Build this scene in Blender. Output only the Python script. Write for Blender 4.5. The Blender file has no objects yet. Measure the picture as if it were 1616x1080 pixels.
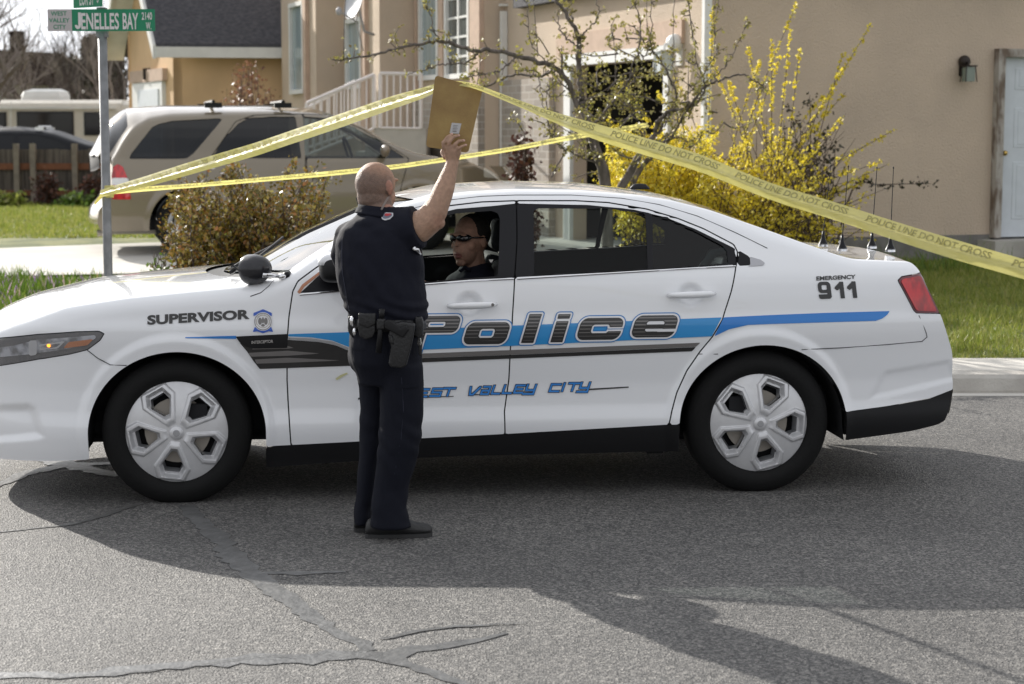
import bpy, bmesh, math, random
import numpy as np
from mathutils import Vector, Matrix
from mathutils.bvhtree import BVHTree
random.seed(7); rng = np.random.default_rng(7)
scene = bpy.context.scene
COL = scene.collection
R = math.radians

# ------------------------------------------------------------------ camera
FPX, CXP, CYP, CAMH = 3000.0, 808.0, 540.0, 1.8
PITCH = math.atan(333/3000)
cam_d = bpy.data.cameras.new('camera'); cam = bpy.data.objects.new('camera', cam_d); COL.objects.link(cam)
cam.location = (0, 0, CAMH); cam.rotation_euler = (math.pi/2 - PITCH, 0, 0)
cam_d.sensor_width = 36; cam_d.lens = FPX/1616*36; cam_d.clip_end = 900; cam_d.clip_start = .1
cam_d.dof.use_dof = True; cam_d.dof.focus_distance = 9.2; cam_d.dof.aperture_fstop = 4.0
scene.camera = cam

# ------------------------------------------------------------------ sky and sun
SUN_AZ = math.atan2(-0.60, 0.80)      # towards the sun, measured from +Y to +X
SUN_EL = R(25)
world = bpy.data.worlds.new("World"); scene.world = world; world.use_nodes = True
nt = world.node_tree; nt.nodes.clear()
wo = nt.nodes.new('ShaderNodeOutputWorld'); bg = nt.nodes.new('ShaderNodeBackground')
sky = nt.nodes.new('ShaderNodeTexSky'); sky.sky_type = 'NISHITA'; sky.sun_disc = False
sky.sun_elevation = SUN_EL; sky.sun_rotation = SUN_AZ; sky.dust_density = 2.0
tc = nt.nodes.new('ShaderNodeTexCoord'); mp = nt.nodes.new('ShaderNodeMapping'); mp.inputs['Scale'].default_value = (1, 1, 2.5)
nz = nt.nodes.new('ShaderNodeTexNoise'); nz.inputs['Scale'].default_value = 3.2; nz.inputs['Detail'].default_value = 7
rp = nt.nodes.new('ShaderNodeValToRGB'); rp.color_ramp.elements[0].position = .30; rp.color_ramp.elements[0].color = (.55, .55, .55, 1)
rp.color_ramp.elements[1].position = .55; rp.color_ramp.elements[1].color = (1, 1, 1, 1)
mx = nt.nodes.new('ShaderNodeMix'); mx.data_type = 'RGBA'; mx.inputs[7].default_value = (10.8, 11.0, 11.5, 1)
L = nt.links.new
L(tc.outputs['Generated'], mp.inputs[0]); L(mp.outputs[0], nz.inputs['Vector']); L(nz.outputs['Fac'], rp.inputs[0])
L(rp.outputs[0], mx.inputs[0]); L(sky.outputs[0], mx.inputs[6]); # thin cloud glows around the sun
dt = nt.nodes.new('ShaderNodeVectorMath'); dt.operation = 'DOT_PRODUCT'
dt.inputs[1].default_value = (math.sin(SUN_AZ)*math.cos(SUN_EL), math.cos(SUN_AZ)*math.cos(SUN_EL), math.sin(SUN_EL))
nm_ = nt.nodes.new('ShaderNodeVectorMath'); nm_.operation = 'NORMALIZE'; mxx_ = nt.nodes.new('ShaderNodeMath'); mxx_.operation = 'MAXIMUM'; mxx_.inputs[1].default_value = 0
pw_ = nt.nodes.new('ShaderNodeMath'); pw_.operation = 'POWER'; pw_.inputs[1].default_value = 10
ma_ = nt.nodes.new('ShaderNodeMath'); ma_.operation = 'MULTIPLY_ADD'; ma_.inputs[1].default_value = 2.5; ma_.inputs[2].default_value = 1.0
sc3 = nt.nodes.new('ShaderNodeVectorMath'); sc3.operation = 'SCALE'
L(tc.outputs['Generated'], nm_.inputs[0]); L(nm_.outputs[0], dt.inputs[0]); L(dt.outputs['Value'], mxx_.inputs[0]); L(mxx_.outputs[0], pw_.inputs[0]); L(pw_.outputs[0], ma_.inputs[0])
L(mx.outputs[2], sc3.inputs[0]); L(ma_.outputs[0], sc3.inputs['Scale']); L(sc3.outputs[0], bg.inputs[0]); L(bg.outputs[0], wo.inputs[0])
bg.inputs[1].default_value = 0.058
sun_d = bpy.data.lights.new('sun', 'SUN'); sun_d.energy = 5.0; sun_d.angle = R(.5); sun_d.color = (1, .95, .87)
sun = bpy.data.objects.new('sun', sun_d); COL.objects.link(sun)
sdir = Vector((math.sin(SUN_AZ)*math.cos(SUN_EL), math.cos(SUN_AZ)*math.cos(SUN_EL), math.sin(SUN_EL)))
sun.rotation_euler = sdir.to_track_quat('Z', 'Y').to_euler(); sun.location = (-20, 20, 30)
scene.view_settings.view_transform = 'Standard'; scene.view_settings.look = 'None'
scene.view_settings.exposure = 0.54; scene.view_settings.gamma = 1

# ------------------------------------------------------------------ pixel rays -> real points
def rays(u, v):
    u = np.asarray(u, float); v = np.asarray(v, float)
    a = (u-CXP)/FPX; b = (CYP-v)/FPX
    dy = math.cos(PITCH) + b*math.sin(PITCH); dz = -math.sin(PITCH) + b*math.cos(PITCH)
    return a/dy, dz/dy
def pt(u, v, Y):
    dx, dz = rays(u, v)
    return np.array([float(dx)*Y, Y, CAMH+float(dz)*Y])
def terr(X, Y):
    Y = np.asarray(Y, float)
    return np.where(Y < 13.95, .125, .125 + .03*(np.clip(Y, 13.95, 24.2)-13.95))
def gp(u, v, off=0.0, flat=False):
    dx, dz = rays(u, v); Y = 10.0
    if flat:
        Y = -(CAMH-off)/float(dz)
    else:
        Y = 20.0
        for _ in range(60): Y = Y*.5 + .5*(-(CAMH-float(terr(0, Y))-off)/float(dz))
    return np.array([float(dx)*Y, Y, CAMH+float(dz)*Y])

# ------------------------------------------------------------------ materials
def srgb(r, g, b):
    f = lambda c: (c/255/12.92) if c/255 <= .04045 else ((c/255+.055)/1.055)**2.4
    return (f(r), f(g), f(b), 1)
MATS = {}
def M(name, col, rough=.5, alpha=1, metal=0, coat=0, spec=.5, var=0, vscale=8, bump=0, bscale=60, col2=None, trans=0, sss=0, attr=None,
      vstretch=None, bstretch=None, c2pos=(.4, .6), emit=None, detail=4):
    m = bpy.data.materials.new(name); m.use_nodes = True; n = m.node_tree; b = n.nodes['Principled BSDF']; l = n.links.new
    if len(col) == 3: col = (*col, 1)
    b.inputs['Base Color'].default_value = col; b.inputs['Roughness'].default_value = rough; b.inputs['Metallic'].default_value = metal
    b.inputs['Coat Weight'].default_value = coat; b.inputs['Coat Roughness'].default_value = .03
    b.inputs['Specular IOR Level'].default_value = spec
    b.inputs['Alpha'].default_value = alpha
    if sss: b.inputs['Subsurface Weight'].default_value = sss; b.inputs['Subsurface Radius'].default_value = (.01, .004, .002); b.inputs['Subsurface Scale'].default_value = 1
    if emit: b.inputs['Emission Color'].default_value = emit[0]; b.inputs['Emission Strength'].default_value = emit[1]
    tcn = n.nodes.new('ShaderNodeTexCoord')
    src = None
    if attr:
        a = n.nodes.new('ShaderNodeAttribute'); a.attribute_name = attr; src = a.outputs['Color']
    if col2 is not None or var:
        nzz = n.nodes.new('ShaderNodeTexNoise'); nzz.inputs['Scale'].default_value = vscale; nzz.inputs['Detail'].default_value = detail
        v = tcn.outputs['Object']
        if vstretch:
            mm = n.nodes.new('ShaderNodeMapping'); mm.inputs['Scale'].default_value = vstretch; l(v, mm.inputs[0]); v = mm.outputs[0]
        l(v, nzz.inputs['Vector'])
        rr = n.nodes.new('ShaderNodeValToRGB'); rr.color_ramp.elements[0].position = c2pos[0]; rr.color_ramp.elements[1].position = c2pos[1]
        l(nzz.outputs['Fac'], rr.inputs[0])
        if col2 is not None:
            if len(col2) == 3: col2 = (*col2, 1)
            rr.color_ramp.elements[0].color = col; rr.color_ramp.elements[1].color = col2
            src = rr.outputs[0]
        else:
            rr.color_ramp.elements[0].color = (1-var, 1-var, 1-var, 1); rr.color_ramp.elements[1].color = (1+var*.0, 1, 1, 1)
            mxx = n.nodes.new('ShaderNodeMix'); mxx.data_type = 'RGBA'; mxx.blend_type = 'MULTIPLY'; mxx.inputs[0].default_value = 1
            if src: l(src, mxx.inputs[6])
            else: mxx.inputs[6].default_value = col
            l(rr.outputs[0], mxx.inputs[7]); src = mxx.outputs[2]
    if src: l(src, b.inputs['Base Color'])
    if bump:
        nb = n.nodes.new('ShaderNodeTexNoise'); nb.inputs['Scale'].default_value = bscale; nb.inputs['Detail'].default_value = 5
        v = tcn.outputs['Object']
        if bstretch:
            mm = n.nodes.new('ShaderNodeMapping'); mm.inputs['Scale'].default_value = bstretch; l(v, mm.inputs[0]); v = mm.outputs[0]
        l(v, nb.inputs['Vector'])
        bp = n.nodes.new('ShaderNodeBump'); bp.inputs['Strength'].default_value = bump; bp.inputs['Distance'].default_value = .02
        l(nb.outputs['Fac'], bp.inputs['Height']); l(bp.outputs[0], b.inputs['Normal'])
    if trans:
        o = n.nodes['Material Output']; tr = n.nodes.new('ShaderNodeBsdfTranslucent'); ms = n.nodes.new('ShaderNodeMixShader')
        ms.inputs[0].default_value = trans
        if src: l(src, tr.inputs[0])
        else: tr.inputs[0].default_value = col
        l(b.outputs[0], ms.inputs[1]); l(tr.outputs[0], ms.inputs[2]); l(ms.outputs[0], o.inputs[0])
    MATS[name] = m
    return m
def glass(name, tint, base=.04, rough=.0):
    m = bpy.data.materials.new(name); m.use_nodes = True; n = m.node_tree; n.nodes.clear(); l = n.links.new
    o = n.nodes.new('ShaderNodeOutputMaterial'); t = n.nodes.new('ShaderNodeBsdfTransparent'); t.inputs[0].default_value = (*tint, 1)
    g = n.nodes.new('ShaderNodeBsdfGlossy'); g.inputs['Roughness'].default_value = rough; g.inputs[0].default_value = (1, 1, 1, 1)
    lw = n.nodes.new('ShaderNodeLayerWeight'); lw.inputs[0].default_value = .5
    p = n.nodes.new('ShaderNodeMath'); p.operation = 'POWER'; p.inputs[1].default_value = 5
    q = n.nodes.new('ShaderNodeMath'); q.operation = 'MULTIPLY_ADD'; q.inputs[1].default_value = 1-base; q.inputs[2].default_value = base
    ms = n.nodes.new('ShaderNodeMixShader')
    l(lw.outputs['Facing'], p.inputs[0]); l(p.outputs[0], q.inputs[0]); l(q.outputs[0], ms.inputs[0]); l(t.outputs[0], ms.inputs[1]); l(g.outputs[0], ms.inputs[2]); l(ms.outputs[0], o.inputs[0])
    return m

WHITE = M('white_paint', (.84, .85, .87), rough=.22, coat=1)
BLACKPL = M('black_plastic', (.008, .008, .009), rough=.5, spec=.3, bump=.05, bscale=400)
BLACKGL = M('black_gloss', (.006, .006, .008), rough=.3, spec=.25)
RUBBER = M('rubber', (.008, .008, .008), rough=.8, spec=.25, bump=.15, bscale=90)
CABIN = M('cabin_cloth', (.012, .012, .014), rough=.85)
CHROME = M('chrome', (.75, .75, .76), rough=.12, metal=1)
HUBSIL = M('hub_silver', (.66, .66, .67), rough=.30, metal=.35, coat=.4, var=.06, vscale=20)
STEEL = M('brake_steel', (.42, .38, .33), rough=.5, metal=.3)
BLUE1 = M('blue_film_light', srgb(34, 142, 208), rough=.4, coat=.6)
BLUE2 = M('blue_film_deep', srgb(24, 122, 204), rough=.4, coat=.6)
DECALBLK = M('decal_black', (.014, .013, .013), rough=.4, coat=.5)
DECALGRY = M('decal_grey', (.16, .15, .145), rough=.4, coat=.5)
DECALGR2 = M('decal_light_grey', (.33, .33, .34), rough=.4, coat=.5)
DECALWHT = M('decal_white', (.78, .78, .8), rough=.4, coat=.6)
DECALGLD = M('decal_gold', (.42, .37, .28), rough=.4)
GLASSC = glass('clear_glass', (.55, .60, .58))
GLASST = glass('tinted_glass', (.76, .82, .80), base=.014)
GLASSW = glass('windshield_glass', (.33, .38, .37), base=.10)
GLASSD = glass('dark_glass', (.08, .09, .09), base=.10)
LENS = glass('lamp_lens', (.92, .93, .95), base=.20)

# ------------------------------------------------------------------ object helpers
WM = {}
def link(o, parent, mw=None):
    COL.objects.link(o)
    if parent is not None: o.parent = parent
    WM[o.name] = mw if mw is not None else (WM[parent.name] if parent is not None else Matrix())
    return o
def tag(o, label=None, cat=None, group=None, kind=None):
    if label: o['label'] = label
    if cat: o['category'] = cat
    if group: o['group'] = group
    if kind: o['kind'] = kind
    return o
def thing(name, loc, label, cat, group=None):
    o = bpy.data.objects.new(name, None); o.location = loc; o.empty_display_size = .2
    link(o, None, Matrix.Translation(loc)); return tag(o, label, cat, group)
def ob(name, verts, faces, mat, parent=None, smooth=False, origin=None):
    """world-space vertices -> one mesh object, stored in its parent's space"""
    verts = np.asarray(verts, float)
    if parent is not None:
        inv = WM[parent.name].inverted(); mw = WM[parent.name]
    else:
        if origin is None: origin = (0, 0, 0)
        mw = Matrix.Translation(origin); inv = mw.inverted()
    A = np.array(inv); vl = verts @ A[:3, :3].T + A[:3, 3]
    me = bpy.data.meshes.new(name); me.from_pydata(vl.tolist(), [], [list(map(int, f)) for f in faces])
    mats = mat if isinstance(mat, (list, tuple)) else [mat]
    for m in mats: me.materials.append(m)
    if smooth: me.polygons.foreach_set('use_smooth', [True]*len(me.polygons))
    me.update()
    o = bpy.data.objects.new(name, me)
    link(o, parent, mw)
    if parent is None: o.location = origin
    return o
def autosmooth(o, ang=35):
    me = o.data; bm = bmesh.new(); bm.from_mesh(me); c = R(ang)
    for e in bm.edges:
        if len(e.link_faces) == 2 and e.calc_face_angle(0) > c: e.smooth = False
    for f in bm.faces: f.smooth = True
    bm.to_mesh(me); bm.free()
def fixnormals(o):
    bm = bmesh.new(); bm.from_mesh(o.data); bmesh.ops.recalc_face_normals(bm, faces=bm.faces); bm.to_mesh(o.data); bm.free()
def bevel(o, w, seg=2):
    bm = bmesh.new(); bm.from_mesh(o.data)
    bmesh.ops.remove_doubles(bm, verts=bm.verts, dist=1e-5)
    es = [e for e in bm.edges if len(e.link_faces) == 2 and e.calc_face_angle(0) > .5]
    bmesh.ops.bevel(bm, geom=es, offset=w, segments=seg, profile=.6, affect='EDGES', clamp_overlap=True)
    bm.to_mesh(o.data); bm.free(); return o

def ring_basis(d):
    d = d/np.linalg.norm(d); up = np.array([0, 0, 1.]) if abs(d[2]) < .9 else np.array([0, 1., 0])
    a = np.cross(d, up); a /= np.linalg.norm(a); return a, np.cross(a, d)
class G:
    def __init__(s): s.v = []; s.f = []; s.n = 0
    def add(s, v, f):
        v = np.asarray(v, float); s.v.append(v); s.f += [[i+s.n for i in q] for q in f]; s.n += len(v); return s
    def box(s, c, size, ax=None):
        c = np.asarray(c, float); h = np.asarray(size, float)/2
        A = np.eye(3) if ax is None else np.array(ax, float)
        v = [c + A.T @ (h*np.array([i, j, k])) for i in (-1, 1) for j in (-1, 1) for k in (-1, 1)]
        return s.add(v, [(0, 1, 3, 2), (4, 6, 7, 5), (0, 4, 5, 1), (2, 3, 7, 6), (0, 2, 6, 4), (1, 5, 7, 3)])
    def tube(s, pts, rad, n=8, cap=True, flat=None):
        pts = [np.asarray(p, float) for p in pts]
        if not hasattr(rad, '__len__'): rad = [rad]*len(pts)
        v = []; f = []; a0 = None
        for i, p in enumerate(pts):
            d = pts[min(i+1, len(pts)-1)] - pts[max(i-1, 0)]
            d = d/(np.linalg.norm(d)+1e-9)
            if a0 is None: a, b = ring_basis(d)
            else:
                a = a0 - d*np.dot(a0, d); a /= np.linalg.norm(a)+1e-9; b = np.cross(a, d)
            a0 = a
            for k in range(n):
                t = 2*math.pi*k/n; v.append(p + rad[i]*(math.cos(t)*a + math.sin(t)*b))
        for i in range(len(pts)-1):
            for k in range(n):
                f.append((i*n+k, i*n+(k+1) % n, (i+1)*n+(k+1) % n, (i+1)*n+k))
        if cap: f.append(tuple(range(n))[::-1]); f.append(tuple(range((len(pts)-1)*n, len(pts)*n)))
        return s.add(v, f)
    def rings(s, rs, cap=True):
        n = len(rs[0]); v = [p for r in rs for p in r]; f = []
        for i in range(len(rs)-1):
            for k in range(n): f.append((i*n+k, i*n+(k+1) % n, (i+1)*n+(k+1) % n, (i+1)*n+k))
        if cap: f.append(tuple(range(n))[::-1]); f.append(tuple(range((len(rs)-1)*n, len(rs)*n)))
        return s.add(v, f)
    def ell(s, c, r, ax=None, n=16, m=10):
        c = np.asarray(c, float); A = np.eye(3) if ax is None else np.array(ax, float); v = []; f = []
        for i in range(1, m):
            ph = math.pi*i/m
            for k in range(n):
                t = 2*math.pi*k/n
                v.append(c + A.T @ np.array([r[0]*math.sin(ph)*math.cos(t), r[1]*math.sin(ph)*math.sin(t), r[2]*math.cos(ph)]))
        for i in range(m-2):
            for k in range(n): f.append((i*n+k, (i+1)*n+k, (i+1)*n+(k+1) % n, i*n+(k+1) % n))
        v.append(c + A.T @ np.array([0, 0, r[2]])); v.append(c - A.T @ np.array([0, 0, r[2]])); a = (m-1)*n
        for k in range(n): f.append((a, k, (k+1) % n)); f.append((a+1, (m-2)*n+(k+1) % n, (m-2)*n+k))
        return s.add(v, f)
    def prism(s, poly, thick):
        """poly: list of 3D points (planar loop), thick: vector"""
        p = [np.asarray(q, float) for q in poly]; n = len(p); t = np.asarray(thick, float)
        v = p + [q+t for q in p]; f = [tuple(range(n))[::-1], tuple(range(n, 2*n))]
        for k in range(n): f.append((k, (k+1) % n, n+(k+1) % n, n+k))
        return s.add(v, f)
    def lathe(s, prof, c, axis, n=48, close=False):
        """prof: (r, h) list; axis: unit vector for h"""
        axis = np.asarray(axis, float); a, b = ring_basis(axis); v = []; f = []
        for r_, h in prof:
            for k in range(n):
                t = 2*math.pi*k/n; v.append(np.asarray(c)+axis*h+r_*(math.cos(t)*a+math.sin(t)*b))
        m = len(prof)
        for i in range(m-1 + (1 if close else 0)):
            j = (i+1) % m
            for k in range(n): f.append((i*n+k, i*n+(k+1) % n, j*n+(k+1) % n, j*n+k))
        return s.add(v, f)
    def o(s, name, mat, parent=None, smooth=False, origin=None, auto=None):
        r_ = ob(name, np.vstack(s.v), s.f, mat, parent, smooth, origin)
        if auto: autosmooth(r_, auto)
        return r_

def march(P, F):
    n, m = F.shape; ins = F < 0
    verts = []; cid = {}; eid = {}; faces = []
    cell = ins[:-1, :-1] | ins[1:, :-1] | ins[1:, 1:] | ins[:-1, 1:]
    def cv(i, j):
        k = (i, j)
        if k not in cid: cid[k] = len(verts); verts.append(P[i, j])
        return cid[k]
    def ev(a, b):
        k = (a, b) if a < b else (b, a)
        if k not in eid:
            fa, fb = F[k[0]], F[k[1]]; t = min(max(fa/(fa-fb), .01), .99); eid[k] = len(verts)
            verts.append(P[k[0]]*(1-t)+P[k[1]]*t)
        return eid[k]
    for i, j in zip(*np.nonzero(cell)):
        c = ((i, j), (i+1, j), (i+1, j+1), (i, j+1)); poly = []
        for k in range(4):
            a, b = c[k], c[(k+1) % 4]
            if ins[a]: poly.append(cv(*a))
            if ins[a] != ins[b]: poly.append(ev(a, b))
        if len(poly) >= 3: faces.append(poly)
    return (np.array(verts) if verts else np.zeros((0, 3))), faces
def sdpoly(x, z, poly):
    x = np.asarray(x, float); z = np.asarray(z, float)
    d = np.full(x.shape, 1e9); inside = np.zeros(x.shape, bool); n = len(poly)
    for i in range(n):
        ax, az = poly[i]; bx, bz = poly[(i+1) % n]
        ex, ez = bx-ax, bz-az; wx, wz = x-ax, z-az
        t = np.clip((wx*ex+wz*ez)/(ex*ex+ez*ez+1e-12), 0, 1)
        d = np.minimum(d, (wx-ex*t)**2+(wz-ez*t)**2)
        c = ((az > z) != (bz > z)) & (x < ex*(z-az)/(ez+1e-12 if ez == 0 else ez)+ax)
        inside ^= c
    d = np.sqrt(d)
    return np.where(inside, -d, d)
def spl(xs, ys, smooth=.0):
    """smoothed interpolation table -> callable"""
    xs = np.asarray(xs, float); ys = np.asarray(ys, float)
    g = np.linspace(xs[0], xs[-1], 1200); y = np.interp(g, xs, ys)
    if smooth:
        st = g[1]-g[0]; k = int(3*smooth/st)+1; w = np.exp(-.5*(np.arange(-k, k+1)*st/smooth)**2); w /= w.sum()
        yl = 2*y[0]-y[1:k+1][::-1]; yr = 2*y[-1]-y[-k-1:-1][::-1]
        y = np.convolve(np.concatenate([yl, y, yr]), w, 'valid')
    return lambda q: np.interp(q, g, y)
def ss(a, b, x):
    t = np.clip((x-a)/(b-a), 0, 1); return t*t*(3-2*t)

def text_geo(s, size=1.0, offset=0.0, shear=0.0, spacing=1.0, cuts=1):
    cu = bpy.data.curves.new('t', 'FONT'); cu.body = s; cu.size = size; cu.offset = offset; cu.shear = shear; cu.space_character = spacing
    cu.fill_mode = 'FRONT'; cu.resolution_u = 4
    o = bpy.data.objects.new('t', cu); COL.objects.link(o)
    dg = bpy.context.evaluated_depsgraph_get(); me = bpy.data.meshes.new_from_object(o.evaluated_get(dg))
    bm = bmesh.new(); bm.from_mesh(me); bmesh.ops.remove_doubles(bm, verts=bm.verts, dist=1e-5)
    if cuts: bmesh.ops.subdivide_edges(bm, edges=bm.edges, cuts=cuts, use_grid_fill=True)
    bmesh.ops.triangulate(bm, faces=bm.faces)
    v = np.array([w.co[:2] for w in bm.verts]); f = [[w.index for w in q.verts] for q in bm.faces]; bm.free()
    bpy.data.objects.remove(o); bpy.data.curves.remove(cu); bpy.data.meshes.remove(me)
    return v, f

def fuse(name, g, voxel, mat, parent, smooth=4, disp=None, cut=None):
    """union of closed pieces -> one continuous surface"""
    v = np.vstack(g.v); me = bpy.data.meshes.new('tmp'); me.from_pydata(v.tolist(), [], g.f)
    bm = bmesh.new(); bm.from_mesh(me); bmesh.ops.recalc_face_normals(bm, faces=bm.faces); bm.to_mesh(me); bm.free()
    o = bpy.data.objects.new('tmp', me); COL.objects.link(o)
    m = o.modifiers.new('r', 'REMESH'); m.mode = 'VOXEL'; m.voxel_size = voxel; m.adaptivity = 0
    if smooth: s_ = o.modifiers.new('s', 'SMOOTH'); s_.factor = .5; s_.iterations = smooth
    dg = bpy.context.evaluated_depsgraph_get(); e = bpy.data.meshes.new_from_object(o.evaluated_get(dg))
    vv = np.zeros(len(e.vertices)*3); e.vertices.foreach_get('co', vv); vv = vv.reshape(-1, 3)
    nn = np.zeros(len(e.vertices)*3); e.vertices.foreach_get('normal', nn); nn = nn.reshape(-1, 3)
    ff = [list(p.vertices) for p in e.polygons]
    bpy.data.objects.remove(o); bpy.data.meshes.remove(me); bpy.data.meshes.remove(e)
    if disp is not None: vv = vv + nn*disp(vv, nn)[:, None]
    return ob(name, vv, ff, mat, parent, True), vv, ff
def vcolor(o, cols):
    a = o.data.color_attributes.new('col', 'FLOAT_COLOR', 'POINT')
    c = np.ones((len(cols), 4)); c[:, :3] = cols; a.data.foreach_set('color', c.ravel())
def hit(bvh, u, v, off=.003):
    dx, dz = rays(u, v); d = Vector((float(dx), 1, float(dz))).normalized(); o_ = Vector((0, 0, CAMH))
    loc, n, i, dist = bvh.ray_cast(o_, d)
    if loc is None: return None
    if n.dot(d) > 0: n = -n
    return np.array(loc + n*off)
# ================================================================== setting
def n3(p, s=1.0, k=0):
    x, y, z = p[:, 0]*s, p[:, 1]*s, p[:, 2]*s
    return (np.sin(x*1.7+k)*np.sin(y*2.3+1.3*k)*np.sin(z*1.9+.7*k) + .5*np.sin(x*3.9+2*k)*np.sin(y*4.3-k)*np.sin(z*4.1+k))/1.5

def asphalt():
    m = bpy.data.materials.new('asphalt'); m.use_nodes = True; n = m.node_tree; b = n.nodes['Principled BSDF']; l = n.links.new
    tcn = n.nodes.new('ShaderNodeTexCoord')
    vo = n.nodes.new('ShaderNodeTexVoronoi'); vo.inputs['Scale'].default_value = 125; l(tcn.outputs['Object'], vo.inputs['Vector'])
    sep = n.nodes.new('ShaderNodeSeparateColor'); l(vo.outputs['Color'], sep.inputs[0])
    r1 = n.nodes.new('ShaderNodeValToRGB'); r1.color_ramp.elements[0].color = (.036, .036, .036, 1); r1.color_ramp.elements[1].color = (.31, .295, .272, 1)
    r1.color_ramp.elements[0].position = 0; r1.color_ramp.elements[1].position = 1
    e = r1.color_ramp.elements.new(.55); e.color = (.122, .119, .115, 1)
    l(sep.outputs[0], r1.inputs[0])
    nz1 = n.nodes.new('ShaderNodeTexNoise'); nz1.inputs['Scale'].default_value = .55; nz1.inputs['Detail'].default_value = 8; nz1.inputs['Roughness'].default_value = .65
    l(tcn.outputs['Object'], nz1.inputs['Vector'])
    r2 = n.nodes.new('ShaderNodeValToRGB'); r2.color_ramp.elements[0].color = (.66, .66, .67, 1); r2.color_ramp.elements[1].color = (1, 1, 1, 1)
    r2.color_ramp.elements[0].position = .35; r2.color_ramp.elements[1].position = .62; l(nz1.outputs['Fac'], r2.inputs[0])
    nz2 = n.nodes.new('ShaderNodeTexNoise'); nz2.inputs['Scale'].default_value = 38; nz2.inputs['Detail'].default_value = 5; l(tcn.outputs['Object'], nz2.inputs['Vector'])
    r3 = n.nodes.new('ShaderNodeValToRGB'); r3.color_ramp.elements[0].color = (.70, .70, .70, 1); r3.color_ramp.elements[1].color = (1.0, 1.0, 1.0, 1)
    r3.color_ramp.elements[0].position = .35; r3.color_ramp.elements[1].position = .6; l(nz2.outputs['Fac'], r3.inputs[0])
    mm = n.nodes.new('ShaderNodeMix'); mm.data_type = 'RGBA'; mm.blend_type = 'MULTIPLY'; mm.inputs[0].default_value = 1
    l(r1.outputs[0], mm.inputs[6]); l(r2.outputs[0], mm.inputs[7])
    m2 = n.nodes.new('ShaderNodeMix'); m2.data_type = 'RGBA'; m2.blend_type = 'MULTIPLY'; m2.inputs[0].default_value = 1
    l(mm.outputs[2], m2.inputs[6]); l(r3.outputs[0], m2.inputs[7]); l(m2.outputs[2], b.inputs['Base Color'])
    v2 = n.nodes.new('ShaderNodeTexVoronoi'); v2.inputs['Scale'].default_value = 17; l(tcn.outputs['Object'], v2.inputs['Vector'])
    nw_ = n.nodes.new('ShaderNodeTexNoise'); nw_.inputs['Scale'].default_value = 2.6; l(tcn.outputs['Object'], nw_.inputs['Vector'])
    th_ = n.nodes.new('ShaderNodeMath'); th_.operation = 'MULTIPLY'; th_.inputs[1].default_value = .30; l(nw_.outputs['Fac'], th_.inputs[0])
    lt_ = n.nodes.new('ShaderNodeMath'); lt_.operation = 'LESS_THAN'; l(v2.outputs['Distance'], lt_.inputs[0]); l(th_.outputs[0], lt_.inputs[1])
    s2_ = n.nodes.new('ShaderNodeSeparateColor'); l(v2.outputs['Color'], s2_.inputs[0]); g2_ = n.nodes.new('ShaderNodeMath'); g2_.operation = 'GREATER_THAN'; g2_.inputs[1].default_value = .72; l(s2_.outputs[0], g2_.inputs[0])
    pm_ = n.nodes.new('ShaderNodeMath'); pm_.operation = 'MULTIPLY'; l(lt_.outputs[0], pm_.inputs[0]); l(g2_.outputs[0], pm_.inputs[1])
    m3 = n.nodes.new('ShaderNodeMix'); m3.data_type = 'RGBA'; m3.inputs[7].default_value = (.035, .035, .036, 1); p3 = n.nodes.new('ShaderNodeMath'); p3.operation = 'MULTIPLY'; p3.inputs[1].default_value = .55
    l(pm_.outputs[0], p3.inputs[0]); l(p3.outputs[0], m3.inputs[0]); l(m2.outputs[2], m3.inputs[6]); l(m3.outputs[2], b.inputs['Base Color'])
    b.inputs['Roughness'].default_value = .72
    bp = n.nodes.new('ShaderNodeBump'); bp.inputs['Strength'].default_value = .8; bp.inputs['Distance'].default_value = .006
    ad = n.nodes.new('ShaderNodeMath'); ad.operation = 'ADD'; l(vo.outputs['Distance'], ad.inputs[0]); l(nz2.outputs['Fac'], ad.inputs[1])
    l(ad.outputs[0], bp.inputs['Height']); l(bp.outputs[0], b.inputs['Normal'])
    return m
ASPH = asphalt()
SEAL = M('crack_sealant', (.072, .072, .071), rough=.40, spec=1.0, col2=(.115, .115, .113), vscale=14, bump=.25, bscale=40)
CRACK = M('crack', (.02, .02, .02), rough=.9)
CONC = M('concrete', (.44, .42, .38), rough=.85, col2=(.55, .53, .49), vscale=1.6, bump=.2, bscale=80, c2pos=(.3, .65), detail=8)
CONCD = M('kerb_concrete', (.34, .32, .29), rough=.85, col2=(.46, .44, .40), vscale=3, bump=.3, bscale=60, c2pos=(.35, .6), detail=8)
GRASSG = M('turf', (.075, .095, .022), rough=.9, col2=(.16, .17, .05), vscale=2.2, bump=.6, bscale=70, detail=8)
SOIL = M('soil', (.10, .075, .05), rough=.95, col2=(.17, .13, .09), vscale=9, bump=.6, bscale=40)

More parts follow.
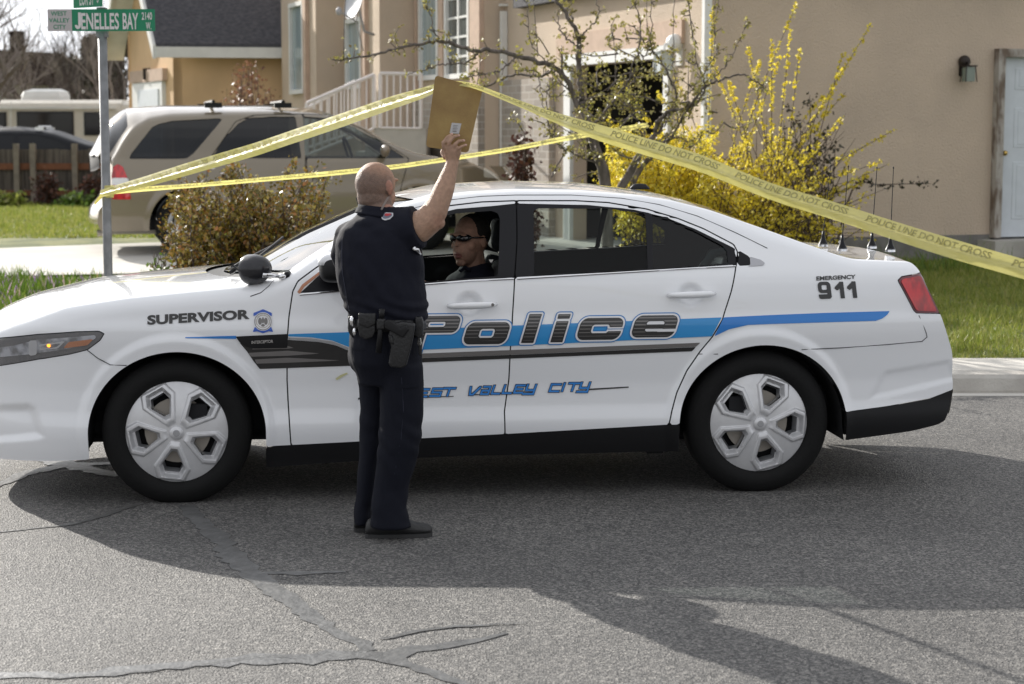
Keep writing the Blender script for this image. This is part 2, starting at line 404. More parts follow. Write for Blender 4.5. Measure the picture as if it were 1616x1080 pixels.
# ground: one sheet to the horizon, rising gently behind the kerb
xs = np.array([-400, -150, -60, -30, -15, -8, -4, 0, 4, 8, 15, 30, 60, 150, 400.]); ys = np.array([-300, -60, -10, 5, 12.9, 13.3, 13.95, 16, 20, 24.2, 34, 50, 90, 180, 600.])
gv = []; gf = []
for yy in ys:
    for xx in xs: gv.append((xx, yy, -.03 if yy < 13.5 else float(terr(0, yy))-.012))
nx = len(xs)
for i in range(len(ys)-1):
    for j in range(nx-1): gf.append((i*nx+j, i*nx+j+1, (i+1)*nx+j+1, (i+1)*nx+j))
tag(ob('ground', gv, gf, GRASSG), kind='structure')
g = G(); nxr, nyr = 60, 30; rv = []; rf = []
X_ = np.linspace(-45, 45, 61); Y_ = np.linspace(-30, 12.86, 31)
for yy in Y_:
    for xx in X_: rv.append((xx, yy, 0))
for i in range(30):
    for j in range(60): rf.append((i*61+j, i*61+j+1, (i+1)*61+j+1, (i+1)*61+j))
tag(ob('road', rv, rf, ASPH), kind='structure')
g = G(); g.box((0, 12.93, -.02), (90, .14, .048)); tag(g.o('gutter', CONC), kind='structure')
g = G()
prof = [(13.0, -.03), (13.0, .02), (13.03, .10), (13.06, .125), (13.22, .13), (13.22, -.03)]
for xx in np.arange(-45, 45, 3.0):
    g.prism([(xx+.004, a, b) for a, b in prof], (2.992, 0, 0))
tag(g.o('kerb', CONCD), kind='structure')
g = G()
for xx in np.arange(-45, 45, 1.5):
    g.box((xx+.75, 13.60, .06), (1.494, .74, .14))
tag(g.o('pavement', CONC), kind='structure')

# ribbons on the road (sealed cracks), jagged edges
def ribbon(name, pix, width, mat, jag=.35, z=.004, step=.05, label=None):
    P = [gp(u, v, flat=True) for u, v in pix]; pts = []; ws = []
    for i in range(len(P)-1):
        n_ = max(2, int(np.linalg.norm(P[i+1]-P[i])/step))
        for k in range(n_):
            t = k/n_; pts.append(P[i]*(1-t)+P[i+1]*t); ws.append((width[i]*(1-t)+width[i+1]*t)*(.45 if name == 'road_crack' else 1))
    pts.append(P[-1]); ws.append(width[-1]); pts = np.array(pts); n_ = len(pts)
    tg = np.gradient(pts, axis=0); tg /= np.linalg.norm(tg, axis=1)[:, None]+1e-9; nr = np.stack([-tg[:, 1], tg[:, 0], 0*tg[:, 0]], 1)
    wob = np.cumsum(rng.normal(0, .006, n_)); wob -= np.linspace(wob[0], wob[-1], n_)
    c = pts + nr*wob[:, None]; ws = np.array(ws)
    l = c + nr*(ws*(.5+jag*rng.normal(0, .4, n_)))[:, None]; r_ = c - nr*(ws*(.5+jag*rng.normal(0, .4, n_)))[:, None]
    l[:, 2] = z; r_[:, 2] = z
    v = np.vstack([l, r_]); f = [(i, i+1, n_+i+1, n_+i) for i in range(n_-1)]
    return v, f
def multi(name, lst, mat):
    g = G()
    for k, (pix, w, jag) in enumerate(lst):
        v, f = ribbon(name, pix, w, mat, jag, z=(.0058 if name == 'road_crack' else .0025)+.0002*k); g.add(v, f)
    return tag(g.o(name, mat), kind='structure')
multi('crack_sealant', [
    ([(292, 798), (330, 840), (372, 880), (408, 905), (440, 925), (490, 965), (535, 995), (585, 1028)], [.07, .10, .12, .09, .11, .08, .07, .06], .3),
    ([(408, 905), (470, 906), (545, 903)], [.05, .06, .03], .5),
    ([(-60, 846), (100, 830), (160, 815), (222, 795)], [.02, .03, .04, .05], .3),
    ([(-80, 1072), (120, 1062), (260, 1050), (400, 1040), (585, 1034), (700, 1022), (800, 1000)], [.05, .07, .08, .10, .12, .08, .02], .45),
    ([(585, 1034), (660, 1060), (740, 1085), (800, 1120)], [.09, .06, .05, .05], .4),
    ([(-20, 772), (50, 745), (110, 735), (180, 732)], [.05, .11, .11, .08], .25),
    ([(80, 726), (130, 740), (190, 752)], [.2, .13, .09], .2),
    ([(600, 1010), (720, 990), (830, 985)], [.015, .035, .01], .8),
], SEAL)
multi('road_crack', [
    ([(765, 838), (830, 836), (918, 840)], [.006, .009, .004], 1.2),
    ([(880, 852), (910, 856)], [.006, .004], 1),
    ([(1090, 853), (1180, 862), (1290, 880), (1372, 889)], [.004, .008, .009, .003], 1.2),
    ([(440, 915), (480, 912), (520, 906)], [.006, .008, .004], 1),
    ([(468, 927), (515, 921)], [.007, .003], 1),
    ([(0, 1078), (140, 1070), (240, 1062)], [.006, .009, .006], 1),
    ([(225, 1063), (300, 1055), (420, 1038), (470, 1040), (560, 1052)], [.006, .009, .006, .007, .003], 1),
    ([(700, 1036), (740, 1030)], [.006, .003], 1),
    ([(706, 996), (812, 988)], [.006, .004], 1.2), ([(700, 1014), (800, 1002)], [.004, .004], 1.2),
    ([(630, 858), (640, 862), (652, 860)], [.006, .008, .003], 1), ([(830, 903), (860, 907)], [.007, .003], 1),
    ([(1555, 963), (1620, 958)], [.004, .008], 1), ([(1190, 846), (1150, 843)], [.004, .004], 1),
], CRACK)
# driveway, on the terrain
def tpoly(pix, off):
    return [gp(u, v, off) for u, v in pix]
def drape(name, pix, off, mat, nu=30, nv=10):
    (a, b, c, d) = [gp(u, v, off) for u, v in pix]; v = []; f = []
    for i in range(nu+1):
        for j in range(nv+1):
            s, t = i/nu, j/nv; p = (a*(1-s)+b*s)*(1-t)+(d*(1-s)+c*s)*t; p[2] = float(terr(0, p[1]))+off; v.append(p)
    for i in range(nu):
        for j in range(nv): f.append((i*(nv+1)+j, (i+1)*(nv+1)+j, (i+1)*(nv+1)+j+1, i*(nv+1)+j+1))
    return tag(ob(name, v, f, mat), kind='structure')
drape('driveway', [(-700, 418), (1000, 362), (1060, 412), (-700, 452)], .012, CONC)

# ---- grass blades -------------------------------------------------
def leafmat(name, cols, rough=.5, trans=.35, scale=30):
    m = bpy.data.materials.new(name); m.use_nodes = True; n = m.node_tree; b = n.nodes['Principled BSDF']; l = n.links.new
    gi = n.nodes.new('ShaderNodeNewGeometry'); rr = n.nodes.new('ShaderNodeValToRGB')
    l(gi.outputs['Random Per Island'], rr.inputs[0])
    el = rr.color_ramp.elements
    for i, c in enumerate(cols):
        if i < 2: e = el[i]
        else: e = el.new(.5)
        e.color = (*c, 1)
    for i, c in enumerate(cols): el[i].position = i/(len(cols)-1) if len(cols) > 1 else 0
    for i, c in enumerate(cols): el[i].color = (*c, 1)
    l(rr.outputs[0], b.inputs['Base Color']); b.inputs['Roughness'].default_value = rough
    o = n.nodes['Material Output']; tr = n.nodes.new('ShaderNodeBsdfTranslucent'); ms = n.nodes.new('ShaderNodeMixShader'); ms.inputs[0].default_value = trans
    l(rr.outputs[0], tr.inputs[0]); l(b.outputs[0], ms.inputs[1]); l(tr.outputs[0], ms.inputs[2]); l(ms.outputs[0], o.inputs[0])
    return m
GRASSB = leafmat('grass_blades', [(.13, .18, .02), (.24, .29, .04), (.36, .36, .09), (.16, .23, .03), (.40, .36, .14)])
GRASSL = leafmat('bed_blades', [(.06, .12, .015), (.12, .22, .02), (.20, .28, .04), (.05, .09, .015)], trans=.25)
PURPLE = leafmat('tiny_purple_flowers', [(.30, .14, .42), (.45, .30, .55), (.55, .42, .15)])
def blades(name, mat, x0, x1, y0, y1, n, h, w, clump=True, label=None, cat='grass', test=None):
    X = rng.uniform(x0, x1, n); Y = rng.uniform(y0, y1, n)
    if test is not None: k = test(X, Y); X, Y = X[k], Y[k]
    n = len(X); Z = terr(X, Y)-.02
    th = rng.uniform(0, 2*math.pi, n); hh = h*(.5+rng.random(n))
    if clump: hh *= .7+.5*np.abs(np.sin(X*2.1+Y*1.3)+np.sin(X*5.2-Y*4.1)*.6)
    lean = rng.normal(0, .35, (n, 2))*hh[:, None]
    base = np.stack([X, Y, Z], 1); d = np.stack([np.cos(th), np.sin(th), 0*th], 1)*w/2
    top = base+np.stack([lean[:, 0], lean[:, 1], hh], 1)
    v = np.empty((n, 3, 3)); v[:, 0] = base-d; v[:, 1] = base+d; v[:, 2] = top
    f = np.arange(n*3).reshape(n, 3).tolist()
    o = ob(name, v.reshape(-1, 3), f, mat); return tag(o, label, cat, kind='stuff')
blades('lawn_grass', GRASSB, 2.4, 7.0, 13.98, 21.8, 70000, .055, .012, label='short lawn grass between pavement and beige house wall')
blades('tall_grass', GRASSL, 1.7, 6.2, 18.6, 20.4, 4500, .24, .012, label='long unmown grass along the foot of the beige wall', test=lambda X, Y: Y > 19.2+.34*(X-2))
blades('lawn_grass', GRASSB, -11, -2.5, 24.6, 36.5, 70000, .05, .02, label='sunny lawn grass between driveway and wooden fence')
blades('flower_bed', GRASSL, -6.4, 2.2, 14.0, 20.0, 42000, .10, .018, label='tall green bed growth beside the pavement behind the police car', cat='plants', test=lambda X, Y: Y < 19.6-.25*np.abs(X+5))
blades('purple_flowers', PURPLE, -6.4, -1.5, 14.0, 19.3, 2600, .10, .026, label='tiny purple flowers scattered in the green bed', cat='flowers')

# ================================================================== houses
STUC = M('stucco_beige', (.62, .50, .385), rough=.92, col2=(.51, .415, .325), vscale=1.1, bump=.8, bscale=60, c2pos=(.3, .7), detail=9)
STUC2 = M('stucco_pink_trim', (.54, .40, .31), rough=.92, var=.1, bump=.3, bscale=100)
STUCP = M('stucco_peach', (.70, .48, .28), rough=.92, var=.12, vscale=1, bump=.3, bscale=90)
TRIMW = M('white_trim', (.72, .72, .70), rough=.5, var=.08, vscale=4)
SHING = M('roof_shingle', (.045, .045, .055), rough=.9, col2=(.085, .085, .095), vscale=14, bump=.5, bscale=30, vstretch=(1, 1, 4))
CURT = M('curtain', (.55, .60, .60), rough=.8, var=.3, vscale=20, vstretch=(4, 4, .1))
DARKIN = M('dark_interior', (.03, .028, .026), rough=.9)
DOORW = M('white_door', (.62, .66, .70), rough=.45, var=.05)
WOODW = M('weathered_frame', (.42, .39, .35), rough=.85, col2=(.16, .12, .09), vscale=5, vstretch=(3, 3, 1), c2pos=(.40, .62), bump=.4)
CMU = M('foundation', (.20, .19, .175), rough=.9, var=.3, vscale=3, bump=.3)
BRASS = M('brass', (.55, .38, .12), rough=.25, metal=1)
BRONZE = M('dark_bronze', (.03, .022, .018), rough=.5, metal=.4)
LAMPG = M('lamp_glass', (.20, .24, .20), rough=.15)
def bricks(name, c1, c2, cm, sc=4.0):
    m = bpy.data.materials.new(name); m.use_nodes = True; n = m.node_tree; b = n.nodes['Principled BSDF']; l = n.links.new
    t = n.nodes.new('ShaderNodeTexCoord'); cb = n.nodes.new('ShaderNodeCombineXYZ'); sp = n.nodes.new('ShaderNodeSeparateXYZ'); ad = n.nodes.new('ShaderNodeMath')
    l(t.outputs['Object'], sp.inputs[0]); l(sp.outputs[0], ad.inputs[0]); l(sp.outputs[1], ad.inputs[1]); l(ad.outputs[0], cb.inputs[0]); l(sp.outputs[2], cb.inputs[1])
    br = n.nodes.new('ShaderNodeTexBrick'); br.inputs['Scale'].default_value = sc
    br.inputs['Color1'].default_value = (*c1, 1); br.inputs['Color2'].default_value = (*c2, 1); br.inputs['Mortar'].default_value = (*cm, 1)
    l(cb.outputs[0], br.inputs['Vector']); l(br.outputs[0], b.inputs['Base Color']); b.inputs['Roughness'].default_value = .9
    bp = n.nodes.new('ShaderNodeBump'); bp.inputs['Strength'].default_value = .4; bp.inputs['Distance'].default_value = .02; bp.invert = True
    l(br.outputs['Fac'], bp.inputs['Height']); l(bp.outputs[0], b.inputs['Normal']); return m
STONE = bricks('stone_veneer', (.36, .31, .26), (.25, .22, .19), (.40, .37, .33), 2.6)

AX = np.array([.940, .343, 0]); BX = np.array([-.343, .940, 0]); UZ = np.array([0, 0, 1.])
C0 = np.array([2.03, 20.45, 0])
def on_a(P, u):      # point from P along +-AX at column u
    k = float(rays(u, 207)[0]); t = (k*P[1]-P[0])/(AX[0]-k*AX[1]); return P+AX*t
def on_b(P, u):
    k = float(rays(u, 207)[0]); t = (k*P[1]-P[0])/(BX[0]-k*BX[1]); return P+BX*t
def zat(P, v): return CAMH+float(rays(808, v)[1])*P[1]
hb = thing('house', tuple(C0), 'beige stucco house with open garage, stepped bays and a wide shaded blank wall', 'house')
def wallseg(g, P, Q, z0, z1, th=.18, side=None):
    d = Q-P; Ln = np.linalg.norm(d); d = d/Ln; nrm = side
    c = (P+Q)/2 + nrm*th/2; c = c.copy(); c[2] = (z0+z1)/2
    g.box(c, (Ln, th, z1-z0), ax=[d, nrm, UZ])
# right wall (normal -BX), runs along +AX
P1 = on_a(C0, 2050)
door0 = on_a(C0, 1571); door1 = on_a(C0, 1740)
g = G(); zg = .30; EAVE = 3.42
wallseg(g, C0, door0, zg+.32, EAVE, side=BX)
wallseg(g, door1, P1, zg+.32, EAVE, side=BX)
dtop = zat(door0, 84)
wallseg(g, door0, door1, dtop, EAVE, side=BX)
# garage wall (normal -AX) along BX
gr = on_b(C0, 1052); gl = on_b(C0, 905); ge = on_b(C0, 797)
ghead = zat(gr, 92)
wallseg(g, C0+BX*.18, gr, zg-.2, EAVE+.9, side=AX); wallseg(g, gr, gl, ghead, EAVE+.9, side=AX); wallseg(g, gl, ge, zg-.2, EAVE+.9, side=AX)
# stepped bays going left
H2 = 6.3; cur = ge; segs = []
for ua, ub in ((765, 660), (600, 545), (500, 450)):
    nxt = on_a(cur, ua); wallseg(g, nxt, cur+AX*.18, zg, H2, side=BX)
    nb = on_b(nxt, ub); wallseg(g, nxt+BX*.18, nb, zg, H2, side=AX); segs.append((nxt, nb)); cur = nb
far = cur+AX*12; wallseg(g, cur, far, zg, H2, side=BX)
g.o('wall', STUC, hb)
g = G()
wallseg(g, C0-BX*.01, door0-AX*.02, zg-.2, zg+.33, side=BX); g.o('foundation', CMU, hb)
g = G(); wallseg(g, door0-AX*.2-BX*.35, door1+AX*.1-BX*.35, zg-.2, zat(door0, 378), th=.6, side=BX); g.o('door_step', CONCD, hb)
# roofs
def roof(g, corners, z, over, rise, inset):
    (a, b, c, d) = corners; m = (a+b+c+d)/4
    ex = [p + (p-m)/np.linalg.norm(p-m)*over*1.4 for p in corners]
    lo = [np.array([p[0], p[1], z]) for p in ex]; lo2 = [p+UZ*.2 for p in lo]
    top = [np.array([*(p*(1-inset)+m*inset)[:2], z+.2+rise]) for p in ex]
    v = lo+lo2+top
    f = [(3, 2, 1, 0), (0, 1, 5, 4), (1, 2, 6, 5), (2, 3, 7, 6), (3, 0, 4, 7), (4, 5, 9, 8), (5, 6, 10, 9), (6, 7, 11, 10), (7, 4, 8, 11), (8, 9, 10, 11)]
    g.add(v, f)
g = G(); roof(g, [C0, P1, P1+BX*5.4, C0+BX*5.4], EAVE, .12, .5, .55); g.o('roof', SHING, hb)
g = G(); roof(g, [segs[0][0]+AX*.0, segs[0][0]+AX*8, cur+AX*11, cur], H2, .45, 1.4, .5); g.o('roof', SHING, hb)
# garage interior and trims
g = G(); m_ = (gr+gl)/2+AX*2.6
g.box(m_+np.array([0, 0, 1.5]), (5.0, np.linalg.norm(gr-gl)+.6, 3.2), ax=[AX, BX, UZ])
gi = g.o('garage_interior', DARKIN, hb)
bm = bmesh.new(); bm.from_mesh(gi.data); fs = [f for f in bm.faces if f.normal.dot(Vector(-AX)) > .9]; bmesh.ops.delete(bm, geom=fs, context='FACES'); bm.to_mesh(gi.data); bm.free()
g = G()
for P in (gr, gl):
    s = -1 if P is gr else 1
    wallseg(g, P-BX*.13*(s < 0)*1.0, P+BX*.0+BX*.22*(s > 0), zg-.2, ghead+.12, th=.05, side=-AX)
wallseg(g, gr-BX*.13, gl+BX*.22, ghead+.0, ghead+.14, th=.06, side=-AX)
g.o('garage_trim', TRIMW, hb)
g = G(); wallseg(g, gr-BX*.45, gl+BX*.5, ghead+.145, ghead+.40, th=.04, side=-AX); g.o('garage_surround', STUC2, hb)
# shelf, boxes seen in garage
g = G(); g.box(m_+np.array([.3, 0, 1.1]), (.5, 2.4, .06), ax=[AX, BX, UZ]); g.box(m_+np.array([.3, .2, 1.35]), (.4, .7, .4), ax=[AX, BX, UZ]); g.box(m_+np.array([.1, -.6, .9]), (.4, .5, .35), ax=[AX, BX, UZ])
g.o('garage_shelf', M('garage_clutter', (.16, .14, .12), rough=.8), hb)
# windows on the lit bay faces
def window(P0, u0, u1, v0, v1, parent, grid=None, along='b', fr=.07, surround=None):
    A = on_b(P0, u0) if along == 'b' else on_a(P0, u0); B = on_b(P0, u1) if along == 'b' else on_a(P0, u1)
    n_ = -AX if along == 'b' else -BX
    z0, z1 = zat(B, v1), zat(B, v0); 
    d = (B-A); Ln = np.linalg.norm(d); d /= Ln
    g = G()
    for z, hh in ((z0, fr), (z1, fr)):
        c = (A+B)/2+n_*.03; c = c.copy(); c[2] = z; g.box(c, (Ln+fr, .08, hh), ax=[d, n_, UZ])
    for q in (A, B):
        c = q+n_*.028; c = c.copy(); c[2] = (z0+z1)/2; g.box(c, (fr, .075, z1-z0-fr), ax=[d, n_, UZ])
    if grid:
        for i in range(1, grid[0]):
            c = A+d*Ln*i/grid[0]+n_*.022; c = c.copy(); c[2] = (z0+z1)/2; g.box(c, (.05, .03, z1-z0-fr), ax=[d, n_, UZ])
        for i in range(1, grid[1]):
            c = (A+B)/2+n_*.020; c = c.copy(); c[2] = z0+(z1-z0)*i/grid[1]; g.box(c, (Ln-fr, .026, .03), ax=[d, n_, UZ])
    w = g.o('window', TRIMW, parent)
    g = G(); c = (A+B)/2+n_*.006; c = c.copy(); c[2] = (z0+z1)/2; g.box(c, (Ln-.01, .01, z1-z0-.01), ax=[d, n_, UZ])
    g.o('pane', M('window_pane', (.34, .42, .44) if not grid else (.12, .13, .12), rough=.12, spec=.9, var=.35, vscale=9, vstretch=(3, 3, .15)), w)
    return w
window(segs[0][0], 745, 709, -30, 122, hb, grid=(2, 5))
window(segs[0][0], 696, 668, -60, 124, hb)
window(segs[1][0], 575, 552, 35, 138, hb)
window(segs[2][0], 484, 464, 10, 146, hb)
# pink pilasters
g = G()
for P0, u0, u1 in ((segs[0][0], 764, 749), (segs[0][0], 706, 699), (segs[1][0], 583, 577), (segs[2][0], 490, 486), (segs[0][0], 665, 661.5)):
    A, B = on_b(P0, u0), on_b(P0, u1); wallseg(g, A, B, zg, H2-.02, th=.07, side=-AX)
g.o('pilaster', STUC2, hb)
g = G(); A, B = on_a(segs[0][0], 766), on_a(ge, 796)
wallseg(g, ge-BX*1.9, ge, zg, zat(ge, 128), th=.09, side=-AX); wallseg(g, segs[0][0], segs[0][1], zg, zat(segs[0][1], 146)-.02, th=.10, side=-AX)
wallseg(g, on_a(segs[0][1], 601), on_a(segs[0][1], 658), zg, zat(segs[0][1], 205), th=.3, side=-BX)
g.o('stone_base', STONE, hb)
# downpipes
for P, n_ in ((C0+AX*.02, -BX), (ge-BX*.08, -AX)):
    g = G(); q = P+n_*.05; g.box((q[0], q[1], (zg+EAVE)/2), (.085, .07, EAVE-zg), ax=[AX, BX, UZ])
    for zz in (zg+.9, zg+2.2, zg+3.2): g.box((q[0], q[1], zz), (.11, .085, .03), ax=[AX, BX, UZ])
    g.o('downpipe', TRIMW, hb)
# side door
d = AX; g = G()
fw = .09; za, zb = zat(door0, 375), zat(door0, 90)
for c, sz in (((door0+AX*.0-BX*.02), (fw, .16, zb-za+fw)), ((door1-BX*.02), (fw, .16, zb-za+fw))):
    g.box((c[0], c[1], (za+zb)/2+fw/2), sz, ax=[AX, BX, UZ])
c = (door0+door1)/2-BX*.018; g.box((c[0], c[1], zb+fw/2-.002), (np.linalg.norm(door1-door0)-fw, .15, fw), ax=[AX, BX, UZ])
dr = g.o('door', WOODW, hb)
g = G(); c = (door0+door1)/2+BX*.02; Ld = np.linalg.norm(door1-door0)
g.box((c[0], c[1], (za+zb)/2), (Ld-fw+.01, .04, zb-za), ax=[AX, BX, UZ])
for i, cx in enumerate((-.21, .21)):
    for (pz0, pz1) in ((.10, .42), (.50, .72), (.80, .93)):
        if pz0 == .80: pz0, pz1 = .82, .94
        q = c+AX*cx*Ld*.95-BX*.022; zz0 = za+(zb-za)*pz0; zz1 = za+(zb-za)*pz1
        g.box((q[0], q[1], (zz0+zz1)/2), (Ld*.27, .008, zz1-zz0), ax=[AX, BX, UZ]); q = q-BX*.004
        g.box((q[0], q[1], (zz0+zz1)/2), (Ld*.20, .008, zz1-zz0-.07), ax=[AX, BX, UZ])
sl = g.o('door_panel', DOORW, dr); bevel(sl, .004, 1)
g = G(); q = door0+AX*.10-BX*.05; zz = zat(door0, 242); g.ell((q[0], q[1], zz), (.032, .032, .032)); g.box((q[0], q[1]+.03, zz), (.02, .06, .02), ax=[AX, BX, UZ]); g.o('door_knob', BRASS, dr, smooth=True)
# wall lamps
def walllamp(P, n_, z, s, parent, mats):
    g = G(); P = np.array([P[0], P[1], z]); g.ell(P+n_*.04*s+UZ*.06*s, (.07*s, .07*s, .07*s)); g.box(P+n_*.01, (.09*s, .02, .2*s), ax=[np.cross(n_, UZ), n_, UZ])
    g.tube([P+n_*.05*s+UZ*.07*s, P+n_*.12*s+UZ*.05*s, P+n_*.13*s], .012*s)
    q = P+n_*.13*s
    g.prism([q+np.cross(n_, UZ)*a*s+n_*b*s+UZ*-.0 for a, b in ((-.075, -.06), (.075, -.06), (.075, .06), (-.075, .06))], UZ*.015)
    for a, b in ((-.072, -.057), (.072, -.057), (.072, .057), (-.072, .057)):
        g.tube([q+np.cross(n_, UZ)*a*.8*s+n_*b*.8*s, q+np.cross(n_, UZ)*a*s+n_*b*s-UZ*.17*s], .006*s, n=5)
    lm = g.o('wall_lamp', mats[0], parent)
    g = G(); g.box(q-UZ*.085*s, (.11*s, .09*s, .16*s), ax=[np.cross(n_, UZ), n_, UZ]); g.o('lamp_glass', mats[1], lm)
Pw = on_a(C0, 1516); walllamp(Pw, -BX, zat(Pw, 106), 1.0, hb, (BRONZE, LAMPG))
Pw = on_b(C0, 1072); walllamp(Pw, -AX, zat(Pw, 82), 1.5, hb, (TRIMW, CURT))
# stair railing in front of the bays
rl = thing('stair_railing', tuple(pt(560, 205, 27.2)), 'white metal railing rising along the porch stair and across the landing', 'railing')
W2 = M('railing_white', (.70, .66, .64), rough=.5)
def rail(a, b, Ya, Yb, hpx, n, lower=True):
    g = G(); A = pt(*a, Ya); B = pt(*b, Yb); A2 = pt(a[0], a[1]+hpx[0], Ya); B2 = pt(b[0], b[1]+hpx[1], Yb)
    g.tube([A, B], .028, n=6); g.tube([A2, B2], .02, n=6)
    for i in range(n+1):
        t = i/n; g.tube([A*(1-t)+B*t, A2*(1-t)+B2*t], .014 if 0 < i < n else .03, n=5)
    g.o('rail', W2, rl)
rail((484, 163), (590, 118), 26.2, 26.6, (82, 85), 9)
rail((472, 178), (560, 128), 27.4, 27.6, (60, 80), 8)
rail((600, 116), (664, 117), 26.6, 26.6, (86, 86), 6)
pass
ps = thing('porch_steps', tuple(pt(600, 240, 27)), 'grey concrete porch landing and steps under the white railing', 'steps')
g = G(); a = pt(590, 202, 26.55); b = pt(672, 202, 26.55); g.box(((a[0]+b[0])/2, 27.4, (a[2]+.2)/2), (b[0]-a[0], 1.6, a[2]-.2))
for i in range(7):
    q = pt(590-15*i, 202, 26.55); top = a[2]-(i+1)*.165
    if top > .5: g.box((q[0]-.06, 27.3, (top+.2)/2), (.14, 1.3, top-.2))
g.o('steps', CONCD, ps)
# satellite dish
sd = thing('satellite_dish', tuple(pt(560, 60, 27.8)), 'grey satellite dish with feed arm in front of the bay wall', 'satellite dish')
g = G(); c = pt(561, 2, 27.6); ax = np.array([-.75, -.45, .25]); ax /= np.linalg.norm(ax)
g.lathe([(0.001, -.03), (.10, -.022), (.2, -.004), (.27, .02), (.272, .03), (.27, .024), (.2, .004), (.1, -.014), (.001, -.02)], c, ax, n=32)
g.o('dish', M('dish_grey', (.48, .49, .52), rough=.4), sd, smooth=True)
g = G(); e = pt(535, 18, 27.2); g.tube([c-ax*.03, pt(562, 34, 27.6), e], .014); g.tube([c-ax*.03, pt(575, 50, 27.9), pt(590, 55, 28.3)], .02); g.ell(e, (.045, .045, .06)); g.tube([pt(562, 34, 27.6), pt(573, 80, 28.0)], .01)
g.o('arm', M('dish_arm', (.35, .35, .37), rough=.5), sd, smooth=True)

# ---- peach house --------------------------------------------------
ha = thing('house', tuple(pt(275, 175, 33)), 'peach stucco house with dark shingle roof and narrow gable over a white garage door', 'house')
K = pt(275, 207, 33.0); K[2] = 0; A2 = np.array([.985, .17, 0]); B2 = np.array([-.42, .907, 0])
def colA(P, D, u):
    k = float(rays(u, 207)[0]); t = (k*P[1]-P[0])/(D[0]-k*D[1]); return P+D*t
g = G(); Z0 = .5; fz = zat(K, 43)
Kr = K+A2*4.6; Kl = colA(K, B2, 205)
N2 = np.array([A2[1], -A2[0], 0])*-1; NL = np.array([-B2[1], B2[0], 0])*-1
mid = (K+Kl)/2; Lg = np.linalg.norm(Kl-K)
wallseg(g, K, Kr, Z0, fz, side=N2)
# gable end as a pentagon, with thickness
ridge = fz+1.9
g.prism([np.array([*K[:2], Z0]), np.array([*Kl[:2], Z0]), np.array([*Kl[:2], fz]), np.array([*mid[:2], ridge]), np.array([*K[:2], fz])], A2*.15)
g.prism([np.array([*(Kl)[:2], Z0]), np.array([*(Kl+A2*4.6)[:2], Z0]), np.array([*(Kl+A2*4.6)[:2], fz]), np.array([*Kl[:2], fz])], N2*-.15)
g.o('wall', STUCP, ha)
g = G(); ov = .38; dn = (mid-K)/np.linalg.norm(mid-K); sl_ = (ridge-fz)/np.linalg.norm(mid-K)
def rp_(P, along, out):
    q = P.copy(); q = q+A2*along; return q
e0 = K-dn*ov; e1 = e0-A2*ov; e2 = e0+A2*5; r0 = mid-A2*ov; r1 = mid+A2*5
zz = fz-ov*sl_; f0 = Kl+dn*ov; f1 = f0-A2*ov; f2 = f0+A2*5
v3 = lambda p, z: np.array([p[0], p[1], z])
g.prism([v3(e1, zz+.06), v3(e2, zz+.06), v3(r1, ridge+.06), v3(r0, ridge+.06)], UZ*.10)
g.prism([v3(f1, zz+.06), v3(f2, zz+.06), v3(r1, ridge+.06), v3(r0, ridge+.06)], UZ*.10)
g.o('roof', SHING, ha)
g = G()
g.prism([v3(e1, zz-.08), v3(e2, zz-.08), v3(e2, zz+.10), v3(e1, zz+.10)], -dn*.05)
g.prism([v3(e1, zz-.10), v3(r0, ridge-.10), v3(r0, ridge+.13), v3(e1, zz+.13)], -A2*.05)
g.prism([v3(f1, zz-.10), v3(r0, ridge-.10), v3(r0, ridge+.13), v3(f1, zz+.13)], -A2*.05)
g.prism([v3(e1, zz+.0), v3(r0, ridge+.0), v3(mid, ridge+.0), v3(e0, zz+.0)], UZ*.04); g.prism([v3(f1, zz+.0), v3(r0, ridge+.0), v3(mid, ridge+.0), v3(f0, zz+.0)], UZ*.04)
g.o('fascia', TRIMW, ha)
ga, gb_ = colA(K, B2, 263), colA(K, B2, 216); g = G()
gt = zat(ga, 128); SL = -A2
wallseg(g, ga, gb_, Z0, gt, th=.07, side=SL); g.o('garage_frame', TRIMW, ha)
g = G(); gc, gd = colA(K, B2, 258), colA(K, B2, 226)
for i in range(5):
    h0 = Z0+(gt-.12-Z0)*i/5; wallseg(g, gc, gd, h0+.01, h0+(gt-.12-Z0)/5-.01, th=.09, side=SL)
g.o('garage_door', DOORW, ha)
g = G(); wallseg(g, colA(K, B2, 266), colA(K, B2, 214), gt+.005, gt+.22, th=.09, side=SL); g.o('garage_surround', STUC2, ha)
g = G(); q = colA(K, B2, 239)+SL*.06; g.box((q[0], q[1], zat(q, 117)), (.12, .12, .2)); g.o('wall_lamp', BRONZE, ha)
# distant house with brown roof, chimney
hd = thing('house', tuple(pt(30, 190, 75)), 'distant brown roofed house with a chimney behind bare trees', 'house')
BROWN = M('brown_roof', (.028, .019, .016), rough=1, spec=0, var=.3, vscale=1.5, bump=.4, bscale=10)
g = G(); a = pt(-120, 132, 75); b = pt(100, 135, 75); t1 = pt(-90, 74, 79); t2 = pt(97, 84, 79); bk = np.array([0, 8, 0])
g.add([a, b, t2, t1, a+bk, b+bk], [(0, 1, 2, 3), (4, 5, 2, 3), (1, 5, 2), (0, 4, 3), (0, 1, 5, 4)]); g.o('roof', BROWN, hd)
g = G(); m_ = (a+b)/2; g.box((m_[0], 79, 1.6), (b[0]-a[0]-1, 6.5, 2*(a[2]-1.6)-.02)); g.o('wall', M('far_wall', (.55, .52, .48), rough=.9, var=.2, vscale=.5), hd)
g = G(); c = pt(22, 68, 78); g.box((c[0], 78.5, c[2]-.3), (.5, .5, 1.6)); g.o('chimney', BROWN, hd)
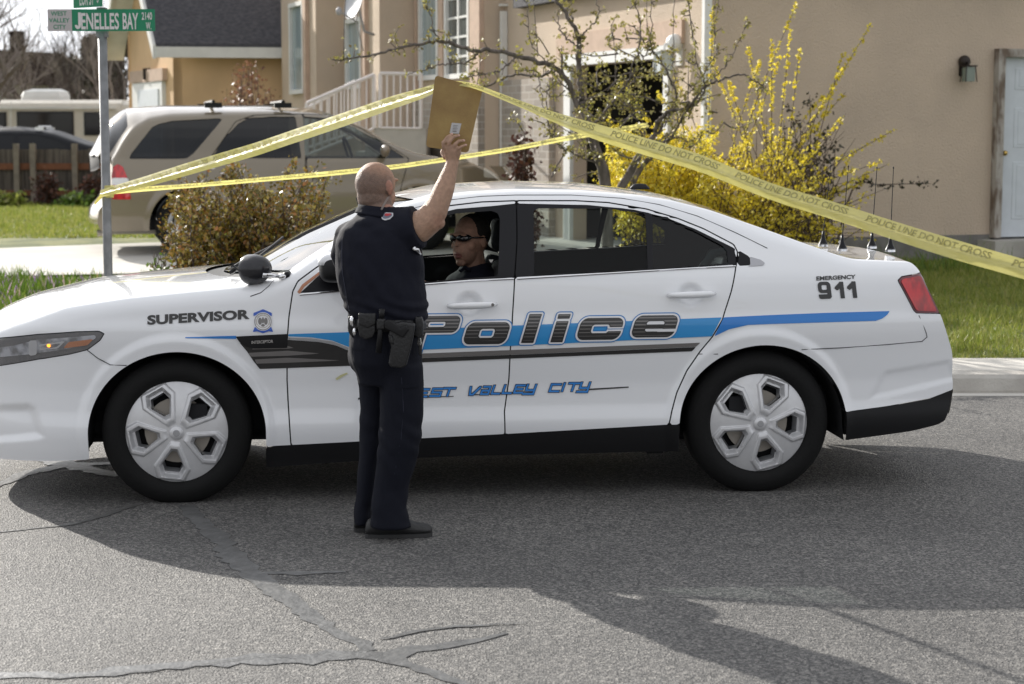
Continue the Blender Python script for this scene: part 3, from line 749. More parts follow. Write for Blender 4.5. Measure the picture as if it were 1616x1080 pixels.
# ================================================================== car shells
class Shell:
    def __init__(s, O, ex, W0, front, rear, wheels, mir=False, rnd=.07, dishes=()):
        s.O = np.asarray(O, float); s.ex = np.array([ex[0], ex[1], 0.])/math.hypot(*ex); s.ew = np.array([-s.ex[1], s.ex[0], 0]); s.ez = np.array([0, 0, 1.])
        s.W0 = W0; s.front = front; s.rear = rear; s.wheels = wheels; s.rnd = rnd; s.ztop = None; s.dishes = dishes
    def Wf(s, x, z, rounded=True):
        x = np.asarray(x, float); z = np.asarray(z, float)
        w = s.W0(z)*np.ones_like(x)
        fx, fa, fp = s.front; rx, ra, rp = s.rear
        w = w - fa*np.clip((fx[0]-x)/(fx[0]-fx[1]), 0, 1.3)**fp - ra*np.clip((x-rx[0])/(rx[1]-rx[0]), 0, 1.3)**rp
        for wx, wz, r_, bump in s.wheels:
            d = np.hypot(x-wx, z-wz); w = w + bump*(1-ss(r_+.035, r_+.085, d))*(z > wz-.25)
        for poly_, dep, soft in getattr(s, 'pockets', ()):
            w = w - dep*(1-ss(-soft, 0, sdpoly(x, z, poly_)))
        for dx_, dz_, dr, dd in s.dishes:
            d = np.hypot(x-dx_, (z-dz_)*1.15); w = w - dd*(1-ss(dr*.35, dr, d))
        if rounded and s.ztop is not None:
            r_ = s.rnd; d = np.clip((z-(s.ztop(x)-r_))/r_, 0, .97); w = w - r_*.8*(1-np.sqrt(1-d*d))
        return w
    def P(s, x, w, z):
        x, w, z = np.broadcast_arrays(np.asarray(x, float), w, z)
        return s.O + x[..., None]*s.ex + w[..., None]*s.ew + z[..., None]*s.ez
    def local(s, p):
        q = np.asarray(p)-s.O; return q@s.ex, q@s.ew, q[..., 2]
    def hit(s, u, v, rounded=True, inset=0.):
        """where the camera ray through (u, v) meets the near side surface: local x, z"""
        u = np.asarray(u, float); v = np.asarray(v, float); dx, dz = rays(u, v)
        Y = np.full(u.shape, s.O[1]-.9)
        for _ in range(40):
            x = (dx*Y-s.O[0])*s.ex[0]+(Y-s.O[1])*s.ex[1]; w = (dx*Y-s.O[0])*s.ew[0]+(Y-s.O[1])*s.ew[1]; z = CAMH+dz*Y-s.O[2]
            gg = w + (s.Wf(x, np.clip(z, .1, 3), rounded)-inset); Y = Y - gg*.8/(s.ew[1]+dx*s.ew[0])
        return x, z
    def poly(s, px, inset=0., rounded=False):
        a = np.array(px, float); x, z = s.hit(a[:, 0], a[:, 1], rounded, inset); return list(zip(x.tolist(), z.tolist()))
    def grid(s, x0, x1, nx, zb, nt, nq, zc, pw=2.2):
        xs = np.linspace(x0, x1, nx); s.xs = xs
        zt = s.ztop(xs); t = np.linspace(0, 1, nt)
        Z = zb + (zt[:, None]-zb)*t[None, :]; X = np.repeat(xs[:, None], nt, 1); W = s.Wf(X, Z)
        q = np.linspace(0, 1, nq)[1:]
        We = W[:, -1]; zcc = zc(xs)
        Wt = We[:, None]*(1-q)[None, :]; Zt = zt[:, None]+(zcc-zt)[:, None]*(1-(1-q[None, :])**pw)
        s.X = np.hstack([X, np.repeat(xs[:, None], nq-1, 1)]); s.W = np.hstack([W, Wt]); s.Z = np.hstack([Z, Zt])
        s.Q = np.hstack([np.full_like(X, -1), np.repeat(q[None, :], nx, 0)]); s.side = s.Q < 0; s.T = np.hstack([np.repeat(t[None, :], nx, 0), np.full_like(Zt, 1)])
        s.nt = nt
    def panel(s, name, F, mat, parent, sides=(-1, 1), off=0., merge=True, smooth=True):
        """off > 0 stands outward from the surface, < 0 inward"""
        out = []
        W = s.W + off*np.where(s.side, 1, .3*(1-s.Q)); Z = s.Z + off*np.where(s.side, 0, 1)
        if off < 0: W = np.maximum(W, 0)
        vs = []; fs = []; n = 0
        for sd in sides:
            P = s.P(s.X, sd*W, Z); v, f = march(P, F)
            if len(v) == 0: continue
            if sd > 0: f = [q[::-1] for q in f]
            vs.append(v); fs += [[i+n for i in q] for q in f]; n += len(v)
        o = ob(name, np.vstack(vs), fs, mat, parent, smooth)
        if len(sides) > 1:
            bm = bmesh.new(); bm.from_mesh(o.data); bmesh.ops.remove_doubles(bm, verts=bm.verts, dist=.0008); bm.to_mesh(o.data); bm.free()
        return o
    def decal(s, name, Ff, box, step, mat, parent, off=.003):
        us = np.arange(box[0], box[2]+step, step); vs = np.arange(box[1], box[3]+step, step)
        U, V = np.meshgrid(us, vs, indexing='ij'); F = Ff(U, V); x, z = s.hit(U, V)
        P = s.P(x, -(s.Wf(x, z)+off), z); v, f = march(P, F); return ob(name, v, f, mat, parent, True)
    def dpoly(s, name, px, mat, parent, off=.003, step=2.0):
        a = np.array(px, float)
        return s.decal(name, lambda U, V: sdpoly(U, V, px), (a[:, 0].min()-3, a[:, 1].min()-3, a[:, 0].max()+3, a[:, 1].max()+3), step, mat, parent, off)
    def text(s, name, txt, p0, p1, h, mat, parent, offset=0., shear=0., off=.004, spacing=1., up=(0, -1)):
        """baseline from pixel p0 to p1, cap height h pixels"""
        v, f = text_geo(txt, 1, offset, shear, spacing, 1); x0, x1 = v[:, 0].min(), v[:, 0].max(); hh = .70
        t = (v[:, 0]-x0)/(x1-x0); U = p0[0]+(p1[0]-p0[0])*t; V = p0[1]+(p1[1]-p0[1])*t - v[:, 1]/hh*h; U = U + up[0]*v[:, 1]/hh*h
        x, z = s.hit(U, V); P = s.P(x, -(s.Wf(x, z)+off), z); return ob(name, P, f, mat, parent)
def ellarch(x, z, cx, cz, rx, rz):
    dz = np.where(z > cz, (z-cz)/rz, (z-cz)/rz*.35); return (np.sqrt(((x-cx)/rx)**2+dz**2)-1)*rz

# ------------------------------------------------------------------ police car
F0 = gp(281, 795, flat=True); F1 = gp(1197, 777, flat=True); exv = (F1-F0)[:2]; WB = float(np.linalg.norm(exv)); exv = exv/WB
ew_ = np.array([-exv[1], exv[0]]); O2 = F0[:2]+.935*ew_
W0 = spl([.05, .18, .26, .33, .38, .45, .56, .70, .80, .865, .90, .98, 1.05, 1.09, 1.13, 1.17, 1.25, 1.35, 1.44, 1.50, 1.60],
         [.88, .905, .93, .945, .948, .936, .934, .948, .960, .960, .948, .942, .930, .915, .892, .866, .812, .738, .668, .615, .50], .016)
car = Shell((O2[0], O2[1], 0), exv, W0, ((-.42, -1.05), .40, 2.0), ((3.15, 4.0), .115, 2.0), [(0, .355, .40, .014), (WB, .355, .40, .014)], rnd=.075)
hx, hz = car.hit(np.array([740., 1090.]), np.array([480., 465.])); car.dishes = [(hx[0], hz[0], .075, .020), (hx[1], hz[1], .075, .020)]
pk = [car.poly([(-120, 634), (45, 634), (58, 642), (74, 692), (60, 697), (-120, 704)]), car.poly([(1395, 584), (1500, 566), (1515, 600), (1400, 628), (1368, 634)])]; car.pockets = [(pk[0], .022, .05), (pk[1], .006, .03)]
top_px = [(-130, 560), (-60, 530), (0, 517), (25, 507), (100, 485), (200, 470), (300, 460), (400, 451), (440, 440), (463, 427), (485, 411), (527, 383), (560, 361), (600, 338), (640, 320), (690, 309),
          (740, 303), (808, 299), (908, 300), (1008, 308), (1058, 316), (1120, 332), (1212, 364), (1319, 402), (1345, 409), (1437, 413), (1452, 426), (1460, 445)]
tp = car.poly(top_px, inset=.048)
_tx = [p[0] for p in tp]; _tz = [p[1] for p in tp]
car.ztop = spl(_tx, _tz, .018)
tail_px = [(1452, 423), (1462, 450), (1483, 494), (1503, 556), (1504, 612), (1499, 645), (1490, 668)]
tlp = sorted([(z, x) for x, z in car.poly(tail_px)])
xtail = spl([.0]+[p[0] for p in tlp]+[1.4], [tlp[0][1]-.06]+[p[1] for p in tlp]+[tlp[-1][1]-.12], .02)
xnose = spl([.1, .25, .40, .55, .65, .75, .9, 1.2], [-.90, -.97, -1.0, -1.0, -.99, -.98, -.94, -.80], .02)
zcen = spl([-1.05, -.95, -.8, -.5, -.2, .10, .22, .32, .6, 1.0, 1.3, 1.7, 2.1, 2.45, 2.7, 3.0, 3.3, 3.42, 3.8, 3.95, 4.1],
           [.82, .885, .948, 1.015, 1.045, 1.07, 1.08, 1.11, 1.27, 1.445, 1.515, 1.535, 1.525, 1.48, 1.425, 1.31, 1.18, 1.15, 1.16, 1.14, 1.06], .03)
car.grid(-1.06, 4.08, 430, .15, 112, 34, zcen)
X, Wd, Z, Q, SD = car.X, car.W, car.Z, car.Q, car.side
pc = thing('police_car', (O2[0]+exv[0]*1.4, O2[1]+exv[1]*1.4, 0), 'white police supervisor sedan with blue stripe and black lettering, officer standing beside it', 'police car')
sil = np.maximum(xnose(Z)-X, X-xtail(Z))
sd_ = lambda px: sdpoly(X, Z, car.poly(px))
FD = [(459, 700), (455, 640), (453, 600), (453, 540), (456, 500), (462, 460), (470, 444), (497, 424), (527, 404), (580, 371), (640, 343), (700, 326), (760, 319), (815, 317), (816, 380), (812, 440), (806, 540), (803, 600), (796, 650), (797, 690), (798, 716), (480, 732), (468, 725)]
RD = [(815, 317), (908, 317), (960, 320), (1020, 330), (1070, 345), (1110, 361), (1158, 386), (1164, 398), (1160, 430), (1154, 460), (1140, 505), (1124, 532), (1104, 556), (1084, 585), (1068, 620), (1060, 650), (1053, 680), (1046, 704), (798, 716), (797, 690), (796, 650), (803, 600), (806, 540), (812, 440), (816, 380)]
DLOF = [(473, 463), (500, 438), (540, 405), (600, 370), (650, 348), (720, 330), (817, 322), (814, 438), (680, 448)]
DLOR = [(813, 322), (930, 324), (1000, 331), (1050, 343), (1100, 363), (1159, 392), (1162, 418), (1020, 427), (810, 438)]
DLOQ = [(1167, 396), (1184, 406), (1184, 419), (1164, 420)]
OPF = [(535, 449), (535, 412), (560, 396), (600, 375), (655, 352), (720, 337), (776, 333), (786, 337), (789, 346), (786, 436), (680, 444)]
OPR = [(842, 333), (850, 329), (950, 330), (1018, 337), (1022, 424), (843, 434)]
OPQ = [(1030, 340), (1060, 349), (1100, 367), (1140, 388), (1147, 396), (1149, 415), (1030, 424)]
sFD, sRD = sd_(FD), sd_(RD); sDF, sDR, sDQ = sd_(DLOF), sd_(DLOR), sd_(DLOQ); sOF, sOR, sOQ = sd_(OPF), sd_(OPR), sd_(OPQ)
big = 9.0; onside = np.where(SD, -big, big); ontop = -onside
arF = ellarch(X, Z, .005, .345, .425, .40); arR = ellarch(X, Z, WB+.015, .345, .425, .40)
WLINE = [(-200, 726), (0, 724), (135, 726), (150, 722), (300, 712), (432, 704), (565, 697), (800, 685), (1072, 670), (1200, 666), (1331, 651), (1400, 641), (1470, 628), (1503, 615), (1530, 608)]
wl = car.poly(WLINE); zline = spl([p[0] for p in wl], [p[1] for p in wl], .01)
mm_ = lambda *a: np.maximum.reduce(a)
gap = .0032
HL = [(-60, 562), (-60, 545), (0, 534), (60, 528), (120, 524), (156, 523), (164, 527), (158, 537), (138, 552), (110, 559), (60, 567), (0, 577), (-60, 584)]
TL = [(1417, 443), (1423, 437), (1440, 434), (1456, 431), (1470, 455), (1490, 495), (1446, 494), (1442, 490)]
sHL, sTL = sd_(HL), sd_(TL)
# plan-view fields
wabs = Wd
wsh_lo = .20+.30*(wabs/.75)**2; wsh_hi = 1.08+.10*(wabs/.6)**2
fWS = mm_(wsh_lo-X, X-wsh_hi, .05-Q, onside*-1)
rw_lo = 2.60+.02*(wabs/.6)**2; rw_hi = 3.40-.06*(wabs/.7)**2
fRW = mm_(rw_lo-X, X-rw_hi, .05-Q, -onside)
ho_hi = .10+.28*(wabs/.75)**2
fHO = mm_(X-ho_hi, -.93-X, .02-Q, -onside)
fCW = mm_(ho_hi+.006-X, X-wsh_lo+.006, .03-Q, -onside)
fTR = mm_(rw_hi+.03-X, X-3.99, .03-Q, -onside)
cut = mm_(-(fHO-.002), -(fWS-.003), -(fRW-.003), -(fCW), -(fTR-.002))
bodyF = mm_(sil, -(sFD-gap)+np.where(SD, 0, -big), -(sRD-gap)+np.where(SD, 0, -big), -sDQ, -arF, -arR, -(sHL-.003), -(sTL-.003), np.where(SD, zline(X)-Z, -big), np.where(SD, -big, cut))
body = car.panel('body', bodyF, WHITE, pc)
hood = car.panel('hood', mm_(fHO, sil), WHITE, pc)
trunk = car.panel('trunk_lid', mm_(fTR, sil), WHITE, pc)
car.panel('windshield', fWS, GLASSW, pc, off=-.004)
car.panel('rear_window', fRW, GLASSD, pc, off=-.004)
cowl = car.panel('cowl', fCW, BLACKPL, pc, off=-.012)
fd = car.panel('front_door', mm_(sFD+gap, -sDF, onside, zline(X)-Z), WHITE, pc, sides=(-1,))
fd2 = car.panel('front_door', mm_(sFD+gap, -sDF, onside, zline(X)-Z), WHITE, pc, sides=(1,))
rd = car.panel('rear_door', mm_(sRD+gap, -sDR, onside, zline(X)-Z), WHITE, pc, sides=(-1,))
rd2 = car.panel('rear_door', mm_(sRD+gap, -sDR, onside, zline(X)-Z), WHITE, pc, sides=(1,))
sDF_, sDR_ = np.maximum(sDF, sFD+gap), np.maximum(sDR, sRD+gap)
for d_, dlo, op, sdn in ((fd, sDF_, sOF, -1), (fd2, sDF_, sOF, 1), (rd, sDR_, np.minimum(sOR, sOQ), -1), (rd2, sDR_, np.minimum(sOR, sOQ), 1)):
    car.panel('window_trim', mm_(dlo, -op, onside), BLACKGL, d_, sides=(sdn,), off=-.002)
car.panel('window_glass', mm_(sOF-.004, onside), GLASSC, fd2, sides=(1,), off=-.010)
for d_, sdn in ((rd, -1), (rd2, 1)):
    car.panel('window_glass', mm_(sOR-.004, onside), GLASST, d_, sides=(sdn,), off=-.010)
    car.panel('quarter_glass', mm_(sOQ-.004, onside), glass('quarter_tint', (.30, .34, .34), .025) if sdn < 0 else GLASST, d_, sides=(sdn,), off=-.010)
for sdn in (-1, 1): car.panel('quarter_trim', mm_(sDQ+.001, onside), BLACKGL, pc, sides=(sdn,), off=-.002)
# lower black cladding
vs2 = sorted(car.poly([(420, 738), (430, 737), (570, 727), (720, 720), (900, 716), (1090, 712)])); zsill = spl([0]+[p[0] for p in vs2]+[3.2], [vs2[0][1]]+[p[1] for p in vs2]+[vs2[-1][1]], .01)
vb = sorted(car.poly([(1285, 700), (1312, 697), (1335, 695), (1440, 680), (1480, 670), (1510, 652)])); zval = spl([0]+[p[0] for p in vb], [vb[0][1]]+[p[1] for p in vb], .01)
fk = mm_(sil+.004, Z-zline(X)+.002, onside, -arF, -arR, np.where((X > .3) & (X < WB-.3), zsill(X)-Z, np.where(X > WB, zval(X)-Z, 9.)))
for sdn in (-1, 1):
    car.panel('rocker_trim', mm_(fk, .2-X, X-WB+.2), BLACKPL, pc, sides=(sdn,), off=.004)
    car.panel('rear_valance', mm_(fk, WB+.1-X), BLACKPL, pc, sides=(sdn,), off=.004)
# inner shell: dark cabin skin
zin = mm_(sil+.05, onside, -(sOF-.012), -(sOR-.012), -(sOQ-.012), -arF-.03, -arR-.03)
inner = np.where(SD, mm_(sil+.05, np.where((X > WB+.3) | (X < .2), zline(X)+.03-Z, .27-Z), -(sOF-.01), -(sOR-.01), -(sOQ-.01), -arF, -arR), mm_(sil+.05, -(fWS-.02), -(fRW-.02)))
car.panel('cabin_lining', inner, CABIN, pc, off=-.028)
# wheel wells + floor
for wx in (0, WB):
    for sdn in (-1, 1):
        gl_ = G()
        prof = []
        for k in range(25):
            a = math.pi*k/24; prof.append((wx+.425*math.cos(a), .345+.40*math.sin(a)))
        prof = [(wx+.435, .255)]+prof+[(wx-.435, .255)]
        v = []; f = []
        for (px_, pz_) in prof:
            for w_ in (.925, .60): v.append(car.P(px_, sdn*w_, pz_))
        n_ = len(prof)
        for k in range(n_-1): f.append((2*k, 2*k+1, 2*k+3, 2*k+2))
        f.append([2*k+1 for k in range(n_)]); gl_.add(v, f); gl_.o('wheel_well', CABIN, pc)
g = G()
g.prism([car.P(a, -.60, .275) for a in (-.5, 3.75)]+[car.P(a, .60, .275) for a in (3.75, -.5)], (0, 0, .03)); 
g.prism([car.P(a, -.93, .27) for a in (.46, WB-.46)]+[car.P(a, .93, .27) for a in (WB-.46, .46)], (0, 0, .035))
g.box(car.P(3.45, 0, .42), (.45, 1.3, .16), ax=[car.ex, car.ew, UZ]); g.box(car.P(-.55, 0, .40), (.5, 1.2, .1), ax=[car.ex, car.ew, UZ])
g.o('floor_pan', CABIN, pc)
# nose and tail caps
def cap(name, xf, z0, z1, bulge, mat, off=0., nz_=40, nw=24, wf=1.0, parent=pc, Fh=None):
    zs = np.linspace(z0, z1, nz_); ww = np.linspace(-1, 1, nw); Wz = np.array([float(car.Wf(np.array(xf(z)), np.array(z))) for z in zs])
    X_ = xf(zs)[:, None]+bulge*(1-np.abs(ww[None, :])**2.6); X_ = X_+off*np.sign(bulge); P = car.P(X_, ww[None, :]*Wz[:, None]*wf, zs[:, None]+0*ww[None, :])
    v = P.reshape(-1, 3); f = [(i*nw+j, i*nw+j+1, (i+1)*nw+j+1, (i+1)*nw+j) for i in range(nz_-1) for j in range(nw-1)]
    return ob(name, v, f, mat, parent, True)
ztl = float(zline(np.array(3.9)))
cap('rear_bumper', xtail, ztl, 1.085, .10, WHITE); cap('rear_valance', xtail, .37, ztl-.002, .10, BLACKPL, off=.003)
cap('front_bumper', xnose, float(zline(np.array(-.9))), .80, -.14, WHITE)
cap('grille', lambda z: xnose(z), .50, .70, -.15, BLACKPL, off=.006, wf=.55)
# tail lamp and head lamp
REDL = M('red_lens', (.60, .010, .014), rough=.12, coat=1, var=.5, vscale=22, vstretch=(1, 1, .35))
REDD = M('red_lens_dark', (.13, .01, .02), rough=.15, coat=1)
for sdn in (-1, 1):
    t_ = car.panel('tail_lamp', mm_(sTL+.001, onside, X-xtail(Z)+.001), REDD, pc, sides=(sdn,), off=.003)
    car.panel('lens', mm_(sTL+.010, onside, X-xtail(Z)+.012), REDL, t_, sides=(sdn,), off=.009)
    h_ = car.panel('headlight', mm_(sHL+.001, onside, xnose(Z)-X), M('headlight_rim', (.10, .10, .11), rough=.2), pc, sides=(sdn,), off=-.004)
    car.panel('reflector', mm_(sd_([(20, 546), (60, 536), (150, 529), (152, 534), (118, 549), (40, 560), (-40, 566), (-40, 552)]), onside), M('lamp_reflector', (.55, .56, .60), rough=.25, metal=.15, var=.7, vscale=16), h_, sides=(sdn,), off=.000)
    car.panel('amber_marker', mm_(sd_([(108, 540), (148, 535), (138, 545), (100, 550)]), onside), M('amber_lens', (.55, .16, .03), rough=.2, coat=1), h_, sides=(sdn,), off=.003)
    car.panel('lamp_bezel', mm_(np.minimum(sd_([(60, 544), (103, 538), (92, 550), (62, 553)]), sd_([(45, 538), (58, 537), (58, 560), (46, 562)])), -sd_([(63, 546.5), (97, 541.5), (89, 548), (64, 550.5)]), onside), HUBSIL, h_, sides=(sdn,), off=.003)
    car.panel('indicator_bulb', mm_(sd_([(74, 543), (79, 543), (80, 548), (75, 549)]), onside), M('amber_bulb', (.9, .35, .02), emit=((1, .35, .02, 1), 2.5)), h_, sides=(sdn,), off=.005)
    car.panel('lens', mm_(sHL+.002, onside, xnose(Z)-X), LENS, h_, sides=(sdn,), off=.010)
# bright belt line and quarter trim
def pxtube(pix, r_, off=.004, n=6):
    a = np.array(pix, float); x, z = car.hit(a[:, 0], a[:, 1]); return [car.P(x[i], -(car.Wf(x[i], z[i])+off), z[i]) for i in range(len(a))], r_, n
def addt(g, pix, r_, off=.004):
    p, r__, n = pxtube(pix, r_, off); g.tube(p, r__, n)
g = G(); addt(g, [(473, 465), (520, 461), (600, 454), (680, 448), (740, 443), (811, 440)], .0045); g.o('belt_moulding', CHROME, fd)
g = G(); addt(g, [(816, 440), (900, 435), (1000, 429), (1100, 423), (1161, 420)], .0045); g.o('belt_moulding', CHROME, rd)
car.dpoly('quarter_moulding', [(1183, 405), (1200, 410), (1207, 415), (1204, 419), (1180, 420.5), (1184, 418)], M('satin_trim', (.42, .42, .44), rough=.35, metal=.5), pc, off=.004, step=1.5)
car.dpoly('painted_pillar_reflection', [(469, 461), (477, 449), (505, 428), (507, 431), (480, 453), (473, 464)], M('copper_reflection', (.50, .22, .12), rough=.35), pc, off=.004, step=1.5)  # coppery reflection along the pillar edge, painted on as a decal
# seams on body
g = G()
for pix in ([(432, 443), (424, 452), (412, 462), (395, 468)], [(138, 553), (155, 566), (174, 576), (200, 577)], [(1103, 559), (1133, 559)], [(1265, 552), (1330, 549), (1400, 544), (1455, 539), (1463, 532), (1461, 524), (1450, 498)],
            [(562, 362), (600, 343), (640, 332), (700, 317), (760, 310), (815, 308), (900, 308), (980, 313), (1040, 323), (1100, 341), (1160, 367), (1211, 392)]):
    addt(g, pix, .0022, .0008)
g.o('seam', M('seam_dark', (.03, .03, .035), rough=.8), pc)
# door handles
for d_, (a, b), key in ((fd, ((706, 483), (784, 480)), 1), (rd, ((1053, 466), (1128, 463)), 0)):
    q = np.array([a, b], float); x, z = car.hit(q[:, 0], q[:, 1]); g = G(); pts = []; rr_ = []
    for t in np.linspace(0, 1, 9):
        xx = x[0]*(1-t)+x[1]*t; zz = z[0]*(1-t)+z[1]*t; o_ = .012+.030*math.sin(math.pi*min(max(t, .0), 1))**.5
        pts.append(car.P(xx, -(float(W0(zz))+o_), zz)); rr_.append(.009+.009*math.sin(math.pi*t)**.4)
    g.tube(pts, rr_, 10); h_ = g.o('door_handle', WHITE, d_, smooth=True)
    if key: g = G(); xx = x[0]*.1+x[1]*.9; c = car.P(xx, -(float(W0(z[1]))+.046), z[1]); g.lathe([(0.0001, 0), (.008, 0), (.008, .006)], c, car.ew, n=12); g.o('key_lock', DECALGRY, h_)
# ---- wheels
def wheel(shell, parent, wx, wz, w_out, R_, width, phase, sdn, rim=.252, nsp=5, mat=HUBSIL):
    c = shell.P(wx, sdn*(w_out), wz); out = shell.ew*sdn
    root = bpy.data.objects.new('wheel', None); root.empty_display_size = .1
    link(root, parent, None); inv = WM[parent.name].inverted(); root.location = inv @ Vector(c); WM[root.name] = Matrix.Translation(c)
    g = G(); r0 = rim
    prof = [(r0-.005, -.02), (r0+.012, -.004), (r0+.035, .002), (R_-.055, 0.0), (R_-.030, -.012), (R_-.008, -.034), (R_, -.06), (R_, -width+.06), (R_-.02, -width+.02), (r0+.03, -width), (r0-.005, -width+.02), (r0-.03, -width/2)]
    g.lathe(prof, c, out, n=72, close=True)
    g.o('tyre', RUBBER, root, auto=40)
    # cover
    near = sdn < 0 and R_ < .37
    nr, na = (84, 330) if near else (34, 150); rs = np.linspace(.012, rim, nr); an = np.linspace(0, 2*math.pi, na+1); RR, AA = np.meshgrid(rs, an, indexing='ij')
    FA = np.full(RR.shape, 9.0); FB = FA.copy(); F = FA.copy(); sc = rim/.252
    lipo = [(.046, -.020), (.046, .020), (.176, .086), (.236, .064), (.238, -.064), (.176, -.086)]; lipi = [(.078, -.016), (.078, .016), (.172, .066), (.224, .046), (.226, -.046), (.172, -.066)]
    hole = [(.096, -.013), (.096, .013), (.158, .050), (.196, .036), (.198, -.036), (.158, -.050)]; hole = [(a*sc, b*sc) for a, b in hole]
    for k in range(nsp):
        a0 = R(phase+360/nsp*k); da = (AA-a0+math.pi) % (2*math.pi)-math.pi
        px_, py_ = RR*np.cos(da), RR*np.sin(da)
        FA = np.minimum(FA, sdpoly(px_, py_, [(a*sc, b*sc) for a, b in lipo])); FB = np.minimum(FB, sdpoly(px_, py_, [(a*sc, b*sc) for a, b in lipi])); F = np.minimum(F, sdpoly(px_, py_, hole))
    H = .014 - .034*(RR/rim)**2.4 + .010*ss(.004, -.006, FA)*ss(.03, .07, RR) - .034*np.clip(-FB/.017, 0, 1) - .02*ss(rim-.006, rim, RR)
    P = c + (RR*np.cos(AA))[..., None]*shell.ex + (RR*np.sin(AA))[..., None]*UZ + (H-.006)[..., None]*out
    v, f = march(P, -F+.0005)
    wc = ob('wheel_cover', v, f, mat, root, True)
    if near: autosmooth(wc, 22)
    # walls of the openings
    g = G()
    for k in range(nsp):
        a0 = R(phase+360/nsp*k); lo = []; hi = []
        for (a, b) in hole:
            r_, t_ = math.hypot(a, b), math.atan2(b, a)+a0; hgt = .014-.034*(r_/rim)**2.4+.010-.034-.007
            q = c+r_*math.cos(t_)*shell.ex+r_*math.sin(t_)*UZ; hi.append(q+out*hgt); q2 = c+.94*(q-c); lo.append(q2+out*(hgt-.045))
        n_ = len(hole); g.add(hi+lo, [(i, (i+1) % n_, n_+(i+1) % n_, n_+i) for i in range(n_)])
    g.o('spoke_walls', M('hub_edge', (.40, .41, .43), rough=.35, metal=.5) if 'hub_edge' not in MATS else MATS['hub_edge'], root)
    g = G(); g.lathe([(.001, .020), (.026, .020), (.034, .014), (.036, .002)], c, out, n=24); cp = g.o('hub_cap', CHROME if sdn > 9 else mat, root, smooth=True)
    g = G(); g.lathe([(.001, .0225), (.015, .0222), (.017, .019)], c, out, n=20); g.o('emblem', DECALGR2, cp)
    g = G(); g.lathe([(.001, -.085), (.16, -.085), (.16, -.095)], c, out, n=36); g.lathe([(.001, -.05), (.055, -.05), (.07, -.08)], c, out, n=18); g.o('brake_disc', STEEL, root, auto=30)
    g = G(); g.lathe([(.001, -.13), (rim+.01, -.13)], c, out, n=32); g.box(c+out*-.07+shell.ex*.10*(1 if wx > 1 else -1)*-1+UZ*.05, (.09, .05, .16), ax=[shell.ex, shell.ew, UZ]); g.o('backing_plate', CABIN, root)
    return root
for sdn in (-1, 1):
    wheel(car, pc, 0, .350, .940, .362, .24, 118, sdn)
    wheel(car, pc, WB, .350, .940, .362, .24, 140, sdn)
# ------------------------------------------------------------------ police car: markings and fittings
car.dpoly('door_stripe', [(455, 527.5), (551, 524.3), (669, 520), (808, 514), (1139, 501), (1123, 531), (808, 546), (669, 552), (600, 556), (550, 547.5), (524, 537.5), (491, 532.5), (455, 531)], BLUE1, pc, step=1.6)
car.dpoly('rear_stripe', [(1142, 501), (1212, 497.5), (1300, 494), (1404, 491), (1400, 497), (1392, 503), (1382, 506.5), (1212, 511.7), (1180, 513), (1150, 520), (1127, 531)], BLUE2, pc, step=1.6)
car.dpoly('fender_stripe', [(292, 532.3), (373, 530), (373, 535), (292, 533.8)], BLUE2, pc, step=1.0)
car.dpoly('grey_band', [(600, 560), (668, 558), (808, 552.5), (1105.5, 541), (1098, 547.5), (808, 560), (668, 565), (600, 567)], DECALGRY, pc, step=1.6)
car.dpoly('black_band', [(600, 567.3), (668, 565.3), (808, 560.3), (1098, 548), (1092, 554.5), (808, 566), (668, 572), (600, 575)], DECALBLK, pc, step=1.6)
car.dpoly('swoosh_edge', [(455, 532.7), (491, 534), (524, 539), (550, 549), (600, 561), (600, 566), (551, 553.5), (529, 544.7), (504, 539.6), (455, 535.6)], DECALGR2, pc, step=1.3)
sw = car.dpoly('swoosh', [(378, 541), (453, 536.2), (504, 540), (529, 545), (551, 554), (600, 567), (600, 577), (551, 577.5), (454, 581), (410, 582.5), (400, 570), (390, 555)], DECALBLK, pc, step=1.5)
for q in ([(400, 547.5), (454, 546), (464, 549), (454, 550.5), (398, 551.5)], [(392, 557), (454, 553.5), (507, 558), (454, 561.5), (396, 563)], [(402, 567.5), (454, 564.5), (541, 569), (454, 572.5), (405, 574)]):
    car.dpoly('swoosh_streak', q, DECALGRY, pc, off=.0045, step=1.2)
# fender vent badge
bd = car.dpoly('fender_badge', [(372, 531), (454, 527), (453.5, 549), (400, 550), (388, 547), (378, 540)], BLACKPL, pc, off=.009, step=1.5)
car.text('badge_letters', 'INTERCEPTOR', (397, 542.5), (431, 540.5), 4.6, CHROME, bd, offset=.02, off=.013)
car.text('supervisor_lettering', 'SUPERVISOR', (232.5, 512), (394, 502.5), 13.6, DECALBLK, pc, offset=.045, spacing=1.02)
car.text('emergency_lettering', 'EMERGENCY', (1288, 442.5), (1350, 439.6), 6.0, DECALBLK, pc, offset=.035)
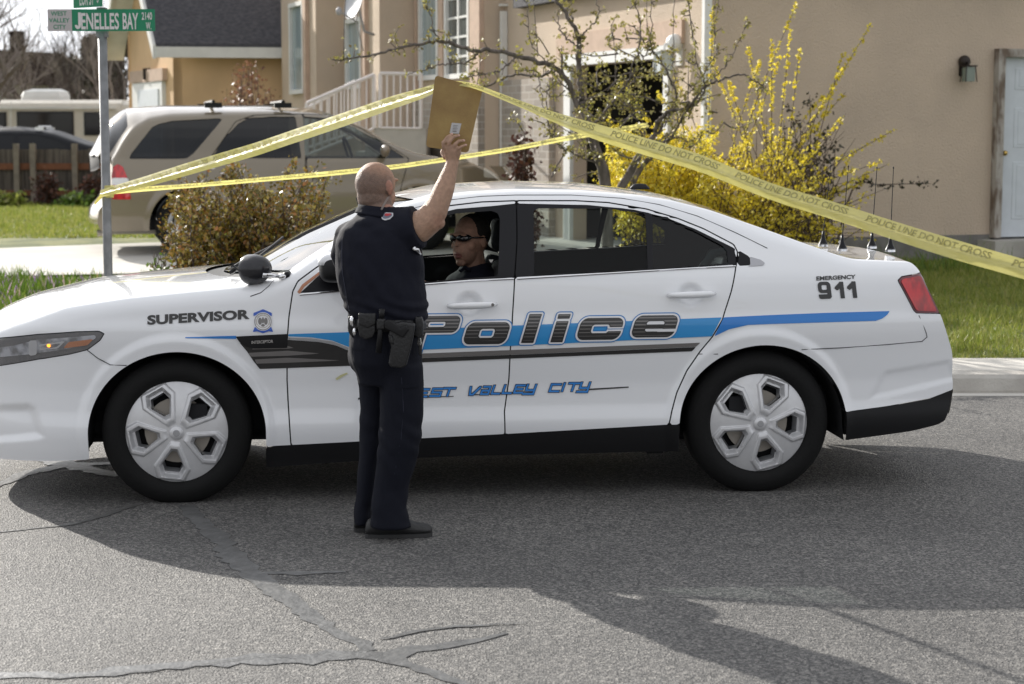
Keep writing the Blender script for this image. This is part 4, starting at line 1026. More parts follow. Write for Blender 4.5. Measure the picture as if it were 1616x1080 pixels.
# 9 1 1 in squared strokes
def sdbox(u, v, hu, hv, r_):
    qx = np.abs(u)-hu+r_; qy = np.abs(v)-hv+r_; return np.hypot(np.maximum(qx, 0), np.maximum(qy, 0))+np.minimum(np.maximum(qx, qy), 0)-r_
def f911(U, V):
    s = (V-458)*-.03; V2 = V+(U-1322)*.03; U2 = U-(V-458)*.12
    o_ = sdbox(U2-1301, V2-453, 10, 9, 6); i_ = sdbox(U2-1301, V2-453, 4.2, 3.8, 2)
    nine = np.maximum(o_, -i_)
    st = np.maximum(sdbox(U2-1308, V2-460, 3.2, 9, 1), -9); bot = np.maximum(sdbox(U2-1301, V2-466, 10, 5.2, 4), -sdbox(U2-1297, V2-461.5, 9, 2.4, 1))
    r_ = np.minimum(np.minimum(nine, st), bot)
    for cx in (1328.5, 1348):
        r_ = np.minimum(r_, sdbox(U2-cx, V2-458, 3.3, 13.2, .3))
        r_ = np.minimum(r_, sdpoly(U2, V2, [(cx+3, 444.8), (cx-2, 444.8), (cx-11, 453), (cx-11, 456), (cx-7, 458.5), (cx-3, 455)]))
    return r_
car.decal('emergency_number', f911, (1285, 440, 1362, 475), .8, DECALBLK, pc, off=.004)
# Police
def slant(U, V, c): return U-c[0]+.30*(V-c[1]), V-c[1]+.012*(U-c[0])
def glyph_P(U, V):
    u, v = slant(U, V, (692, 513)); o_ = sdbox(u, v+1, 32, 13, 9); h = sdbox(u+3, v+1, 13.5, 4.2, 3.2)
    st = np.maximum(sdbox(u+26, v-16, 9, 30, 1), -(v+13)); return np.minimum(np.maximum(o_, -h), st)
def glyph_o(U, V): u, v = slant(U, V, (768, 526)); return np.maximum(sdbox(u, v, 33.5, 17, 11), -sdbox(u, v, 12, 7.3, 4.5))
def glyph_l(U, V): u, v = slant(U, V, (838.5, 518.5)); return sdbox(u, v, 9.5, 22.5, .6)
def glyph_i(U, V):
    u, v = slant(U, V, (884, 519)); return np.minimum(sdbox(u, v-4.5, 9.3, 16.3, .6), sdbox(u, v+19.5, 9.3, 3.3, .6))
def glyph_c(U, V):
    u, v = slant(U, V, (947, 519)); return np.maximum(np.maximum(sdbox(u, v, 33.5, 17, 11), -sdbox(u, v, 14, 7, 4.5)), -sdbox(u-28, v-.6, 22, 3.6, 1))
def glyph_e(U, V):
    u, v = slant(U, V, (1033, 515)); r_ = np.maximum(sdbox(u, v, 33.5, 17, 11), -sdbox(u, v, 14, 8.4, 4)); bar = sdbox(u-6, v-.4, 24, 3.1, .6)
    r_ = np.minimum(r_, bar); return np.maximum(r_, -sdbox(u-26, v-6.4, 20, 2.6, .8))
BLUEO = M('blue_outline', srgb(28, 120, 190), rough=.4, coat=.6)
for nm, gfn, cc, bx in (('letter_p', glyph_P, 692, (640, 488, 738, 566)), ('letter_o', glyph_o, 768, (720, 498, 816, 556)), ('letter_l', glyph_l, 838, (810, 484, 868, 552)),
                        ('letter_i', glyph_i, 884, (852, 482, 914, 550)), ('letter_c', glyph_c, 947, (900, 490, 996, 546)), ('letter_e', glyph_e, 1033, (984, 486, 1080, 542))):
    a_ = car.decal(nm, lambda U, V: gfn(U, V)-4.6, bx, 1.0, BLUEO, pc, off=.0042)
    car.decal('white_outline', lambda U, V: gfn(U, V)-3.0, bx, 1.0, DECALWHT, a_, off=.0054)
    car.decal('letter_face', lambda U, V: gfn(U, V)-.3, bx, .8, DECALBLK, a_, off=.0066)
    def bars(U, V):
        s_ = V+.012*(U-800); ph = (s_-490) % 5.6; th = np.clip((545-s_)/45, .15, 1)*1.35
        return np.maximum(np.abs(ph-2.8)-th, gfn(U, V)+.9)
    car.decal('letter_bars', bars, bx, .7, DECALGRY, a_, off=.0078)
# West Valley City: squared slanted strokes
LET = {'W': [[(0, 0), (0, 1), (1, 1), (1, 0)], [(.5, .25), (.5, 1)]], 'E': [[(1, 0), (0, 0), (0, 1), (1, 1)], [(0, .5), (.85, .5)]], 'S': [[(1, 0), (0, 0), (0, .5), (1, .5), (1, 1), (-.1, 1)]],
       'T': [[(-.1, 0), (1.1, 0)], [(.5, 0), (.5, 1)]], 'V': [[(0, 0), (.15, 1), (.45, 1), (1, 0)]], 'a': [[(.1, 0), (1, 0), (1, 1), (0, 1), (0, .52), (1, .52)]], 'L': [[(0, -.05), (0, 1), (1.05, 1)]],
       'Y': [[(0, 0), (0, .72), (1, .72)], [(1, 0), (1, 1.22), (-.2, 1.22)]], 'C': [[(1, .05), (0, .05), (0, 1), (1, 1)]], 'I': [[(0, 0), (0, 1)]]}
WORDS = [('W', 636, 17), ('E', 660, 13), ('S', 680, 14), ('T', 699, 14), ('V', 739, 15), ('a', 759, 11), ('L', 776, 11), ('L', 793, 12), ('E', 811, 13), ('Y', 829, 13), ('C', 867, 14), ('I', 887, 1), ('T', 896, 13), ('Y', 914, 13)]
def lettersd(U, V):
    F = np.full(np.shape(U), 99.)
    for ch, x0, w in WORDS:
        vb_ = 625.5-(x0-670)*.040; hh = 11.5
        vv = (V-(vb_-hh))/hh; uu = (U-x0+(vv-1)*hh*.34)
        for st in LET[ch]:
            for (a, b), (c, d) in zip(st[:-1], st[1:]):
                ax, ay, bx, by = a*w, a*0+b*hh, c*w, d*hh; px_, py_ = uu-ax, vv*hh-ay; ex_, ey_ = bx-ax, by-ay
                t = np.clip((px_*ex_+py_*ey_)/(ex_*ex_+ey_*ey_+1e-9), 0, 1); F = np.minimum(F, np.maximum(np.abs(px_-ex_*t), np.abs(py_-ey_*t)))
    return F
CB = M('city_blue', srgb(40, 130, 210), rough=.4, coat=.4)
for k, (a, b) in enumerate(((632, 722), (730, 854), (858, 940))):
    q = car.decal('city_lettering', lambda U, V: lettersd(U, V)-2.35, (a, 598, b, 638), .7, DECALBLK, pc, off=.004)
    car.decal('letter_face', lambda U, V: lettersd(U, V)-1.45, (a, 598, b, 638), .6, CB, q, off=.0055)
for pix, wd in (([(637, 628.5), (690, 626.5), (716, 625.5)], .9), ([(742, 623.5), (800, 621), (842, 619)], .9), ([(925, 615.0), (992, 611.0)], 1.3)):
    P2 = [(u, v-wd*(1-.5*i/len(pix))) for i, (u, v) in enumerate(pix)]+[(u, v+wd*(1-.5*i/len(pix))) for i, (u, v) in reversed(list(enumerate(pix)))]
    car.dpoly('underline', P2, DECALBLK, pc, off=.0035, step=.8)
car.dpoly('underline', [(565, 628), (574, 627.6), (574, 630.2), (565, 630.8)], DECALBLK, pc, off=.0035, step=.8)
# seal
sc_ = (415, 507.5)
def ringf(r0, r1): return lambda U, V: np.maximum(np.hypot(U-sc_[0], V-sc_[1])-r1, r0-np.hypot(U-sc_[0], V-sc_[1]))
SB = M('seal_blue', srgb(40, 90, 190), rough=.4, coat=.5)
se = car.decal('door_seal', lambda U, V: np.minimum(sdpoly(U, V, [(400, 499), (400, 494), (408, 491), (415, 488), (422, 491), (429, 494), (429, 499), (415, 494)]), sdpoly(U, V, [(399, 524), (402, 516), (415, 522), (428, 516), (431, 524), (424, 523), (415, 526), (406, 523)])), (396, 485, 433, 528), .8, SB, pc, off=.0045)
car.decal('seal_ring', ringf(0, 14.6), (398, 490, 432, 525), .8, DECALWHT, se, off=.0055)
car.decal('seal_ring', ringf(12.6, 13.6), (398, 490, 432, 525), .6, DECALGRY, se, off=.0065)
car.decal('seal_ring', ringf(9.4, 10.2), (398, 490, 432, 525), .6, DECALGLD, se, off=.0065)
def eagle(U, V):
    u, v = U-sc_[0], V-sc_[1]; a = np.abs(u); w = np.hypot((a-4.6)/3.0, (v+.5)/5.6)-1; return np.minimum(w*3, np.minimum(np.hypot(u/1.8, (v+2)/5)-1, np.hypot(u/3.0, (v-6)/2)-1)*2)
car.decal('seal_emblem', eagle, (403, 496, 427, 519), .6, DECALGRY, se, off=.0065)
v_, f_ = text_geo('WEST VALLEY CITY POLICE', 1, .0, 0, 1.0, 0); x0, x1 = v_[:, 0].min(), v_[:, 0].max(); th = math.pi*1.15-(v_[:, 0]-x0)/(x1-x0)*math.pi*1.3; rad = 10.5+v_[:, 1]*1.9
U_ = sc_[0]+rad*np.cos(th); V_ = sc_[1]-rad*np.sin(th); x, z = car.hit(U_, V_); ob('seal_letters', car.P(x, -(car.Wf(x, z)+.0068), z), f_, DECALGRY, se)
# spotlight
sp = G(); Ys = 9.20; c = pt(404, 425, Ys); RR_ = .073
pr = []
for k in range(13):
    a = math.pi/2*k/12; pr.append((RR_*math.sin(a)+.0005, .085-.105*(1-math.cos(a))-0.0))
axs = np.array([.80, -.55, .10]); axs /= np.linalg.norm(axs)
g = G(); g.lathe([(r_, h) for r_, h in pr]+[(RR_*1.03, -.035), (RR_*.98, -.05), (.0005, -.05)], c, axs, n=36); sl_ = g.o('spotlight', M('spot_black', (.02, .02, .024), rough=.22), pc, auto=50)
g = G(); a = pt(414, 434, Ys-.06); b = pt(440, 436.5, Ys-.01); g.tube([a, pt(424, 434, Ys-.04), b], [.013, .011, .010], 12); g.tube([b, pt(450, 437, Ys)], .015, 12); g.o('arm', CHROME, sl_, smooth=True)
g = G(); g.tube([pt(446, 438, Ys), pt(452, 435, Ys+.01), pt(457, 430, Ys+.03)], [.013, .020, .010], 12); g.o('mount', BLACKGL, sl_, smooth=True)
# wipers and cowl details
g = G()
for a, b, c_ in ((car.P(.22, -.45, 1.045), car.P(.36, -.15, 1.13), car.P(.50, .35, 1.22)), (car.P(.20, -.05, 1.06), car.P(.34, .20, 1.13), car.P(.46, .6, 1.17))):
    g.tube([a, b], .010, 6); g.tube([b, c_], .007, 6)
g.tube([pt(362, 431, 9.5), pt(372, 424, 9.5), pt(366, 419, 9.5)], .010, 6); g.tube([pt(366, 419, 9.5), pt(384, 431, 9.45)], .006, 6)
g.o('wiper', BLACKPL, pc)
# mirrors
def mirror(sdn, parent):
    g = G(); x0 = float(car.hit(np.array(510.), np.array(445.))[0]); 
    prf = []
    for w_, s_ in ((.95, .30), (.965, .75), (1.02, 1), (1.10, .98), (1.15, .75), (1.165, .35)):
        r_ = []
        for k in range(20):
            a = 2*math.pi*k/20; ca, sa = math.cos(a), math.sin(a)
            r_.append(car.P(x0+.055+.075*s_*np.sign(ca)*abs(ca)**.7, sdn*w_, 1.150+(.068*s_)*np.sign(sa)*abs(sa)**.6))
        prf.append(r_)
    g.rings(prf); m_ = g.o('mirror', BLACKPL, parent, smooth=True)
    g = G(); g.rings([[p+UZ*.004 for p in r_] for r_ in [[car.P(x0+.053+.078*s_*np.sign(math.cos(2*math.pi*k/20))*abs(math.cos(2*math.pi*k/20))**.7, sdn*w_, 1.165+(.056*s_)*abs(math.sin(2*math.pi*k/20))**.6*np.sign(math.sin(2*math.pi*k/20)) if math.sin(2*math.pi*k/20) > 0 else 1.165) for k in range(20)] for w_, s_ in ((.955, .5), (.967, .8), (1.02, 1.02), (1.10, 1.0), (1.152, .78))]])
    g.o('mirror_cap', WHITE, m_, smooth=True)
    g = G(); g.prism([car.P(x0-.02, sdn*.90, 1.09), car.P(x0+.10, sdn*.90, 1.09), car.P(x0+.09, sdn*.965, 1.12), car.P(x0, sdn*.965, 1.12)], (0, 0, .03)); g.o('mirror_foot', BLACKPL, m_)
mirror(-1, fd); mirror(1, fd2)
# antennas
for u, vb, ut, vt in ((1299, 383, 1311, 262), (1329, 390, 1339, 263), (1376, 386, 1384, 265), (1405, 391, 1410, 265)):
    Yb = {1299: 10.6, 1329: 10.05, 1376: 10.45, 1405: 10.05}[u]
    b = pt(u, vb, Yb); t_ = pt(ut, vt, Yb+.02); g = G(); g.tube([b+UZ*.05, t_], [.0028, .0020], 6); g.ell(t_, (.004, .004, .006))
    an = g.o('antenna', BLACKPL, pc); g = G(); g.lathe([(.001, .075), (.007, .075), (.009, .045), (.013, .03), (.024, .008), (.028, 0)], b-UZ*.01, UZ, n=16); g.o('antenna_base', BLACKGL, an, smooth=True)
    g = G(); g.lathe([(.001, .004), (.026, .004), (.028, -.012)], b-UZ*.01, UZ, n=20); g.o('antenna_plate', CHROME, an)
g = G(); q = car.P(3.62, -.1, 1.16); pts = [car.P(3.45+.02*i, -.35+.08*i, 1.185+.012*math.sin(i*1.3)) for i in range(10)]; g.tube(pts, .006, 6); g.o('antenna_cable', BLACKPL, pc)
g = G(); c = car.P(2.42, 0, 1.488); g.rings([[c+car.ex*(a*s_*.55)+car.ew*(b*s_*.6)+UZ*h*.6 for a, b in [(-.10, -.02), (-.05, -.035), (.08, -.035), (.1, 0), (.08, .035), (-.05, .035), (-.10, .02)]] for s_, h in ((1, 0), (.9, .02), (.6, .045), (.3, .05))]); g.o('roof_fin', BLACKPL, pc, smooth=True)
# mudflap / exhaust
g = G(); g.box(car.P(WB+.45, -.78, .34), (.015, .25, .12), ax=[car.ex, car.ew, UZ]); g.box(car.P(.47, -.80, .25), (.015, .2, .10), ax=[car.ex, car.ew, UZ]); g.box(car.P(WB-.52, -.8, .23), (.08, .2, .06), ax=[car.ex, car.ew, UZ]); g.o('splash_guard', RUBBER, pc)
g = G(); g.tube([car.P(3.4, -.60, .29), car.P(3.72, -.60, .29)], .035, 14); g.o('exhaust', BLACKPL, pc)
# ---- cabin
SEAT = M('seat_cloth', (.022, .022, .025), rough=.8, bump=.2, bscale=60); SEATV = M('vinyl_seat', (.10, .10, .10), rough=.3)
def rbox(name, c, size, mat, parent, bw=.05, tilt=0, shell=car):
    ct, st = math.cos(tilt), math.sin(tilt); a1 = shell.ex*ct - UZ*st; a3 = shell.ex*st+UZ*ct
    g = G(); g.box(c, size, ax=[a1, shell.ew, a3]); o = g.o(name, mat, parent); bevel(o, bw, 4)
    for p in o.data.polygons: p.use_smooth = True
    return o
for w_ in (-.40, .40):
    s_ = rbox('front_seat', car.P(1.30, w_, .50), (.52, .50, .18), SEAT, pc); rbox('backrest', car.P(1.60, w_, .82), (.14, .48, .62), SEAT, s_, tilt=.25)
    rbox('headrest', car.P(1.70, w_, 1.225), (.10, .26, .17), SEAT, s_, .04, .15)
rs_ = rbox('rear_seat', car.P(2.62, 0, .52), (.50, 1.30, .16), SEATV, pc, .04); rbox('backrest', car.P(2.90, -.36, .84), (.14, .52, .60), SEATV, rs_, .06, .3); rbox('backrest', car.P(2.90, .36, .84), (.14, .52, .60), SEATV, rs_, .06, .3)
rbox('dashboard', car.P(.72, 0, .93), (.55, 1.6, .22), SEAT, pc, .08, -.05)
g = G(); c = car.P(1.12, -.40, 1.02); axw = car.ex*.9+UZ*.42; axw /= np.linalg.norm(axw); e2 = np.cross(axw, car.ew)
g.tube([c+.18*(math.cos(a)*car.ew+math.sin(a)*e2) for a in np.linspace(0, 2*math.pi, 33)], .014, 8, cap=False); g.tube([c-.17*car.ew, c+.17*car.ew], .018, 6); g.tube([c, c-axw*.3], .03, 8); g.o('steering_wheel', BLACKPL, pc, smooth=True)
g = G(); g.box(car.P(3.12, 0, 1.03), (.40, 1.3, .02), ax=[car.ex, car.ew, UZ]); g.o('parcel_shelf', CABIN, pc)
g = G(); g.box(car.P(.92, 0, 1.36), (.02, .22, .07), ax=[car.ex, car.ew, UZ]); g.tube([car.P(.92, 0, 1.38), car.P(.90, 0, 1.45)], .008); g.o('inner_mirror', BLACKPL, pc)
g = G(); g.tube([car.P(2.62, -.52, .95), car.P(2.66, -.52, 1.10), car.P(2.72, -.50, 1.17), car.P(2.80, -.44, 1.18), car.P(2.86, -.36, 1.12)], .022, 10); g.o('seat_edge_painted_highlight', M('seat_highlight_colour', (.35, .40, .40), rough=.3), rs_, smooth=True)  # moulded seat rim; its pale colour paints in the highlight along it
# ================================================================== SUV, dark sedan, motorhome
PEW = M('champagne_paint', (.22, .182, .130), rough=.25, metal=.15, coat=1)
GLASSB = glass('privacy_glass', (.07, .08, .09), base=.045)
W0s = spl([.1, .3, .5, .7, .85, 1.0, 1.1, 1.2, 1.35, 1.5, 1.65, 1.8], [.90, .93, .955, .965, .96, .945, .925, .885, .835, .775, .70, .60], .03)
yaw = R(13); exs = (math.cos(yaw), math.sin(yaw)); c0 = gp(298, 405); zg2 = float(c0[2])
Os = np.array([c0[0], c0[1], 0])+.93*np.array([-exs[1], exs[0], 0]); 
suv = Shell((Os[0], Os[1], zg2), exs, W0s, ((-.65, -1.1), .12, 2), ((2.95, 3.75), .40, 2), [(0, .37, .42, .012), (2.70, .37, .42, .012)], rnd=.10)
tpx = [(150, 270), (168, 262), (182, 240), (196, 215), (210, 198), (232, 186), (265, 180), (340, 177), (430, 176), (500, 179), (540, 188), (580, 207), (620, 228), (660, 243), (700, 250), (745, 257), (775, 270), (800, 290), (815, 310)]
tp2 = suv.poly(tpx, inset=.06); suv.ztop = spl([p[0] for p in tp2], [p[1] for p in tp2], .03)
xs0 = float(tp2[0][0]); xs1 = float(tp2[-1][0])
zc2 = spl([xs0-.1, xs0, xs0+.12, xs0+.35, xs0+.8, 1.0, 1.6, 2.1, 2.5, 2.9, 3.3, 3.7, 4.0], [1.10, 1.25, 1.52, 1.70, 1.74, 1.745, 1.70, 1.52, 1.28, 1.12, 1.06, .95, .8], .05)
suv.grid(xs0-.05, xs1+.05, 240, .30, 60, 18, zc2)
sX, sZ, sQ, sS = suv.X, suv.Z, suv.Q, suv.side; bigS = np.where(sS, -9., 9.)
sv = thing('sports_utility_vehicle', tuple(Os+np.array([exs[0]*1.3, exs[1]*1.3, zg2])), 'champagne coloured sports utility vehicle parked in the driveway behind the police car', 'car')
q_ = lambda px: sdpoly(sX, sZ, suv.poly(px))
rear_e = suv.poly([(178, 255), (176, 300), (170, 318), (156, 330), (153, 352), (160, 368), (178, 376)]); rz = sorted([(z, x) for x, z in rear_e])
xr = spl([0.]+[a for a, b in rz]+[2.0], [rz[0][1]+.1]+[b for a, b in rz]+[rz[-1][1]-.0], .03)
frn = spl([.2, .4, .7, .9, 1.1], [xs1-.12, xs1-.02, xs1-.03, xs1-.12, xs1-.3], .03)
sil2 = np.where(sZ < 1.15, mm_(xr(sZ)-sX, sX-frn(sZ)), -9)
low = q_([(150, 380), (180, 368), (240, 371), (262, 385), (700, 375), (820, 350), (820, 120), (100, 120)])
a1 = ellarch(sX, sZ, 0, .36, .44, .43); a2 = ellarch(sX, sZ, 2.70, .36, .44, .43)
wA = q_([(204, 251), (206, 244), (240, 201), (250, 196), (272, 191), (345, 187), (351, 188), (345, 196), (305, 243), (295, 250), (285, 251)])
wB = q_([(335, 250), (352, 222), (375, 196), (392, 187), (400, 186), (466, 184), (476, 250)])
wC = q_([(483, 250), (471, 187), (476, 184), (520, 187), (560, 202), (600, 224), (640, 250)])
TLS = [(177, 315), (176, 275), (180, 262), (187, 259), (194, 264), (203, 285), (207, 315)]; tl2 = q_(TLS)
wsf = mm_(1.55+.06-sX, sX-2.52+.2*(suv.W/.7)**2, .06-sQ, np.where(sS, 9, -9)); rwf = mm_(xs0+.07-sX, sX-xs0-.38, .08-sQ, np.where(sS, 9, -9))
d1 = q_([(330, 252), (372, 192), (400, 182), (478, 180), (482, 252), (476, 365), (335, 366), (318, 330)]); d2 = q_([(478, 180), (520, 182), (570, 203), (645, 250), (632, 300), (630, 362), (480, 364), (484, 252)])
bS = mm_(sil2, low*np.where(sS, 1, 0)-np.where(sS, 0, 9), -a1, -a2, np.where(sS, mm_(-wA, -(d1-.004), -(d2-.004), -(tl2)), -9), np.where(sS, -9, mm_(-wsf, -rwf)))
suv.panel('body', bS, PEW, sv)
for sdn in (-1, 1):
    dd1 = suv.panel('rear_door', mm_(d1+.004, -wB, bigS, low), PEW, sv, sides=(sdn,)); dd2 = suv.panel('front_door', mm_(d2+.004, -wC, bigS, low), PEW, sv, sides=(sdn,))
    suv.panel('window_glass', mm_(wA-.005, bigS), GLASSB, sv, sides=(sdn,), off=-.01)
    suv.panel('window_glass', mm_(wB-.005, bigS), GLASSB, dd1, sides=(sdn,), off=-.01); suv.panel('window_glass', mm_(wC-.005, bigS), glass('suv_glass', (.4, .45, .45), .06) if sdn < 0 else GLASSC, dd2, sides=(sdn,), off=-.01)
    t_ = suv.panel('tail_lamp', mm_(tl2, bigS), REDL, sv, sides=(sdn,), off=.006)
    suv.panel('reverse_lamp', mm_(tl2, bigS, q_([(170, 281), (210, 281), (210, 292), (170, 292)])), DECALWHT, t_, sides=(sdn,), off=.012)
    suv.panel('headlight', mm_(q_([(765, 258), (775, 257), (790, 275), (788, 282), (763, 280)]), bigS), M('suv_headlight', (.5, .48, .42), rough=.2, coat=1), sv, sides=(sdn,), off=.004)
    for d_, u0, v0 in ((dd1, 344, 280), (dd2, 492, 280)):
        if sdn < 0:
            a = np.array([[u0, v0], [u0+28, v0-1]], float); x, z = suv.hit(a[:, 0], a[:, 1]); g = G(); g.tube([suv.P(x[0], -(float(W0s(z[0]))+.03), z[0]), suv.P(x[1], -(float(W0s(z[1]))+.03), z[1])], .014, 8); g.o('door_handle', PEW, d_, smooth=True)
suv.panel('windshield', wsf, GLASSW, sv, off=-.004); suv.panel('rear_window', rwf, GLASSB, sv, off=-.004)
suv.panel('cabin_lining', np.where(sS, mm_(sil2+.05, -(wA-.02), -(wB-.02), -(wC-.02), -a1, -a2, .33-sZ), mm_(-(wsf-.02), -(rwf-.02))), CABIN, sv, off=-.035)
g = G(); g.box(suv.P(1.3, 0, .36), (4.2, 1.5, .12), ax=[suv.ex, suv.ew, UZ]); 
for wx in (0, 2.7):
    for k in range(12):
        pass
g.o('floor_pan', CABIN, sv)
def scap(xf, z0, z1, bulge, name, mat):
    zs = np.linspace(z0, z1, 26); ww = np.linspace(-1, 1, 20); Wz = np.array([float(suv.Wf(np.array(xf(z)), np.array(z))) for z in zs])
    X_ = xf(zs)[:, None]+bulge*(1-np.abs(ww[None, :])**2.6); P = suv.P(X_, ww[None, :]*Wz[:, None], zs[:, None]+0*ww[None, :]); nw = 20
    return ob(name, P.reshape(-1, 3), [(i*nw+j, i*nw+j+1, (i+1)*nw+j+1, (i+1)*nw+j) for i in range(25) for j in range(nw-1)], mat, sv, True)
scap(lambda z: xr(z), .38, 1.16, -.10, 'tailgate', PEW); scap(lambda z: frn(z), .36, 1.0, .12, 'front_bumper', PEW)
for sdn in (-1, 1):
    wheel(suv, sv, 0, .37, .925, .375, .24, 90, sdn, rim=.24); wheel(suv, sv, 2.70, .37, .925, .375, .24, 60, sdn, rim=.24)
g = G()
for a, b in (((322, 170), (352, 175)), ((432, 166), (462, 174))):
    for w_ in (-.62, .62):
        c = suv.P(suv.hit(np.array((a[0]+b[0])/2.), np.array(178.))[0], w_, 1.735); g.box(c, (.20, .06, .06), ax=[suv.ex, suv.ew, UZ])
    c1_ = suv.P(suv.hit(np.array((a[0]+b[0])/2.), np.array(178.))[0], -.66, 1.775); c2_ = c1_+suv.ew*1.32; g.tube([c1_, c2_], .022, 8)
g.o('roof_rack', BLACKPL, sv)
g = G(); x_, z_ = suv.hit(np.array(606.), np.array(238.)); g.ell(suv.P(x_-.02, -1.08, z_), (.055, .12, .075), ax=[suv.ex, suv.ew, UZ]); g.tube([suv.P(x_, -.92, z_-.03), suv.P(x_, -1.02, z_-.02)], .03); g.o('mirror', M('mirror_brown', (.20, .15, .10), rough=.3, coat=1), sv, smooth=True)
g = G(); g.tube([suv.P(-.85, -.55, .27), suv.P(-1.02, -.55, .26)], .04, 12); g.box(suv.P(-.6, -.4, .32), (.5, .5, .14), ax=[suv.ex, suv.ew, UZ]); g.o('exhaust', STEEL, sv, smooth=False)
g = G(); g.tube([suv.P(1.95, -.3, 1.2)+.18*(math.cos(a)*suv.ew+math.sin(a)*(UZ*.9-suv.ex*.3)) for a in np.linspace(0, 6.283, 25)], .016, 6); g.o('steering_wheel', CABIN, sv)
for w_ in (-.4, .4):
    s_ = rbox('seat', suv.P(1.2, w_, .95), (.16, .48, .80), SEAT, sv, .05, -.2, shell=suv); rbox('headrest', suv.P(1.12, w_, 1.43), (.10, .26, .16), SEAT, s_, .04, 0, shell=suv)

# dark sedan behind the fence
DARKP = M('dark_blue_paint', (.006, .007, .010), rough=.45, spec=.25)
c1 = pt(-20, 300, 37.4); zgd = float(terr(0, 37.4)); O3 = np.array([pt(0, 260, 38)[0]-1.0, 38.6, zgd])
W0d = spl([.1, .3, .6, .9, 1.0, 1.1, 1.25, 1.4, 1.5], [.85, .9, .92, .91, .88, .83, .74, .64, .55], .02)
sed = Shell(O3, (1, .05), W0d, ((-.6, -1.1), .3, 2), ((3.0, 3.8), .3, 2), [(0, .33, .36, .01), (2.75, .33, .36, .01)], rnd=.08)
sed.ztop = spl([-1.2, -.9, -.5, 0, .5, 1.0, 1.5, 2.0, 2.5, 3.0, 3.5, 3.9], [.85, .98, 1.03, 1.12, 1.32, 1.38, 1.38, 1.33, 1.16, 1.02, .92, .7], .06)
sed.grid(-1.0, 3.8, 120, .22, 34, 10, spl([-1.2, -.8, 0, .5, 1.2, 2.0, 2.6, 3.2, 3.9], [.9, 1.05, 1.2, 1.42, 1.46, 1.38, 1.16, 1.06, .75], .06))
se_ = thing('parked_sedan', tuple(O3), 'dark blue sedan with roof racks parked behind the wooden fence', 'car')
on = np.where(sed.side, -9., 9.); wn = np.minimum(sdpoly(sed.X, sed.Z, [(.25, 1.04), (.55, 1.24), (1.0, 1.30), (1.28, 1.30), (1.28, 1.02)]), sdpoly(sed.X, sed.Z, [(1.36, 1.02), (1.36, 1.30), (1.7, 1.29), (2.05, 1.22), (2.4, 1.04)]))
sed.panel('body', mm_(np.where(sed.side, -wn, -9), -ellarch(sed.X, sed.Z, 0, .33, .38, .37), -ellarch(sed.X, sed.Z, 2.75, .33, .38, .37)), DARKP, se_)
sed.panel('window_glass', mm_(wn-.004, on), M('sedan_glass', (.005, .006, .008), rough=.3, spec=.3), se_, off=-.008)
g = G()
for x_ in (.75, 1.75):
    for w_ in (-.58, .58):
        g.box(sed.P(x_, w_, 1.415), (.16, .06, .06), ax=[sed.ex, sed.ew, UZ])
    g.tube([sed.P(x_, -.62, 1.455), sed.P(x_, .62, 1.455)], .02, 6)
g.o('roof_rack', CHROME, se_)
for sdn in (-1, 1):
    for wx in (0, 2.75):
        g = G(); g.lathe([(.001, 0), (.20, .005), (.22, -.01), (.33, -.01), (.34, -.2), (.001, -.2)], sed.P(wx, sdn*.9, .34), sed.ew*sdn, n=24); g.o('wheel', RUBBER, se_)

# motorhome
RVM = M('motorhome_cream', (.62, .58, .50), rough=.5, var=.06); Yr = 43.0
rv = thing('motorhome', tuple(pt(60, 300, Yr)), 'long cream motorhome with dark windows parked beyond the fence', 'motorhome')
a = pt(-160, 159, Yr); b = pt(208, 161, Yr); zt_ = a[2]; g = G(); zr = float(terr(0, 43))
prof = [(0, zr+.55), (0, zt_-.22), (.06, zt_-.06), (.25, zt_+.02), (2.2, zt_+.02), (2.4, zt_-.06), (2.45, zt_-.22), (2.45, zr+.55)]
g.prism([(a[0], Yr+p, z) for p, z in prof], (b[0]-a[0]-.25, 0, 0)); o_ = g.o('body', RVM, rv)
g = G(); g.prism([(b[0]-.249, Yr+.02+p*.98, z-(.03 if z > zr+1 else 0)) for p, z in prof], (.24, 0, 0)); g.o('front_cap', RVM, rv)
RVG = M('motorhome_glass', (.02, .018, .018), rough=.12); RVF = M('window_rubber', (.01, .01, .012), rough=.6)
for u0, u1, v0, v1 in ((-60, 11, 177, 215), (26, 117, 176, 216), (132, 167, 177, 214)):
    p, q = pt(u0, v0, Yr-.02), pt(u1, v1, Yr-.02); g = G(); g.box(((p[0]+q[0])/2, Yr-.015, (p[2]+q[2])/2), (q[0]-p[0], .04, p[2]-q[2])); w_ = g.o('window', RVF, rv); bevel(w_, .018, 2)
    g = G(); g.box(((p[0]+q[0])/2, Yr-.030, (p[2]+q[2])/2), (q[0]-p[0]-.08, .03, p[2]-q[2]-.08)); g.o('pane', RVG, w_)
g = G(); g.box(((a[0]+b[0])/2-.1, Yr-.035, zt_-.16), (b[0]-a[0]-.5, .06, .05)); g.tube([pt(17, 160, Yr-.06), pt(17, 215, Yr-.06)], .012); g.box((pt(193, 190, Yr)[0], Yr-.01, pt(193, 190, Yr)[2]), (.2, .03, .15)); g.o('awning_rail', TRIMW, rv)
c = pt(76, 152, Yr+.9); g = G(); g.rings([[np.array([c[0]+x_*s_, Yr+.9+y_*s_, c[2]+h]) for x_, y_ in ((-.5, -.35), (.35, -.35), (.5, 0), (.35, .35), (-.5, .35), (-.62, 0))] for s_, h in ((1, -.14), (1, .0), (.92, .10), (.6, .16))]); g.o('roof_air_conditioner', TRIMW, rv)
g = G()
